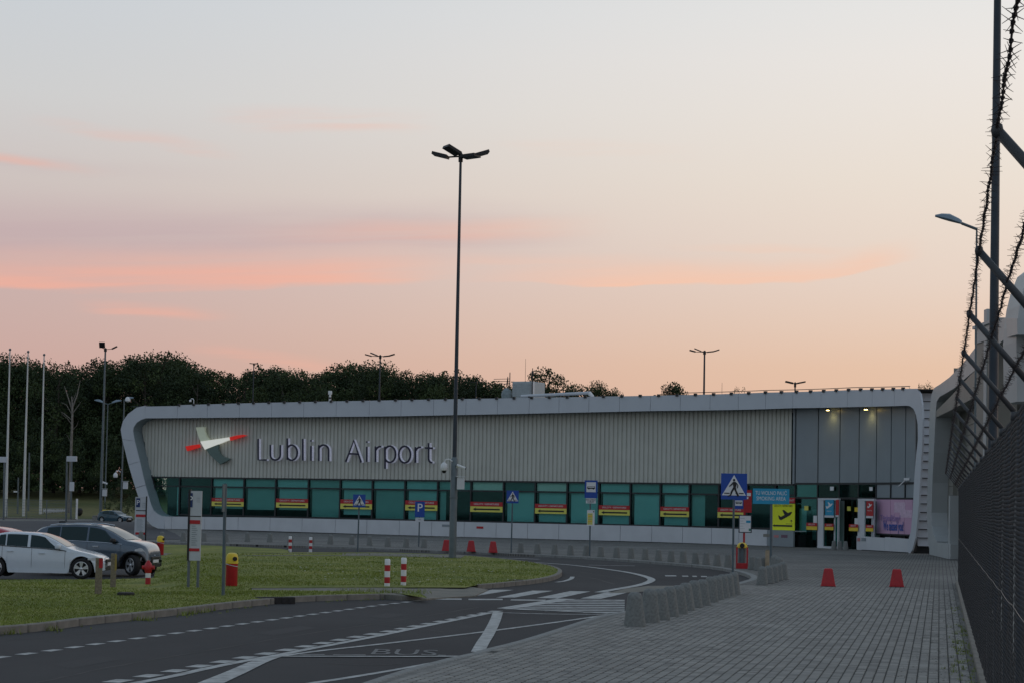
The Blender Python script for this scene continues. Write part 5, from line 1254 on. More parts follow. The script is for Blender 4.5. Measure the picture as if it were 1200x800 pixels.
# hydrant
p = at(173.2, 684.4, GZ); t0 = thing('fire_hydrant', 'red fire hydrant with white collar in the grass', 'hydrant', p, 0); k = (atD(173,656,p.y).z-p.z)/.9
MB().lathe([(.10*k,0),(.095*k,.28*k)],14).build('lower_pipe', RED, t0, smooth=True); MB().lathe([(.10*k,.26*k),(.10*k,.44*k)],14).build('white_collar', WHITE, t0); MB().lathe([(.105*k,.43*k),(.13*k,.50*k),(.15*k,.58*k),(.15*k,.70*k),(.11*k,.80*k),(.06*k,.86*k),(.05*k,.9*k)],14).build('head', RED, t0, smooth=True)
for s_ in (-1,1): MB().tube((0,0,.64*k),(s_*.23*k,-.02,.64*k),.075*k,n=10).build('outlet', RED, t0)
MB().tube((0,-.02,.62*k),(0,-.2*k,.62*k),.06*k,n=10).build('outlet', REDD, t0)
# bins
def bin_thing(label, p, k, rz=0):
    t0 = thing('litter_bin', label, 'litter bin', p, rz, 'red and yellow litter bins')
    MB().lathe([(.185*k,0),(.20*k,.03*k),(.20*k,.74*k),(.205*k,.76*k)],18).build('body', RED, t0, smooth=True)
    MB().lathe([(.212*k,.76*k),(.215*k,.80*k),(.205*k,.98*k),(.17*k,1.08*k),(.09*k,1.12*k),(.02*k,1.125*k)],18).build('lid', YEL, t0, smooth=True)
    MB().tube((.09*k,-.14*k,.93*k),(.135*k,-.215*k,.92*k),.075*k,n=12).build('opening', BLACK, t0)
    MB().path([(-.225*k,-.05,.74*k),(-.215*k,.0,.80*k)], .02*k, 5).build('clasp', CHROME, t0)
    MB().path([(.212*k*math.cos(a), .212*k*math.sin(a), (.70-.05*math.cos(a))*k) for a in [R(200+14*i) for i in range(11)]], .012*k, 5).build('strap', CHROME, t0)
    return t0
p = at(271.2, 686, GZ); k = (atD(271,647,p.y).z-p.z)/1.125; bin_thing('red litter bin with yellow lid standing beside the bare grey pole', p, k)
p = at(187.6, 650, GZ); k = (atD(187.6,627,p.y).z-p.z)/1.125; bin_thing('red litter bin with yellow lid behind the grey car, by the small lawn', p, k, .5)

# ------------------------------------------------------------------ signs
def pole(t0, h_, r=.032, m=GSIGN): return MB().tube((0,.03,-.05),(0,.03,h_),r,n=10).build('post', m, t0, smooth=True)
def back(t0, w_, z0_, z1_, m=BLUE): MB().bevbox(0,0,0,0,0,0,0) if False else None; return MB().box(-w_/2,w_/2,-.016,.0,z0_,z1_).build('sign_plate', m, t0)
def walker(t0, s, zc, y=-.026):
    mb = MB(); P_ = lambda pts: [(x*s, zc+z*s) for x, z in pts]
    n = 10; mb.slab(P_([(.0+.035*math.cos(2*math.pi*k/n), .205+.04*math.sin(2*math.pi*k/n)) for k in range(n)]), y, y+.006)
    mb.slab(P_([(-.03,.155),(.045,.155),(.085,.11),(.055,-.02),(-.015,-.02),(-.03,.06)]), y-.001, y+.005)
    mb.slab(P_([(-.015,-.01),(.06,-.01),(.075,-.10),(.155,-.255),(.135,-.285),(.085,-.28),(.09,-.25),(.02,-.10)]), y, y+.006)
    mb.slab(P_([(-.02,.0),(.04,-.02),(-.03,-.13),(-.075,-.245),(-.13,-.285),(-.19,-.285),(-.18,-.26),(-.12,-.24),(-.085,-.12)]), y-.002, y+.004)
    mb.slab(P_([(-.03,.15),(-.01,.10),(-.08,.04),(-.135,.0),(-.15,.025),(-.09,.08)]), y-.003, y+.003)
    mb.slab(P_([(.04,.15),(.085,.12),(.13,.05),(.115,-.04),(.09,-.03),(.10,.05)]), y-.003, y+.003)
    mb.build('walking_figure', BLACK, t0)
    mb = MB()
    for x0, x1 in ((-.29,-.13),(.05,.10),(.15,.29)): mb.box(x0*s,x1*s,y,y+.005,zc-.205*s,zc-.175*s)
    mb.build('crossing_bar', BLACK, t0)
def crossing_sign(label, foot, x0, x1, y0, y1):
    p = at(*foot, PZ if foot[0] > 500 else .05); t0 = thing('crossing_sign', label, 'traffic sign', p, face_cam(p, .0), 'blue pedestrian crossing signs')
    w_ = (atD(x1,y0,p.y)-atD(x0,y0,p.y)).x; zt = atD((x0+x1)/2,y0,p.y).z-p.z; zb = atD((x0+x1)/2,y1,p.y).z-p.z; dx = atD((x0+x1)/2,(y0+y1)/2,p.y).x-p.x
    MB().tube((0,.03,-.05),(dx,.03,zt-.1),.034,n=10).build('post', GSIGN, t0, smooth=True)
    pl = MB().box(-w_/2,w_/2,-.016,0,zb,zt).build('sign_plate', BLUE, t0, loc=(dx,0,0)); s = w_/.62
    zc = (zt+zb)/2; mb = MB(); mb.slab([(-.285*s,zc-.215*s),(.285*s,zc-.215*s),(0,zc+.275*s)], -.021, -.0165); mb.build('white_triangle', WHITE, t0, loc=(dx,0,0))
    n0 = len(t0.children); walker(t0, .80*s, zc-.012*s, -.03)
    for c in t0.children:
        if c.name.startswith(('walking','crossing')): c.location.x = dx
    return t0, dx
crossing_sign('large blue pedestrian crossing sign with white triangle on the right, before the smoking sign', (858.6,682), 845, 875.3, 554.2, 584.6)
crossing_sign('small blue pedestrian crossing sign at the far island edge, left of the parking sign', (419,648), 413.7, 428.3, 578.8, 593.8)
crossing_sign('small blue pedestrian crossing sign between the red cones and the bollards', (599,647.4), 593.6, 607.8, 574.2, 589)
# parking sign
p = at(490.6, 640, PZ); t0 = thing('parking_sign', 'blue parking sign with white letter P and small plate below', 'traffic sign', p, face_cam(p)); A_ = lambda x, y: atD(x, y, p.y)-p
w_ = A_(497.6,590).x-A_(486.2,590).x; dx = A_(492,596).x; zt, zb = A_(492,587).z, A_(492,605.3).z
MB().tube((0,.03,0),(dx,.03,zt-.1),.034,n=8).build('post', GSIGN, t0); MB().box(dx-w_/2,dx+w_/2,-.016,0,zb,zt).build('sign_plate', BLUE, t0)
lettering('P', (zt-zb)*.72, WHITE, t0, (dx,-.02,zb+(zt-zb)*.58), bold=.006); MB().box(dx-w_*.44,dx+w_*.44,-.014,0,A_(492,611).z,zb-.03).build('plate', FASC2, t0)
lettering('P+R', .07, BLACK, t0, (dx,-.018,(A_(492,611).z+zb)/2))
# bus stop sign, middle
p = at(691, 651, PZ); t0 = thing('bus_stop_sign', 'blue bus stop sign with white bus panel and yellow timetable on its post', 'bus stop sign', p, face_cam(p)); A_ = lambda x, y: atD(x, y, p.y)-p
MB().tube((0,.03,0),(A_(692,570).x,.03,A_(692,563).z),.034,n=8).build('post', GSIGN, t0)
x0, x1 = A_(685.2,570).x, A_(700.2,570).x; MB().box(x0,x1,-.02,0,A_(692,583).z,A_(692,562.2).z).build('sign_plate', BLUE, t0)
MB().box(A_(687.2,570).x,A_(698.2,570).x,-.026,-.02,A_(692,576).z,A_(692,564.4).z).build('white_panel', WHITE, t0)
def bus_icon(t0, x0, x1, z, y=-.034):
    mb = MB(); w_ = x1-x0; h_ = w_*.30; mb.slab([(x0,z),(x0+w_*.04,z+h_*.95),(x0+w_*.12,z+h_),(x1-w_*.02,z+h_),(x1,z)], y, y+.006); mb.build('bus_symbol', BLACK, t0)
    mb = MB(); 
    for c in (x0+w_*.22, x0+w_*.78): mb.slab([(c+w_*.09*math.cos(a), z+w_*.09*math.sin(a)) for a in [2*math.pi*k/10 for k in range(10)]], y, y+.006)
    mb.build('bus_wheels', BLACK, t0)
    mb = MB(); mb.box(x0+w_*.1,x1-w_*.08,y-.003,y-.0005,z+h_*.5,z+h_*.82); mb.build('bus_windows', WHITE, t0)
bus_icon(t0, A_(688,570).x, A_(697.4,570).x, A_(692,572).z)
MB().box(A_(686.6,586).x,A_(698.2,586).x,-.016,0,A_(692,589.2).z,A_(692,583.2).z).build('name_plate', WHITE, t0)
lettering('PORT LOTNICZY', .12, BLACK, t0, (A_(692.4,586).x,-.02,A_(692,585.1).z), .42); lettering('LUBLIN', .12, BLACK, t0, (A_(692.4,586).x,-.02,A_(692,587.4).z), .28)
MB().box(A_(688,606).x,A_(696.8,606).x,-.016,0,A_(692,615.6).z,A_(692,597).z).build('timetable', WHITE, t0)
MB().box(A_(688.6,606).x,A_(694.4,606).x,-.022,-.016,A_(692,614).z,A_(692,600.8).z).build('timetable_print', YELP, t0)
for k in range(6): z_ = A_(692,602.5+k*2).z; MB().box(A_(689,606).x,A_(693.8,606).x,-.025,-.022,z_,z_+.022).build('print_line', ORNG if k % 3 == 1 else GREYP, t0)
MB().box(A_(695,606).x,A_(696.2,606).x,-.02,-.016,A_(692,599.6).z,A_(692,598).z).build('print_mark', BLACK, t0)
# smoking area sign
p = at(903.4, 667, PZ); t0 = thing('smoking_area_sign', 'cyan smoking area sign with white letters on a grey pole', 'sign', p, face_cam(p)); A_ = lambda x, y: atD(x, y, p.y)-p
MB().tube((0,.03,0),(A_(903.8,590).x,.03,A_(904,574).z),.05,n=10).build('post', GSIGN, t0)
x0, x1 = A_(882.4,580).x, A_(924.8,580).x; zb, zt = A_(903,590).z, A_(903,572).z; MB().box(x0,x1,-.03,-.005,zb,zt).build('sign_plate', CYAN, t0)
xc = (x0+x1)/2; lettering('TU WOLNO PALI\u0106', .20, WHITE, t0, (xc,-.034,zb+(zt-zb)*.70), (x1-x0)*.86); lettering('SMOKING AREA', .20, WHITE, t0, (xc,-.034,zb+(zt-zb)*.34), (x1-x0)*.80)
# departures stand-up board on the terminal wall
t0, w_, h_ = wall_rect('departures_board', 'tall bright yellow board with plane and arrow at the end of the window band', 'sign board', 904.6, 931.5, 589.6, 620.6, WD-.25)
MB().box(-w_/2,w_/2,-.02,.02,0,h_).build('panel', YELB, t0); plane_icon(BLACK, t0, w_*.10, h_*.56, w_*.55, -.03); mb = MB(); arrow_left(mb, -w_*.46, w_*.40, h_*.165, h_*.055, h_*.032, -.03); mb.build('arrow', BLACK, t0)
lettering('ODLOTY / DEPARTURES', .2, BLACK, t0, (0,-.025,h_*.92), w_*.8); mb = MB(); mb.slab([(w_*.30,h_*.34),(w_*.36,h_*.40),(w_*.42,h_*.34),(w_*.37,h_*.355),(w_*.37,h_*.30),(w_*.35,h_*.30),(w_*.35,h_*.355)], -.03, -.022); mb.build('up_arrow', BLACK, t0)
MB().box(w_*.12,w_*.42,-.026,-.02,h_*.235,h_*.25).build('print_line', BLACK, t0)
t0, w_, h_ = wall_rect('departures_banner', 'short red banner end showing above the bright yellow board', 'banner', 924.5, 931.6, 582.6, 589, WD-.25, 'departures banners on the terminal windows'); MB().box(-w_/2,w_/2,-.02,.02,0,h_).build('red_field', REDD, t0); lettering('ODLOTY', .15, WHITE, t0, (0,-.025,h_/2), w_*.8)
# bus stop with bin on the right
p = at(870, 664.5, PZ); t0 = thing('bus_stop_post', 'red bus stop post with hanging red flag sign and white timetable board', 'bus stop', p, face_cam(p)); A_ = lambda x, y: atD(x, y, p.y)-p
MB().tube((A_(871.5,660).x,.0,0),(A_(872.6,575).x,.0,A_(872,573).z),.04,n=8).build('post', RED, t0)
MB().box(A_(872.4,590).x,A_(880.8,590).x,-.02,.01,A_(876,600).z,A_(876,573.6).z).build('red_flag', RED, t0); MB().box(A_(874,580).x,A_(879.8,580).x,-.026,-.02,A_(876,580.6).z,A_(876,577).z).build('white_label', WHITE, t0); MB().box(A_(874.4,583).x,A_(877,583).x,-.026,-.02,A_(876,584).z,A_(876,581.6).z).build('white_label', WHITE, t0)
MB().box(A_(860.4,590).x,A_(871.2,590).x,-.03,-.005,A_(866,595.8).z,A_(866,584.6).z).build('bus_plate', BLUE, t0); MB().box(A_(861.6,590).x,A_(870,590).x,-.035,-.03,A_(866,592).z,A_(866,585.8).z).build('white_panel', WHITE, t0); bus_icon(t0, A_(862,590).x, A_(869.4,590).x, A_(866,589.2).z, -.044)
x0, x1 = A_(865.6,613).x, A_(881,613).x; MB().box(x0,x1,-.06,-.0,A_(873,623.6).z,A_(873,602.8).z).build('board_frame', GALVD, t0); MB().box(x0+.04,x1-.04,-.068,-.06,A_(873,622.6).z,A_(873,603.8).z).build('timetable', WHITE, t0)
MB().box(A_(874.4,611).x,A_(879.4,611).x,-.072,-.068,A_(873,612).z,A_(873,609.2).z).build('print_mark', CYAN, t0); MB().box(A_(877.4,619).x,A_(879.6,619).x,-.072,-.068,A_(873,621.4).z,A_(873,618.6).z).build('print_mark', mat('print_green', (.05,.2,.15), .5), t0)
for k in range(5): MB().box(A_(867.4,611).x,A_(873-(k%2)*2,611).x,-.071,-.068,A_(873,607+k*3).z,A_(873,606.7+k*3).z).build('print_line', GREYP, t0)
p = at(869.4, 665.6, PZ); k = 1.0; A_ = lambda x, y: atD(x, y, p.y)-p
t0 = thing('litter_bin', 'litter bin in a red frame with yellow lid below the timetable board', 'litter bin', p, face_cam(p), 'red and yellow litter bins'); hb = A_(869,640.5).z; w_ = A_(875.5,650).x-A_(863.4,650).x
MB().bevbox(-w_/2,w_/2,-.2,.2,0,hb*.26,.02).build('base', RED, t0)
for s_ in (-1,1):
    for y_ in (-.18,.18): MB().box(s_*w_/2-.03,s_*w_/2+.03,y_-.03,y_+.03,0,hb).build('frame_post', RED, t0)
MB().lathe([(w_*.36,hb*.24),(w_*.37,hb*.95)],14).build('drum', GALV, t0, smooth=True)
MB().lathe([(w_*.50,hb*.96),(w_*.52,hb*1.02),(w_*.46,hb*1.12),(w_*.30,hb*1.2),(.02,hb*1.22)],14).build('lid', YEL, t0, smooth=True); MB().tube((0,-.17,hb*1.08),(0,-.29,hb*1.07),.09,n=10).build('opening', BLACK, t0)
MB().path([(w_*.5,-.1,hb*.95),(w_*.58,-.1,hb*.9),(w_*.55,-.1,hb*.75)],.02,5).build('clasp', CHROME, t0)
# bare pole (sign seen edge on) nearest in the grass
p = at(261.6, 697, GZ); tp = atD(264, 566, p.y)-p; t0 = thing('sign_pole', 'bare grey pole in the near grass beside the red bin', 'pole', p); MB().tube((0,0,-.05),(tp.x,0,tp.z),.038,.036,12).build('post', GSIGN, t0, smooth=True)
MB().box(tp.x-.012,tp.x+.012,-.38,.22,tp.z-.62,tp.z-.02).build('edge_on_plate', GALV, t0); MB().lathe([(.05,0),(.05,.03)],12).build('foot_collar', GALV, t0)
# totems
def totem(label, x0, x1, ytop, ybot, foot, D_=None, legs=True, bands=(), plogo=None, rz=0, edge='left'):
    p = at((x0+x1)/2, foot, GZ if foot > 640 else .1); t0 = thing('information_totem', label, 'sign totem', p, rz, 'white and red information totems'); A_ = lambda x, y: atD(x, y, p.y)-p
    zb, zt = A_(x0,ybot).z, A_(x0,ytop).z; w_ = (A_(x1,ybot).x-A_(x0,ybot).x)/math.cos(rz)
    e0 = -w_/2 if edge == 'left' else w_/2-.05
    MB().box(-w_/2+(.05 if edge == 'left' else 0),w_/2-(.0 if edge == 'left' else .05),-.05,.05,zb,zt).build('panel', mat('totem_white', (.50,.53,.56), .5, var=.05), t0); MB().box(e0,e0+.05,-.07,.07,zb,zt+.04).build('dark_edge', BLACK, t0)
    for k, (ya, yb) in enumerate(bands): MB().box(-w_/2+.05,w_/2-.02,-.062,-.05,A_(x0,yb).z,A_(x0,ya).z).build('red_band', REDD, t0)
    a, b2, c, d_ = plogo; MB().box(A_(a,c).x,A_(b2,c).x,-.062,-.05,A_(x0,d_).z,A_(x0,c).z).build('blue_field', mat('totem_blue', (.01,.035,.13), .5), t0)
    lettering('P', (A_(x0,c).z-A_(x0,d_).z)*.75, WHITE, t0, ((A_(a,c).x+A_(b2,c).x)/2,-.066,(A_(x0,c).z+A_(x0,d_).z)/2))
    yl = bands[0][0]-5; MB().box(-w_/2+.05,w_/2,-.056,-.05,A_(x0,yl+1).z,A_(x0,yl).z).build('joint_line', BLACK, t0)
    xr = w_/2-.06-(w_*.42); 
    for k in range(3): MB().box(w_*.12,w_*.40,-.055,-.05,A_(x0,c+6+k*2.2).z,A_(x0,c+5.5+k*2.2).z).build('print_line', GREYP, t0)
    for k in range(10):
        z_ = A_(x0, bands[0][1]+3+k*(bands[-1][0]-bands[0][1]-4)/10).z; MB().box(-w_/2+.10,w_*(.1+.2*((k*37)%5)/5),-.055,-.05,z_,z_+.018).build('print_line', GREYP, t0)
    if legs:
        for s_ in (-.36,.36): MB().tube((s_*w_,.0,0),(s_*w_,.0,zb+.1),.035,n=8).build('leg', GALV, t0)
    return t0
totem('white information totem with blue parking logo and red bands on two legs in the grass', 218.4, 233.8, 574.4, 656, 687.5, bands=((608.6,613),(641.6,645)), plogo=(221,226.4,577,593.6))
totem('farther white totem with parking logo standing before the rounded corner of the terminal', 157.4, 171, 581.6, 632.6, 632.8, legs=False, bands=((602,605),(623,625.6)), plogo=(160,164.6,583,593.6), edge='right')
# ------------------------------------------------------------------ cars
def build_car(label, loc, heading, prof, paint, cladding=False, wheel_r=.325, steer=0.0, group='parked cars', scale=1.0, name='parked_car', roof_paint=None):
    """prof: L, W, roofline [(x,z)], belt [(x,z)], wheels (xr, xf), window limits; x grows to the nose"""
    t0 = thing(name, label, 'car', loc, heading, group)
    t0.scale = (scale,)*3
    Lc, Wc = prof['L'], prof['W']/2; top = Lerp(prof['top']); belt = Lerp(prof['belt']); xr, xf = prof['wheels']; wr = wheel_r; Ra = wr+.055
    hump = smooth_line([Vector((x,0,z)) for x,z in prof['top']], 6); top = Lerp([(p.x,p.z) for p in hump])
    def half(x):
        w_ = Wc
        if x > Lc-.75: w_ -= ((x-(Lc-.75))/.75)**2.2*.26
        if x < .5: w_ -= ((.5-x)/.5)**2.2*.14
        return w_
    tum = prof.get('tumble', .30)
    def sect(x):
        w_ = half(x); zt = top(x); zb = min(belt(x), zt-.02); sill = prof.get('sill', .24)
        if x > Lc-.35: sill += (x-(Lc-.35))*.25
        if x < .3: sill += (.3-x)*.5
        zl = sill
        for xc in (xr, xf):
            if abs(x-xc) < Ra: zl = max(zl, wr+math.sqrt(Ra*Ra-(x-xc)**2))
        hgt = zt-zb; yb = w_*.955
        zm = max(.55, zl+.02)
        pts = [(w_*.60, zl), (w_*.985, zl), (w_, max(zl+.012, .50)), (w_*.992, max(zl+.024, zb-.16)), (yb, max(zl+.036, zb))]
        yb = pts[-1][0]; z0_ = pts[-1][1]; hgt = max(.02, zt-z0_)
        def gy(f): return yb-tum*f*hgt-(.02 if hgt > .1 else 0)
        pts += [(gy(.02), z0_+.02*hgt+.004), (gy(.5), z0_+.5*hgt), (gy(.86), z0_+.86*hgt)]
        ye = gy(1.0)-.05
        pts += [(ye, z0_+.97*hgt), (ye*.62, z0_+hgt), (0, z0_+hgt+.012)]
        return pts
    xs = [i*.04 for i in range(int(Lc/.04)+1)]+[Lc]
    xs = sorted(set([round(v,4) for v in xs]))
    mb = MB(); n = None; rowsn = []
    for x in xs:
        s_ = sect(x); full = [(x,-y,z) for y,z in s_]+[(x,y,z) for y,z in reversed(s_[:-1])]; rowsn.append(full)
    n = len(rowsn[0]); m_idx = 0
    for r in rowsn: mb.v += r
    for i in range(len(rowsn)-1):
        for k in range(n-1): mb.f.append((i*n+k,i*n+k+1,(i+1)*n+k+1,(i+1)*n+k)); mb.mi.append(0)
    mb.f.append(tuple(range(n))); mb.mi.append(0); mb.f.append(tuple(range((len(rowsn)-1)*n+n-1,(len(rowsn)-1)*n-1,-1))); mb.mi.append(0)
    body = mb.build('body', paint, t0, smooth=True)
    MB().box(.25,Lc-.3,-Wc*.62,Wc*.62,.20,.45).build('underbody', TRIM, t0)
    # side windows
    def side_y(x, z, off=.008):
        s_ = sect(x); z0_ = s_[4][1]; hgt = s_[-1][1]-.012-z0_
        f = max(0, (z-z0_)/max(hgt,.02)); return s_[4][0]-tum*f*hgt-.02+off
    def side_panel(x0, x1, fz0, fz1, m, nm, slant0=0.0, slant1=0.0, off=.008, side=-1):
        mb = MB(); nn = 10; vs = []
        for i in range(nn+1):
            for j in range(4):
                g_ = j/3; xa = x0+slant0*g_; xb = x1+slant1*g_; x = xa+(xb-xa)*i/nn; s_ = sect(x); zb = s_[4][1]; hgt = s_[-1][1]-.012-zb
                z = zb+.03+(fz0 if 0 else 0)+g_*max(.0, (hgt-.03)*fz1-.0); y = side_y(x, z, off); vs.append((x, side*y, z))
        for i in range(nn):
            for j in range(3): a = i*4+j; mb.f.append((a,a+4,a+5,a+1)); mb.mi.append(0)
        mb.v = vs; return mb.build(nm, m, t0, smooth=True)
    for side in (-1, 1):
        for (x0, x1, s0, s1) in prof['windows']: side_panel(x0, x1, 0, .84, CARGL, 'side_window', s0, s1, side=side)
        # pillar and trim lines
        pts = [(x, side*(sect(x)[4][0]+.004), sect(x)[4][1]+.012) for x in [prof['glass'][0]+(prof['glass'][1]-prof['glass'][0])*i/14 for i in range(15)]]
        MB().path(pts, .012, 5).build('window_trim', CHROME if prof.get('chrome') else TRIM, t0)
        for x in prof['seams']:
            pts = [(x+.0, side*(q[0]+.0015), q[1]) for q in sect(x)[1:5]]; pts[0] = (x, pts[0][1], max(.32, pts[0][2])); MB().path(pts, .005, 4).build('door_seam', BLACK, t0)
        for x in prof['handles']:
            z = belt(x)-.13; y = side*(half(x)*.992+.012); MB().bevbox(x-.10,x+.10,y-.014,y+.014,z-.018,z+.018,.008).build('door_handle', paint if not prof.get('chrome') else CHROME, t0)
        x = prof['mirror']; z = belt(x)+.03; y = side*(half(x)*.96)
        mb = MB(); mb.lathe([(.02,0),(.09,.03),(.10,.08),(.08,.14),(.02,.16)],10,(x+.02,y+side*.10,z),1.1,1.0); mb.build('wing_mirror', prof.get('mirror_m', paint), t0, smooth=True)
        MB().box(x-.02,x+.06,min(y,y+side*.08),max(y,y+side*.08),z+.0,z+.04).build('mirror_arm', TRIM, t0)
        MB().box(xr+Ra+.05,xf-Ra-.05,side*Wc*.985-.012,side*Wc*.985+.012,prof.get('sill',.24)-.02,prof.get('sill',.24)+.09).build('sill_trim', TRIM if cladding else paint, t0)
        if cladding:
            for xc in (xr, xf):
                pts = [(xc+(Ra+.035)*math.cos(a), side*(half(xc+(Ra+.035)*math.cos(a))+.004), wr+(Ra+.035)*math.sin(a)) for a in [R(-8+19.6*k) for k in range(11)]]; MB().path(pts, .042, 6).build('arch_cladding', TRIM, t0)
        # lamps
        fl = prof['headlamp']; mb = MB(); vs = []
        nn = 6
        for i in range(nn+1):
            x = fl[0]+(fl[1]-fl[0])*i/nn; s_ = sect(x); yb = s_[3][0]; 
            for j in range(3): z = fl[2]+(fl[3]-fl[2])*i/nn*0+(fl[3]-fl[2])*(.35+.65*(i/nn))*j/2+(fl[3]-fl[2])*(.0); vs.append((x+.004, side*(yb+.010), min(z, s_[4][1]+.01)))
        for i in range(nn):
            for j in range(2): a = i*3+j; mb.f.append((a,a+3,a+4,a+1)); mb.mi.append(0)
        mb.v = vs; mb.build('headlight', LAMPL, t0, smooth=True)
        
        MB().bevbox(-.01,.05,side*Wc*.66-.14,side*Wc*.66+.14,.78,.92,.01).build('rear_light', RLAMP, t0)
    # screens
    def screen(x0, x1, nm, inset=.075):
        mb = MB(); nn = 8
        for i in range(nn+1):
            x = x0+(x1-x0)*i/nn; s_ = sect(x); ye = s_[8][0]-inset*.4; z = s_[-1][1]
            for y, zz in ((-ye, s_[8][1]),(-ye*.6, s_[9][1]),(0, z),(ye*.6, s_[9][1]),(ye, s_[8][1])): mb.v.append((x, y, zz+.012))
        for i in range(nn):
            for k in range(4): mb.f.append((i*5+k,i*5+k+1,(i+1)*5+k+1,(i+1)*5+k)); mb.mi.append(0)
        return mb.build(nm, CARGL, t0, smooth=True)
    screen(*prof['screen'], 'windscreen'); screen(*prof['rear'], 'rear_window')
    # front: grille, number plate, bumper intake
    MB().bevbox(Lc-.04,Lc+.015,-.42,.42,.50,.62,.01).build('grille', TRIM, t0); MB().bevbox(Lc-.10,Lc+.01,-.5,.5,.27,.40,.01).build('intake', TRIM, t0)
    MB().bevbox(Lc-.02,Lc+.03,-.26,.26,.42,.52,.004).build('number_plate', WHITE, t0); MB().lathe([(.06,0),(.05,.02)],10,(Lc-.06,0,.66)).build('badge', CHROME, t0)
    MB().bevbox(-.02,.02,-.26,.26,.62,.73,.004).build('number_plate', WHITE, t0)
    # door mouldings
    # wheels
    proto = None
    for xc in (xr, xf):
        for side in (-1, 1):
            wl = link('wheel', None, t0, (xc, side*(Wc-.115), wr))
            me = wheel_meshes(wr); 
            w_ = link('wheel', me[0], t0, (xc, side*(Wc-.115), wr)); w_.rotation_euler = (0,0,(math.pi if side > 0 else 0)+(steer if xc == xf else 0)); bpy.data.objects.remove(wl)
            link('rim', me[1], w_); link('hub', me[2], w_)
    return t0
_wm = {}
def wheel_meshes(wr):
    if wr in _wm: return _wm[wr]
    def ring(prof, n=26):        # axis along y
        mb = MB(); vs = []
        for r, y in prof:
            for k in range(n): a = 2*math.pi*k/n; vs.append((r*math.cos(a), y, r*math.sin(a)))
        fs = [(i*n+k, i*n+(k+1)%n, (i+1)*n+(k+1)%n, (i+1)*n+k) for i in range(len(prof)-1) for k in range(n)]
        return mb.add(vs, fs)
    ty = ring([(wr*.66,-.10),(wr*.70,-.115),(wr*.95,-.11),(wr,-.085),(wr,.085),(wr*.9,.11),(wr*.66,.1)])
    ty.add([(wr*.68*math.cos(2*math.pi*k/20), -.05, wr*.68*math.sin(2*math.pi*k/20)) for k in range(20)], [tuple(range(20))])
    t_ = ty.mesh('tyre', TYRE, True)
    rm = ring([(wr*.69,-.115),(wr*.645,-.118),(wr*.63,-.075)])
    for k in range(5):
        for da in (-.17,.17):
            a = 2*math.pi*k/5+.3; ca, sa = math.cos(a+da*.35), math.sin(a+da*.35); cb, sb = math.cos(a+da), math.sin(a+da)
            p, q = Vector((ca*wr*.14, -.10, sa*wr*.14)), Vector((cb*wr*.66, -.108, sb*wr*.66)); d = (q-p).normalized(); nn = Vector((-d.z,0,d.x))
            w0, w1 = .020, .028
            rm.hexa([p-nn*w0, q-nn*w1, q-nn*w1+Vector((0,.03,0)), p-nn*w0+Vector((0,.03,0)), p+nn*w0, q+nn*w1, q+nn*w1+Vector((0,.03,0)), p+nn*w0+Vector((0,.03,0))])
    r_ = rm.mesh('rim', RIM, False)
    hb = ring([(.0001,-.118),(wr*.15,-.115),(wr*.17,-.09)], 14).mesh('hub', RIM, True)
    _wm[wr] = (t_, r_, hb); return _wm[wr]
hatch = dict(L=4.16, W=1.80, wheels=(.80,3.47), tumble=.34, sill=.20,
    top=[(0,.62),(.03,.86),(.10,1.0),(.3,1.15),(.55,1.28),(.77,1.355),(1.07,1.41),(1.37,1.425),(1.97,1.405),(2.28,1.345),(2.58,1.215),(2.88,1.05),(3.06,.955),(3.3,.885),(3.6,.82),(3.85,.75),(4.03,.66),(4.13,.52),(4.16,.40)],
    belt=[(0,.9),(.5,1.0),(.8,1.0),(1.2,.975),(2.2,.925),(2.9,.87),(3.3,.80),(3.9,.68),(4.16,.42)],
    windows=[(.80,1.10,.12,.0),(1.14,1.78,0,.0),(1.87,2.80,0,-.50)], glass=(.75,3.0), seams=(1.02,1.93,2.96), handles=(1.27,2.25), mirror=2.74, headlamp=(3.66,4.02,.60,.72), screen=(2.15,2.98), rear=(.14,.50))
suv = dict(L=4.62, W=1.86, wheels=(.86,3.66), tumble=.30, sill=.30,
    top=[(0,.7),(.03,.95),(.08,1.12),(.28,1.42),(.55,1.56),(1.1,1.64),(1.9,1.655),(2.4,1.61),(2.85,1.45),(3.25,1.24),(3.45,1.15),(3.8,1.10),(4.2,1.02),(4.45,.90),(4.58,.72),(4.62,.5)],
    belt=[(0,1.0),(.5,1.12),(1.4,1.10),(2.6,1.06),(3.3,1.01),(3.7,.98),(4.3,.88),(4.62,.55)],
    windows=[(.62,1.10,.06,.0),(1.15,2.05,0,.0),(2.12,3.18,0,-.52)], glass=(.5,3.3), seams=(1.2,2.10,3.25), handles=(1.5,2.4), mirror=3.0, headlamp=(4.0,4.54,.80,.97), screen=(2.55,3.40), rear=(.12,.42), chrome=True, mirror_m=TRIM)
cf = lambda x: x if x < 3.66 else 3.66+(x-3.66)*.52
suv['top'] = [(cf(x), z) for x, z in suv['top']]; suv['belt'] = [(cf(x), z) for x, z in suv['belt']]; suv['L'] = cf(suv['L']); suv['headlamp'] = (cf(4.0)-.1, cf(4.54)-.03, .80, .97)
# white hatchback, side on
pz = at(101, 678, -.02); Dc = 62.5
pr = atD(1.0, 676, Dc); pf = atD(101, 676, Dc)
kk = (pf.x-pr.x)/2.67; 
z0c = atD(101, 677.2, Dc).z
c1 = build_car('white hatchback parked nearest at the left, seen from its side', (pr.x-.80*kk, Dc, z0c), R(0)+.01, hatch, CARW, scale=kk, name='parked_car')
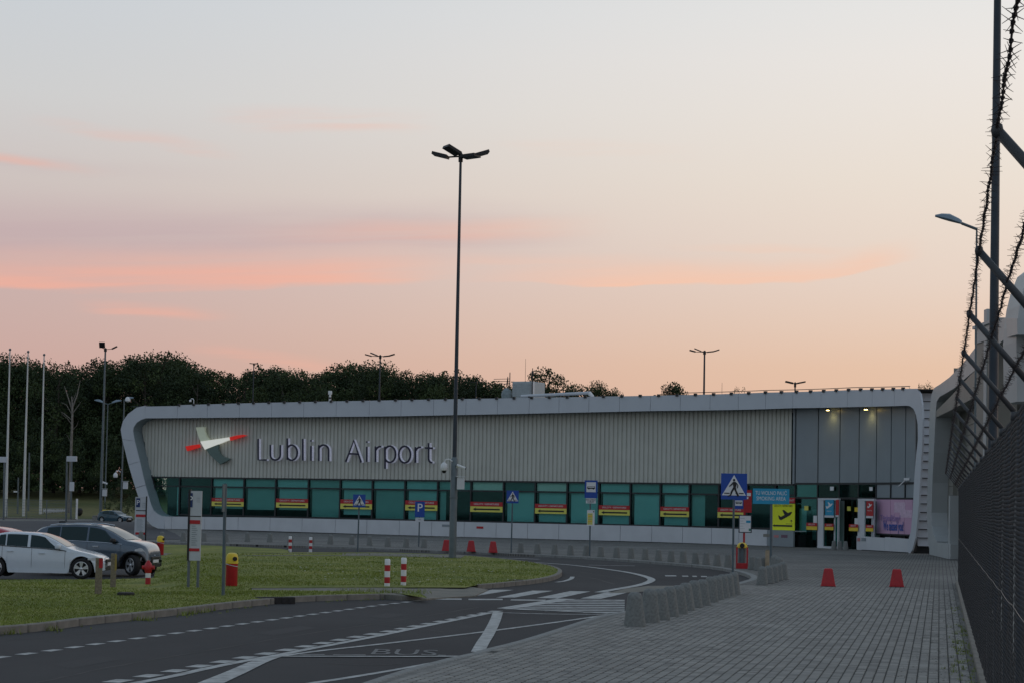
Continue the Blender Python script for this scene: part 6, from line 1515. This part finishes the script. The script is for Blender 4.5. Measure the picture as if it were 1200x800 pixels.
# grey crossover, turned a little towards the viewer
Ds = 66.5; hd = R(-9); pf = atD(155, 673.5, Ds); z0s = atD(155, 673.8, Ds).z
kS = .98; fx_, fy_ = 3.66*kS, -.82*kS; ox = pf.x-(fx_*math.cos(hd)-fy_*math.sin(hd)); oy = Ds-(fx_*math.sin(hd)+fy_*math.cos(hd))
c2 = build_car('dark blue-grey crossover car parked behind the white hatchback, front wheel turned', (ox, oy, z0s), hd, suv, CARG, cladding=True, wheel_r=.345, steer=R(-36), scale=kS)
MB().path([(.7,-.62,1.60),(1.1,-.66,1.665),(2.1,-.66,1.675),(2.5,-.62,1.62)],.02,6).build('roof_rail', CHROME, c2); MB().path([(.7,.62,1.60),(1.1,.66,1.665),(2.1,.66,1.675),(2.5,.62,1.62)],.02,6).build('roof_rail', CHROME, c2)
MB().bevbox(.75,.98,-.03,.03,1.66,1.74,.02).build('aerial_fin', TRIM, c2)
# red car behind
Dr = 74; pp_ = atD(-38, 676, Dr); zr = atD(0, 615.2, Dr).z-1.47
build_car('red hatchback behind the white one, only its roof and rear windows in view', (pp_.x+2.2, Dr, zr), R(172), hatch, CARR, scale=1.0)
# teal car far away
pt_ = at(121, 611.5, 0); build_car('small dark teal car far off by the orange cabinet', (pt_.x-.2, pt_.y, 0), R(-28), hatch, CART, scale=.80)

# ------------------------------------------------------------------ security fence with barbed wire
ftop_z = 3.0; X0 = .57
fence = thing('security_fence', 'dark chain link security fence with angled arms and barbed wire along the right edge', 'fence', (0,0,0))
def fp(u, v, z): p = U*u+V*v; return Vector((p.x, p.y, z))
posts = [6.95+3.2*k-3.2*1 for k in range(20)]
posts = [p for p in posts if p > 3]
post_me = MB().tube((0,0,0),(0,0,ftop_z+.02),.032,n=10).mesh('post', FENCEP, True)
aw, ah = .392, .48
arm_mb = MB(); 
pth = [(0,0,ftop_z-.05),(0,0,ftop_z+.02),(-aw,0,ftop_z+ah)]
arm_mb.tube(pth[0],pth[1],.030,n=8); arm_mb.tube(pth[1],pth[2],.022,.018,8)
arm_me = arm_mb.mesh('arm', ARM, True)
knob_me = MB().lathe([(.004,-.026),(.017,-.02),(.021,0),(.017,.02),(.004,.026)],10,(-aw,0,ftop_z+ah)).mesh('arm_end', ARM, True)
for p in posts:
    q = fp(p, X0+.05, .1); o = link('post', post_me, fence, (q.x,q.y,.0)); o.rotation_euler = (0,0,-FA)
    a_ = link('arm', arm_me, fence, (q.x-V.x*.05,q.y-V.y*.05,0)); a_.rotation_euler = (0,0,-FA)
    e = link('arm_end', knob_me, a_)
# chain link panel: woven zigzag wires, 60 mm diamonds
pm_ = MB(); SPN = 3.2; dw = .036; ncol = int(SPN/dw); nrow = int((ftop_z-.12)/dw)
for c in range(ncol):
    y0 = c*dw; vs = []
    for r in range(nrow*1+1):
        y = y0+(dw if ((r+c) % 2) else 0); x = .003*(1 if r % 2 else -1); z = .12+r*dw
        x += .020*math.sin(math.pi*min(max(y,0),3.2)/3.2)*math.sin(math.pi*z/3)*(1+.4*math.sin(z*5))+.004*math.sin(y*5+z*3)
        z -= .012*math.sin(math.pi*min(max(y,0),3.2)/3.2)
        for k in range(3): a = 2*math.pi*k/3; vs.append((x+.0017*math.cos(a), y+.0017*math.sin(a), z))
    o_ = len(pm_.v); pm_.v += vs
    for r in range(nrow):
        for k in range(3): pm_.f.append((o_+r*3+k, o_+r*3+(k+1)%3, o_+(r+1)*3+(k+1)%3, o_+(r+1)*3+k)); pm_.mi.append(0)
pan_me = pm_.mesh('wire_mesh', FENCEM)
for p in posts[:-1]:
    q = fp(p, X0, 0); o = link('wire_mesh', pan_me, fence, (q.x,q.y,0)); o.rotation_euler = (0,0,-FA)
uE_, uS_ = posts[-1], posts[0]
for z_ in (.14, 1.5, ftop_z-.02):
    mb = MB(); prev = None; nseg = 80
    for i in range(nseg+1):
        u = uS_+(uE_-uS_)*i/nseg; q = fp(u, X0, z_-.02*abs(math.sin((u-posts[0])*math.pi/3.2)))
        if prev: mb.tube(prev, q, .0035, n=4, cap=False)
        prev = q
    mb.build('tension_wire', FENCEM, fence)
# far end return of the fence
mb = MB().box(0,0,0,0,0,0); q0 = fp(uE_, X0, 0)
# barbed strands
brng = random.Random(11)
for fr in (0.0, .34, .72):
    mb = MB(); vo = X0-aw*(1-fr); zo = ftop_z+.01+ah*(1-fr); prev = None; u = uS_-1; step = .2
    while u < uE_:
        ph = (u-posts[0])/3.2*math.pi; sag = -.018*abs(math.sin(ph)); w1 = .0022*math.sin(u*9+fr*5)
        q = fp(u, vo+w1, zo+sag+.003*math.cos(u*7))
        if prev: mb.tube(prev, q, .0036, n=5, cap=False)
        prev = q; u += step
    wire = mb.build('barbed_strand', BARB, fence)
    mb = MB(); u = uS_-1
    while u < uE_:
        ph = (u-posts[0])/3.2*math.pi; sag = -.018*abs(math.sin(ph)); c = fp(u, vo+.0022*math.sin(u*9+fr*5), zo+sag+.003*math.cos(u*7))
        a0 = brng.uniform(0, math.pi); nb = 2
        for k in range(4):
            a = a0+k*math.pi/2+brng.uniform(-.3,.3); r = brng.uniform(.022,.040)
            d_ = V*math.cos(a)+Vector((0,0,1))*math.sin(a)+U*brng.uniform(-.5,.5); mb.tube(c, c+d_*r, .0019, .0008, 3, cap=False)
        mb.tube(c-U*.011, c+U*.011, .0072, n=5)
        u += brng.uniform(.075,.105)
    bb_ = mb.build('barbs', BARB, wire, fix=False); bb_['kind'] = 'stuff'
# foot of the fence: edging strip, weeds
mb = MB(); 
es = []
u = posts[0]-1
proto_e = MB().bevbox(-.49,.49,-.05,.05,0,.16,.012).mesh('edging_stone', KERB)
while u < uE_: q = fp(u+.5, X0-.02, .02); o = link('edging_stone', proto_e, fence, q); o.rotation_euler = (0,0,math.pi/2-FA); u += 1.0
def tuft_blades(mb, c, n, h_, rnd, spread=.06, w=.006):
    for _ in range(n):
        a = rnd.uniform(0, 2*math.pi); r = rnd.uniform(0, spread); x, y = c[0]+r*math.cos(a), c[1]+r*math.sin(a); b_ = rnd.uniform(0, 2*math.pi); ln = rnd.uniform(.2,.7)*h_; hh = rnd.uniform(.5,1)*h_
        dx, dy = math.cos(b_)*w, math.sin(b_)*w
        mb.v += [(x-dx,y-dy,c[2]),(x+dx,y+dy,c[2]),(x+math.cos(b_+1.5)*ln,y+math.sin(b_+1.5)*ln,c[2]+hh)]; k = len(mb.v); mb.f.append((k-3,k-2,k-1)); mb.mi.append(0)
wr_ = random.Random(5); mb = MB()
for _ in range(130):
    u = 22+abs(wr_.gauss(0, 11)); 
    if u > 62: continue
    v_ = X0-.08-abs(wr_.gauss(0,.16)); q = fp(u, v_, PZ+.01)
    tuft_blades(mb, q, wr_.randint(5,14), wr_.uniform(.03,.10), wr_, .05, .004)
tag(mb.build('weeds', BLADE, fix=False), 'tufts of weeds growing in the paving joints along the fence foot', 'weeds', kind='stuff')
# leaf litter and dark crumbs near the fence
mb = MB()
for _ in range(1800):
    u = wr_.uniform(22, 60); v_ = X0-.1-abs(wr_.gauss(0,.38)); q = fp(u, v_, PZ+.016); s_ = wr_.uniform(.008,.030); a = wr_.uniform(0,6.28)
    mb.add([(q.x+s_*math.cos(a+k*2.09), q.y+s_*math.sin(a+k*2.09), q.z+.004*(k == 0)) for k in range(3)], [(0,1,2)])
tag(mb.build('litter', mat('crumbs', (.03,.025,.018), .9, var=.5), fix=False), 'dark crumbs and dead leaves scattered on the paving by the fence', 'leaf litter', kind='stuff')

# ------------------------------------------------------------------ grass blades on the island
ip = [(p.x,p.y) for p in island_poly]
mb = MB(); rr = random.Random(21)
xs_ = [p[0] for p in ip]; ys_ = [p[1] for p in ip]
pathp = [(p.x,p.y) for p in path_poly]
import numpy as np
verts = []; 
cnt = 0; tries = 0
while cnt < 52000 and tries < 400000:
    tries += 1
    px_ = rr.uniform(-20, 660); py_ = 651+ (743-651)*rr.random()**.8
    q = at(px_, py_, 0)
    if not in_poly(q.x, q.y, ip) or in_poly(q.x, q.y, pathp): continue
    cnt += 1; h_ = rr.uniform(.015,.038)*(1+.9*max(0,math.sin(q.x*.9+math.sin(q.y*.6)*2))*(q.y > 45)); w_ = rr.uniform(.008,.018)*(q.y/45); b_ = rr.uniform(0,6.28); z_ = gz(q.x,q.y)+GZ-.01
    dx, dy = math.cos(b_)*w_, math.sin(b_)*w_; lx, ly = rr.uniform(-.03,.03), rr.uniform(-.03,.03)
    verts += [(q.x-dx,q.y-dy,z_),(q.x+dx,q.y+dy,z_),(q.x+lx,q.y+ly,z_+h_)]
me = bpy.data.meshes.new('grass_blades'); me.from_pydata(verts, [], [(3*i,3*i+1,3*i+2) for i in range(len(verts)//3)]); me.materials.append(BLADE)
tag(link('grass_blades', me), 'short mown grass growing on the traffic island', 'grass', kind='stuff')
# tufts along the kerbs and small pale flowers
mb = MB()
for p in front[::1]:
    if rr.random() < .45:
        for _ in range(3): q = Vector((p.x+rr.uniform(-.5,.5), p.y-.06+rr.uniform(-.02,.02), .0)); tuft_blades(mb, q, 5, rr.uniform(.03,.09), rr, .05, .006)
for px_, py_ in ((170,726.5),(225,719),(232,717),(239,715.8),(243,714.8),(215,720.5),(60,738.5),(12,742.5),(478,692),(484,693),(475,691.4)):
    q = at(px_, py_, 0); tuft_blades(mb, q, 40, .13, rr, .22, .008)
for px_ in range(400, 500, 3): q = at(px_, 694+rr.uniform(-1.5,2), .10); tuft_blades(mb, q, 12, .14, rr, .2, .008)
tag(mb.build('kerb_weeds', BLADE, fix=False), 'weeds and tufts growing along the island kerb', 'weeds', kind='stuff')
mb = MB()
for _ in range(90):
    px_, py_ = rr.uniform(340, 640), rr.uniform(655, 686) if rr.random() < .7 else rr.uniform(652, 700)
    q = at(px_, py_, 0)
    if in_poly(q.x, q.y, ip) and not in_poly(q.x, q.y, pathp): s_ = rr.uniform(.012,.028); mb.box(q.x-s_,q.x+s_,q.y-s_,q.y+s_,GZ+.03,GZ+.045)
tag(mb.build('clover_flowers', mat('flower_white', (.5,.52,.42), .8), fix=False), 'tiny pale clover flowers dotted in the island grass', 'flowers', kind='stuff')

# ------------------------------------------------------------------ trees
def crown_mesh(seed, n_leaf, mi, hole=.0, ls=.26, bush=False):
    """unit tree: height 1, half width about .32; leaf-sized faces in many small clusters"""
    rg = np.random.default_rng(seed); cl = []
    nc = 46 if not bush else 26
    for i in range(nc):
        t_ = rg.random(); z = (.24+.74*t_) if not bush else .1+.85*t_
        env = (.10+.24*math.sin(math.pi*min(1, (t_*.86+.14)))**.7) if not bush else .46*math.sqrt(max(0,1-(t_)**2))
        a = rg.random()*6.283; r = env*math.sqrt(rg.random())*(.7+.6*rg.random()); cl.append((r*math.cos(a), r*math.sin(a), z, .045+.06*rg.random()))
    for i in range(7):                      # twigs poking out of the outline
        a = rg.random()*6.283; r = .2*rg.random(); cl.append((r*math.cos(a), r*math.sin(a), .93+.08*rg.random(), .022+.02*rg.random()))
    cl = np.array(cl); vol = cl[:,3]**2.2; pick = rg.choice(len(cl), n_leaf, p=vol/vol.sum()); c = cl[pick]
    d = rg.normal(size=(n_leaf,3)); d /= np.linalg.norm(d,axis=1)[:,None]; rad = (rg.random(n_leaf)**.45)[:,None]*c[:,3:4]*1.15; pos = c[:,:3]+d*rad*np.array([1.1,1.1,.85])
    a = rg.normal(size=(n_leaf,3)); a /= np.linalg.norm(a,axis=1)[:,None]; b_ = np.cross(a, rg.normal(size=(n_leaf,3))); b_ /= np.linalg.norm(b_,axis=1)[:,None]
    s_ = (ls/20*(.6+.8*rg.random(n_leaf)))[:,None]
    v = np.empty((n_leaf,4,3)); v[:,0] = pos-a*s_; v[:,1] = pos-b_*s_*.6; v[:,2] = pos+a*s_; v[:,3] = pos+b_*s_*.6
    me = bpy.data.meshes.new('crown'); me.from_pydata(v.reshape(-1,3).tolist(), [], [(4*i,4*i+1,4*i+2,4*i+3) for i in range(n_leaf)])
    for m_ in LEAF: me.materials.append(m_)
    idx = (pick*7 % 3); me.polygons.foreach_set('material_index', idx.astype(np.int32)); me.update(); return me, cl
def trunk_mesh(seed, cl, m=BARK):
    rg = random.Random(seed); mb = MB(); pts = [(0,0,-.03),(rg.uniform(-.01,.01),rg.uniform(-.01,.01),.3),(rg.uniform(-.03,.03),rg.uniform(-.03,.03),.6),(rg.uniform(-.04,.04),0,.9)]
    mb.path(pts, .01, 6, rs=[.016,.012,.008,.002])
    for i in range(9):
        c = cl[rg.randrange(len(cl))]; z = min(.8, max(.2, c[2]-.15)); mb.tube((0,0,z), (c[0],c[1],c[2]), .005, .0015, 5, cap=False)
    return mb.mesh('trunk', m)
protos = []
for s_ in range(6):
    me, cl = crown_mesh(100+s_, 9000 if s_ < 4 else 6500, 0, ls=.185); protos.append((me, trunk_mesh(s_, cl)))
tb, tcl = crown_mesh(300, 1500, 0, bush=True, ls=.34); bushes = [tb, crown_mesh(301, 1500, 0, bush=True, ls=.34)[0]]
ridge = Lerp([(-60,424),(0,424),(20,416),(32,424),(50,434),(62,421),(72,428),(86,441),(95,431),(106,421),(118,428),(130,424),(150,421),(166,417),(181,412),(200,420),(222,427),(245,434),(268,437),(290,437),(312,429),(340,432),(370,437),(405,424),(430,425),(450,434),(468,436),(480,434),(500,442),(520,436),(545,441),(565,446),(590,452)])
tr = random.Random(44); ti = 0
tops = [-48,-26,-6,10,21,36,52,62,74,92,106,120,134,149,166,181,196,212,228,246,264,283,300,313,330,347,365,384,405,424,441,458,475,486,503,520,536,552,568,584]
def plant(px, ytop, D_, label, grp, proto, wk=1.0, zb=2.6):
    p = atD(px, 590, D_); p.z = zb; tz = atD(px, ytop, D_).z; h_ = tz-zb
    t0 = thing('tree', label, 'tree', p, tr.uniform(0,6.28), grp); me, tm = protos[proto]
    c = link('crown', me, t0); c.scale = (h_*wk,h_*wk,h_); t = link('trunk', tm, t0); t.scale = (h_,h_,h_); return t0
def where_px(px):
    if px < 12: return 'behind the leftmost flagpole'
    if px < 40: return 'behind the middle flagpole'
    if px < 60: return 'behind the rightmost flagpole'
    if px < 100: return 'behind the dead tree'
    if px < 140: return 'behind the tall far mast'
    if px < 215: return 'above the rounded terminal corner'
    if px < 300: return 'above the emblem end of the roof'
    if px < 400: return 'above the first word on the wall'
    if px < 515: return 'above the second word on the wall'
    return 'between the tall near mast and the roof dish'
for i, px in enumerate(tops):
    plant(px, ridge(px)+tr.uniform(1.5,6), 256+tr.uniform(-5,8), 'front dark tree %s, %s from the left' % (where_px(px), ordn(i+1)), 'front trees of the wood behind the terminal', tr.randrange(6), tr.uniform(.8,1.0))
for i in range(30):
    px = -55+22*i
    if px > 590: continue
    plant(px, ridge(px)+tr.uniform(8,15), 276+tr.uniform(-6,8), 'rear dark tree %s, %s from the left' % (where_px(px), ordn(i+1)), 'rear trees of the wood behind the terminal', tr.randrange(6), tr.uniform(.95,1.2))
for i, (px, yt, D_, w_) in enumerate(((602,456,262,.7),(628,448,250,.75),(640,437.5,250,.8),(655,456,255,.7),(669,452,265,.6),(682,452.5,265,.7),(697,455,265,.6),(716,458,265,.5),(783,456,250,.5),(792,450.5,250,.55),(862,456,250,.35),(1082,452,240,.3))):
    lb = ['low treetop just left of the roof ventilation unit','dark treetop behind the roof mast','highest treetop right of the ventilation unit','small treetop over the left part of the long duct','flat treetop over the middle of the long duct','broad low treetop over the duct','low treetop near the right end of the duct','lowest treetop past the end of the duct','left half of the lone treetop over the middle of the roof','right half of the lone treetop over the middle of the roof','tiny treetop right of the lone far floodlight mast','tiny treetop over the right end of the roof'][i]
    plant(px, yt, D_, lb, 'treetops showing over the roof', i % 6, w_*1.1)
# undergrowth at the wood edge
for i in range(46):
    px = -50+5.2*i+tr.uniform(-3,3); D_ = 246+tr.uniform(-4,6); p = atD(px, 590, D_); p.z = 2.4; h_ = tr.uniform(5.0,8.0)
    t0 = thing('bush', 'wood edge bush %s, %s from the left' % (where_px(px) if px < 215 else 'behind the terminal', ordn(i+1)), 'bush', p, tr.uniform(0,6.28), 'bushes at the edge of the wood'); c = link('foliage', bushes[i % 2], t0); c.scale = (h_*1.0,h_*.9,h_)
for i, (px, D_, h_) in enumerate(((138,212,3.4),(150,210,3.8),(128,214,2.6),(160,206,3.0))):
    p = atD(px, 590, D_); p.z = .3; t0 = thing('bush', 'rounded bush in the meadow next to the terminal corner, %s from the left' % ordn([2,3,1,4][i]), 'bush', p, i, 'bushes in the meadow by the terminal corner'); c = link('foliage', bushes[i % 2], t0); c.scale = (h_*.8,h_*.8,h_)
for i in range(26):
    px = -50+7.5*i+tr.uniform(-2,2); D_ = 284; p = atD(px, 590, D_); p.z = 2.6; h_ = tr.uniform(9,11.5)
    t0 = thing('bush', 'rear bush in the wood %s, %s from the left' % (where_px(px), ordn(i+1)), 'bush', p, tr.uniform(0,6.28), 'rear bushes inside the wood'); c = link('foliage', bushes[i % 2], t0); c.scale = (h_*.8,h_*.8,h_)
# dead tree
p = at(80.5, 606, 0); p = Vector((atD(81, 590, 222).x, 222, .3)); t0 = thing('dead_tree', 'bare dead tree with forked pale branches at the far left', 'tree', p); q = lambda x, y: tuple(atD(x, y, 222)-p)
MB().path([(0,0,0), q(83,540), q(84.5,500), q(85,476), q(84,464)], .2, 7, rs=[.17,.15,.13,.10,.06]).build('trunk', DEADB, t0)
for pts, r in (([q(84.5,478),q(90,464),q(94,445)],.09),([q(84.6,480),q(80,466),q(75.5,452)],.085),([q(84.8,486),q(78,474),q(72,471)],.05),([q(84.4,492),q(75,484),q(71,482)],.05),([q(84.2,497),q(79,490),q(72,484)],.04),([q(85,484),q(91,476),q(95,470)],.05),([q(84.9,470),q(88,463),q(89,459)],.04),([q(84,505),q(90,498),q(92,492)],.03),([q(84,520),q(80,512),q(77,508)],.03)): MB().path(pts, r, 5, rs=[r, r*.75, r*.3]).build('branch', DEADB, t0)
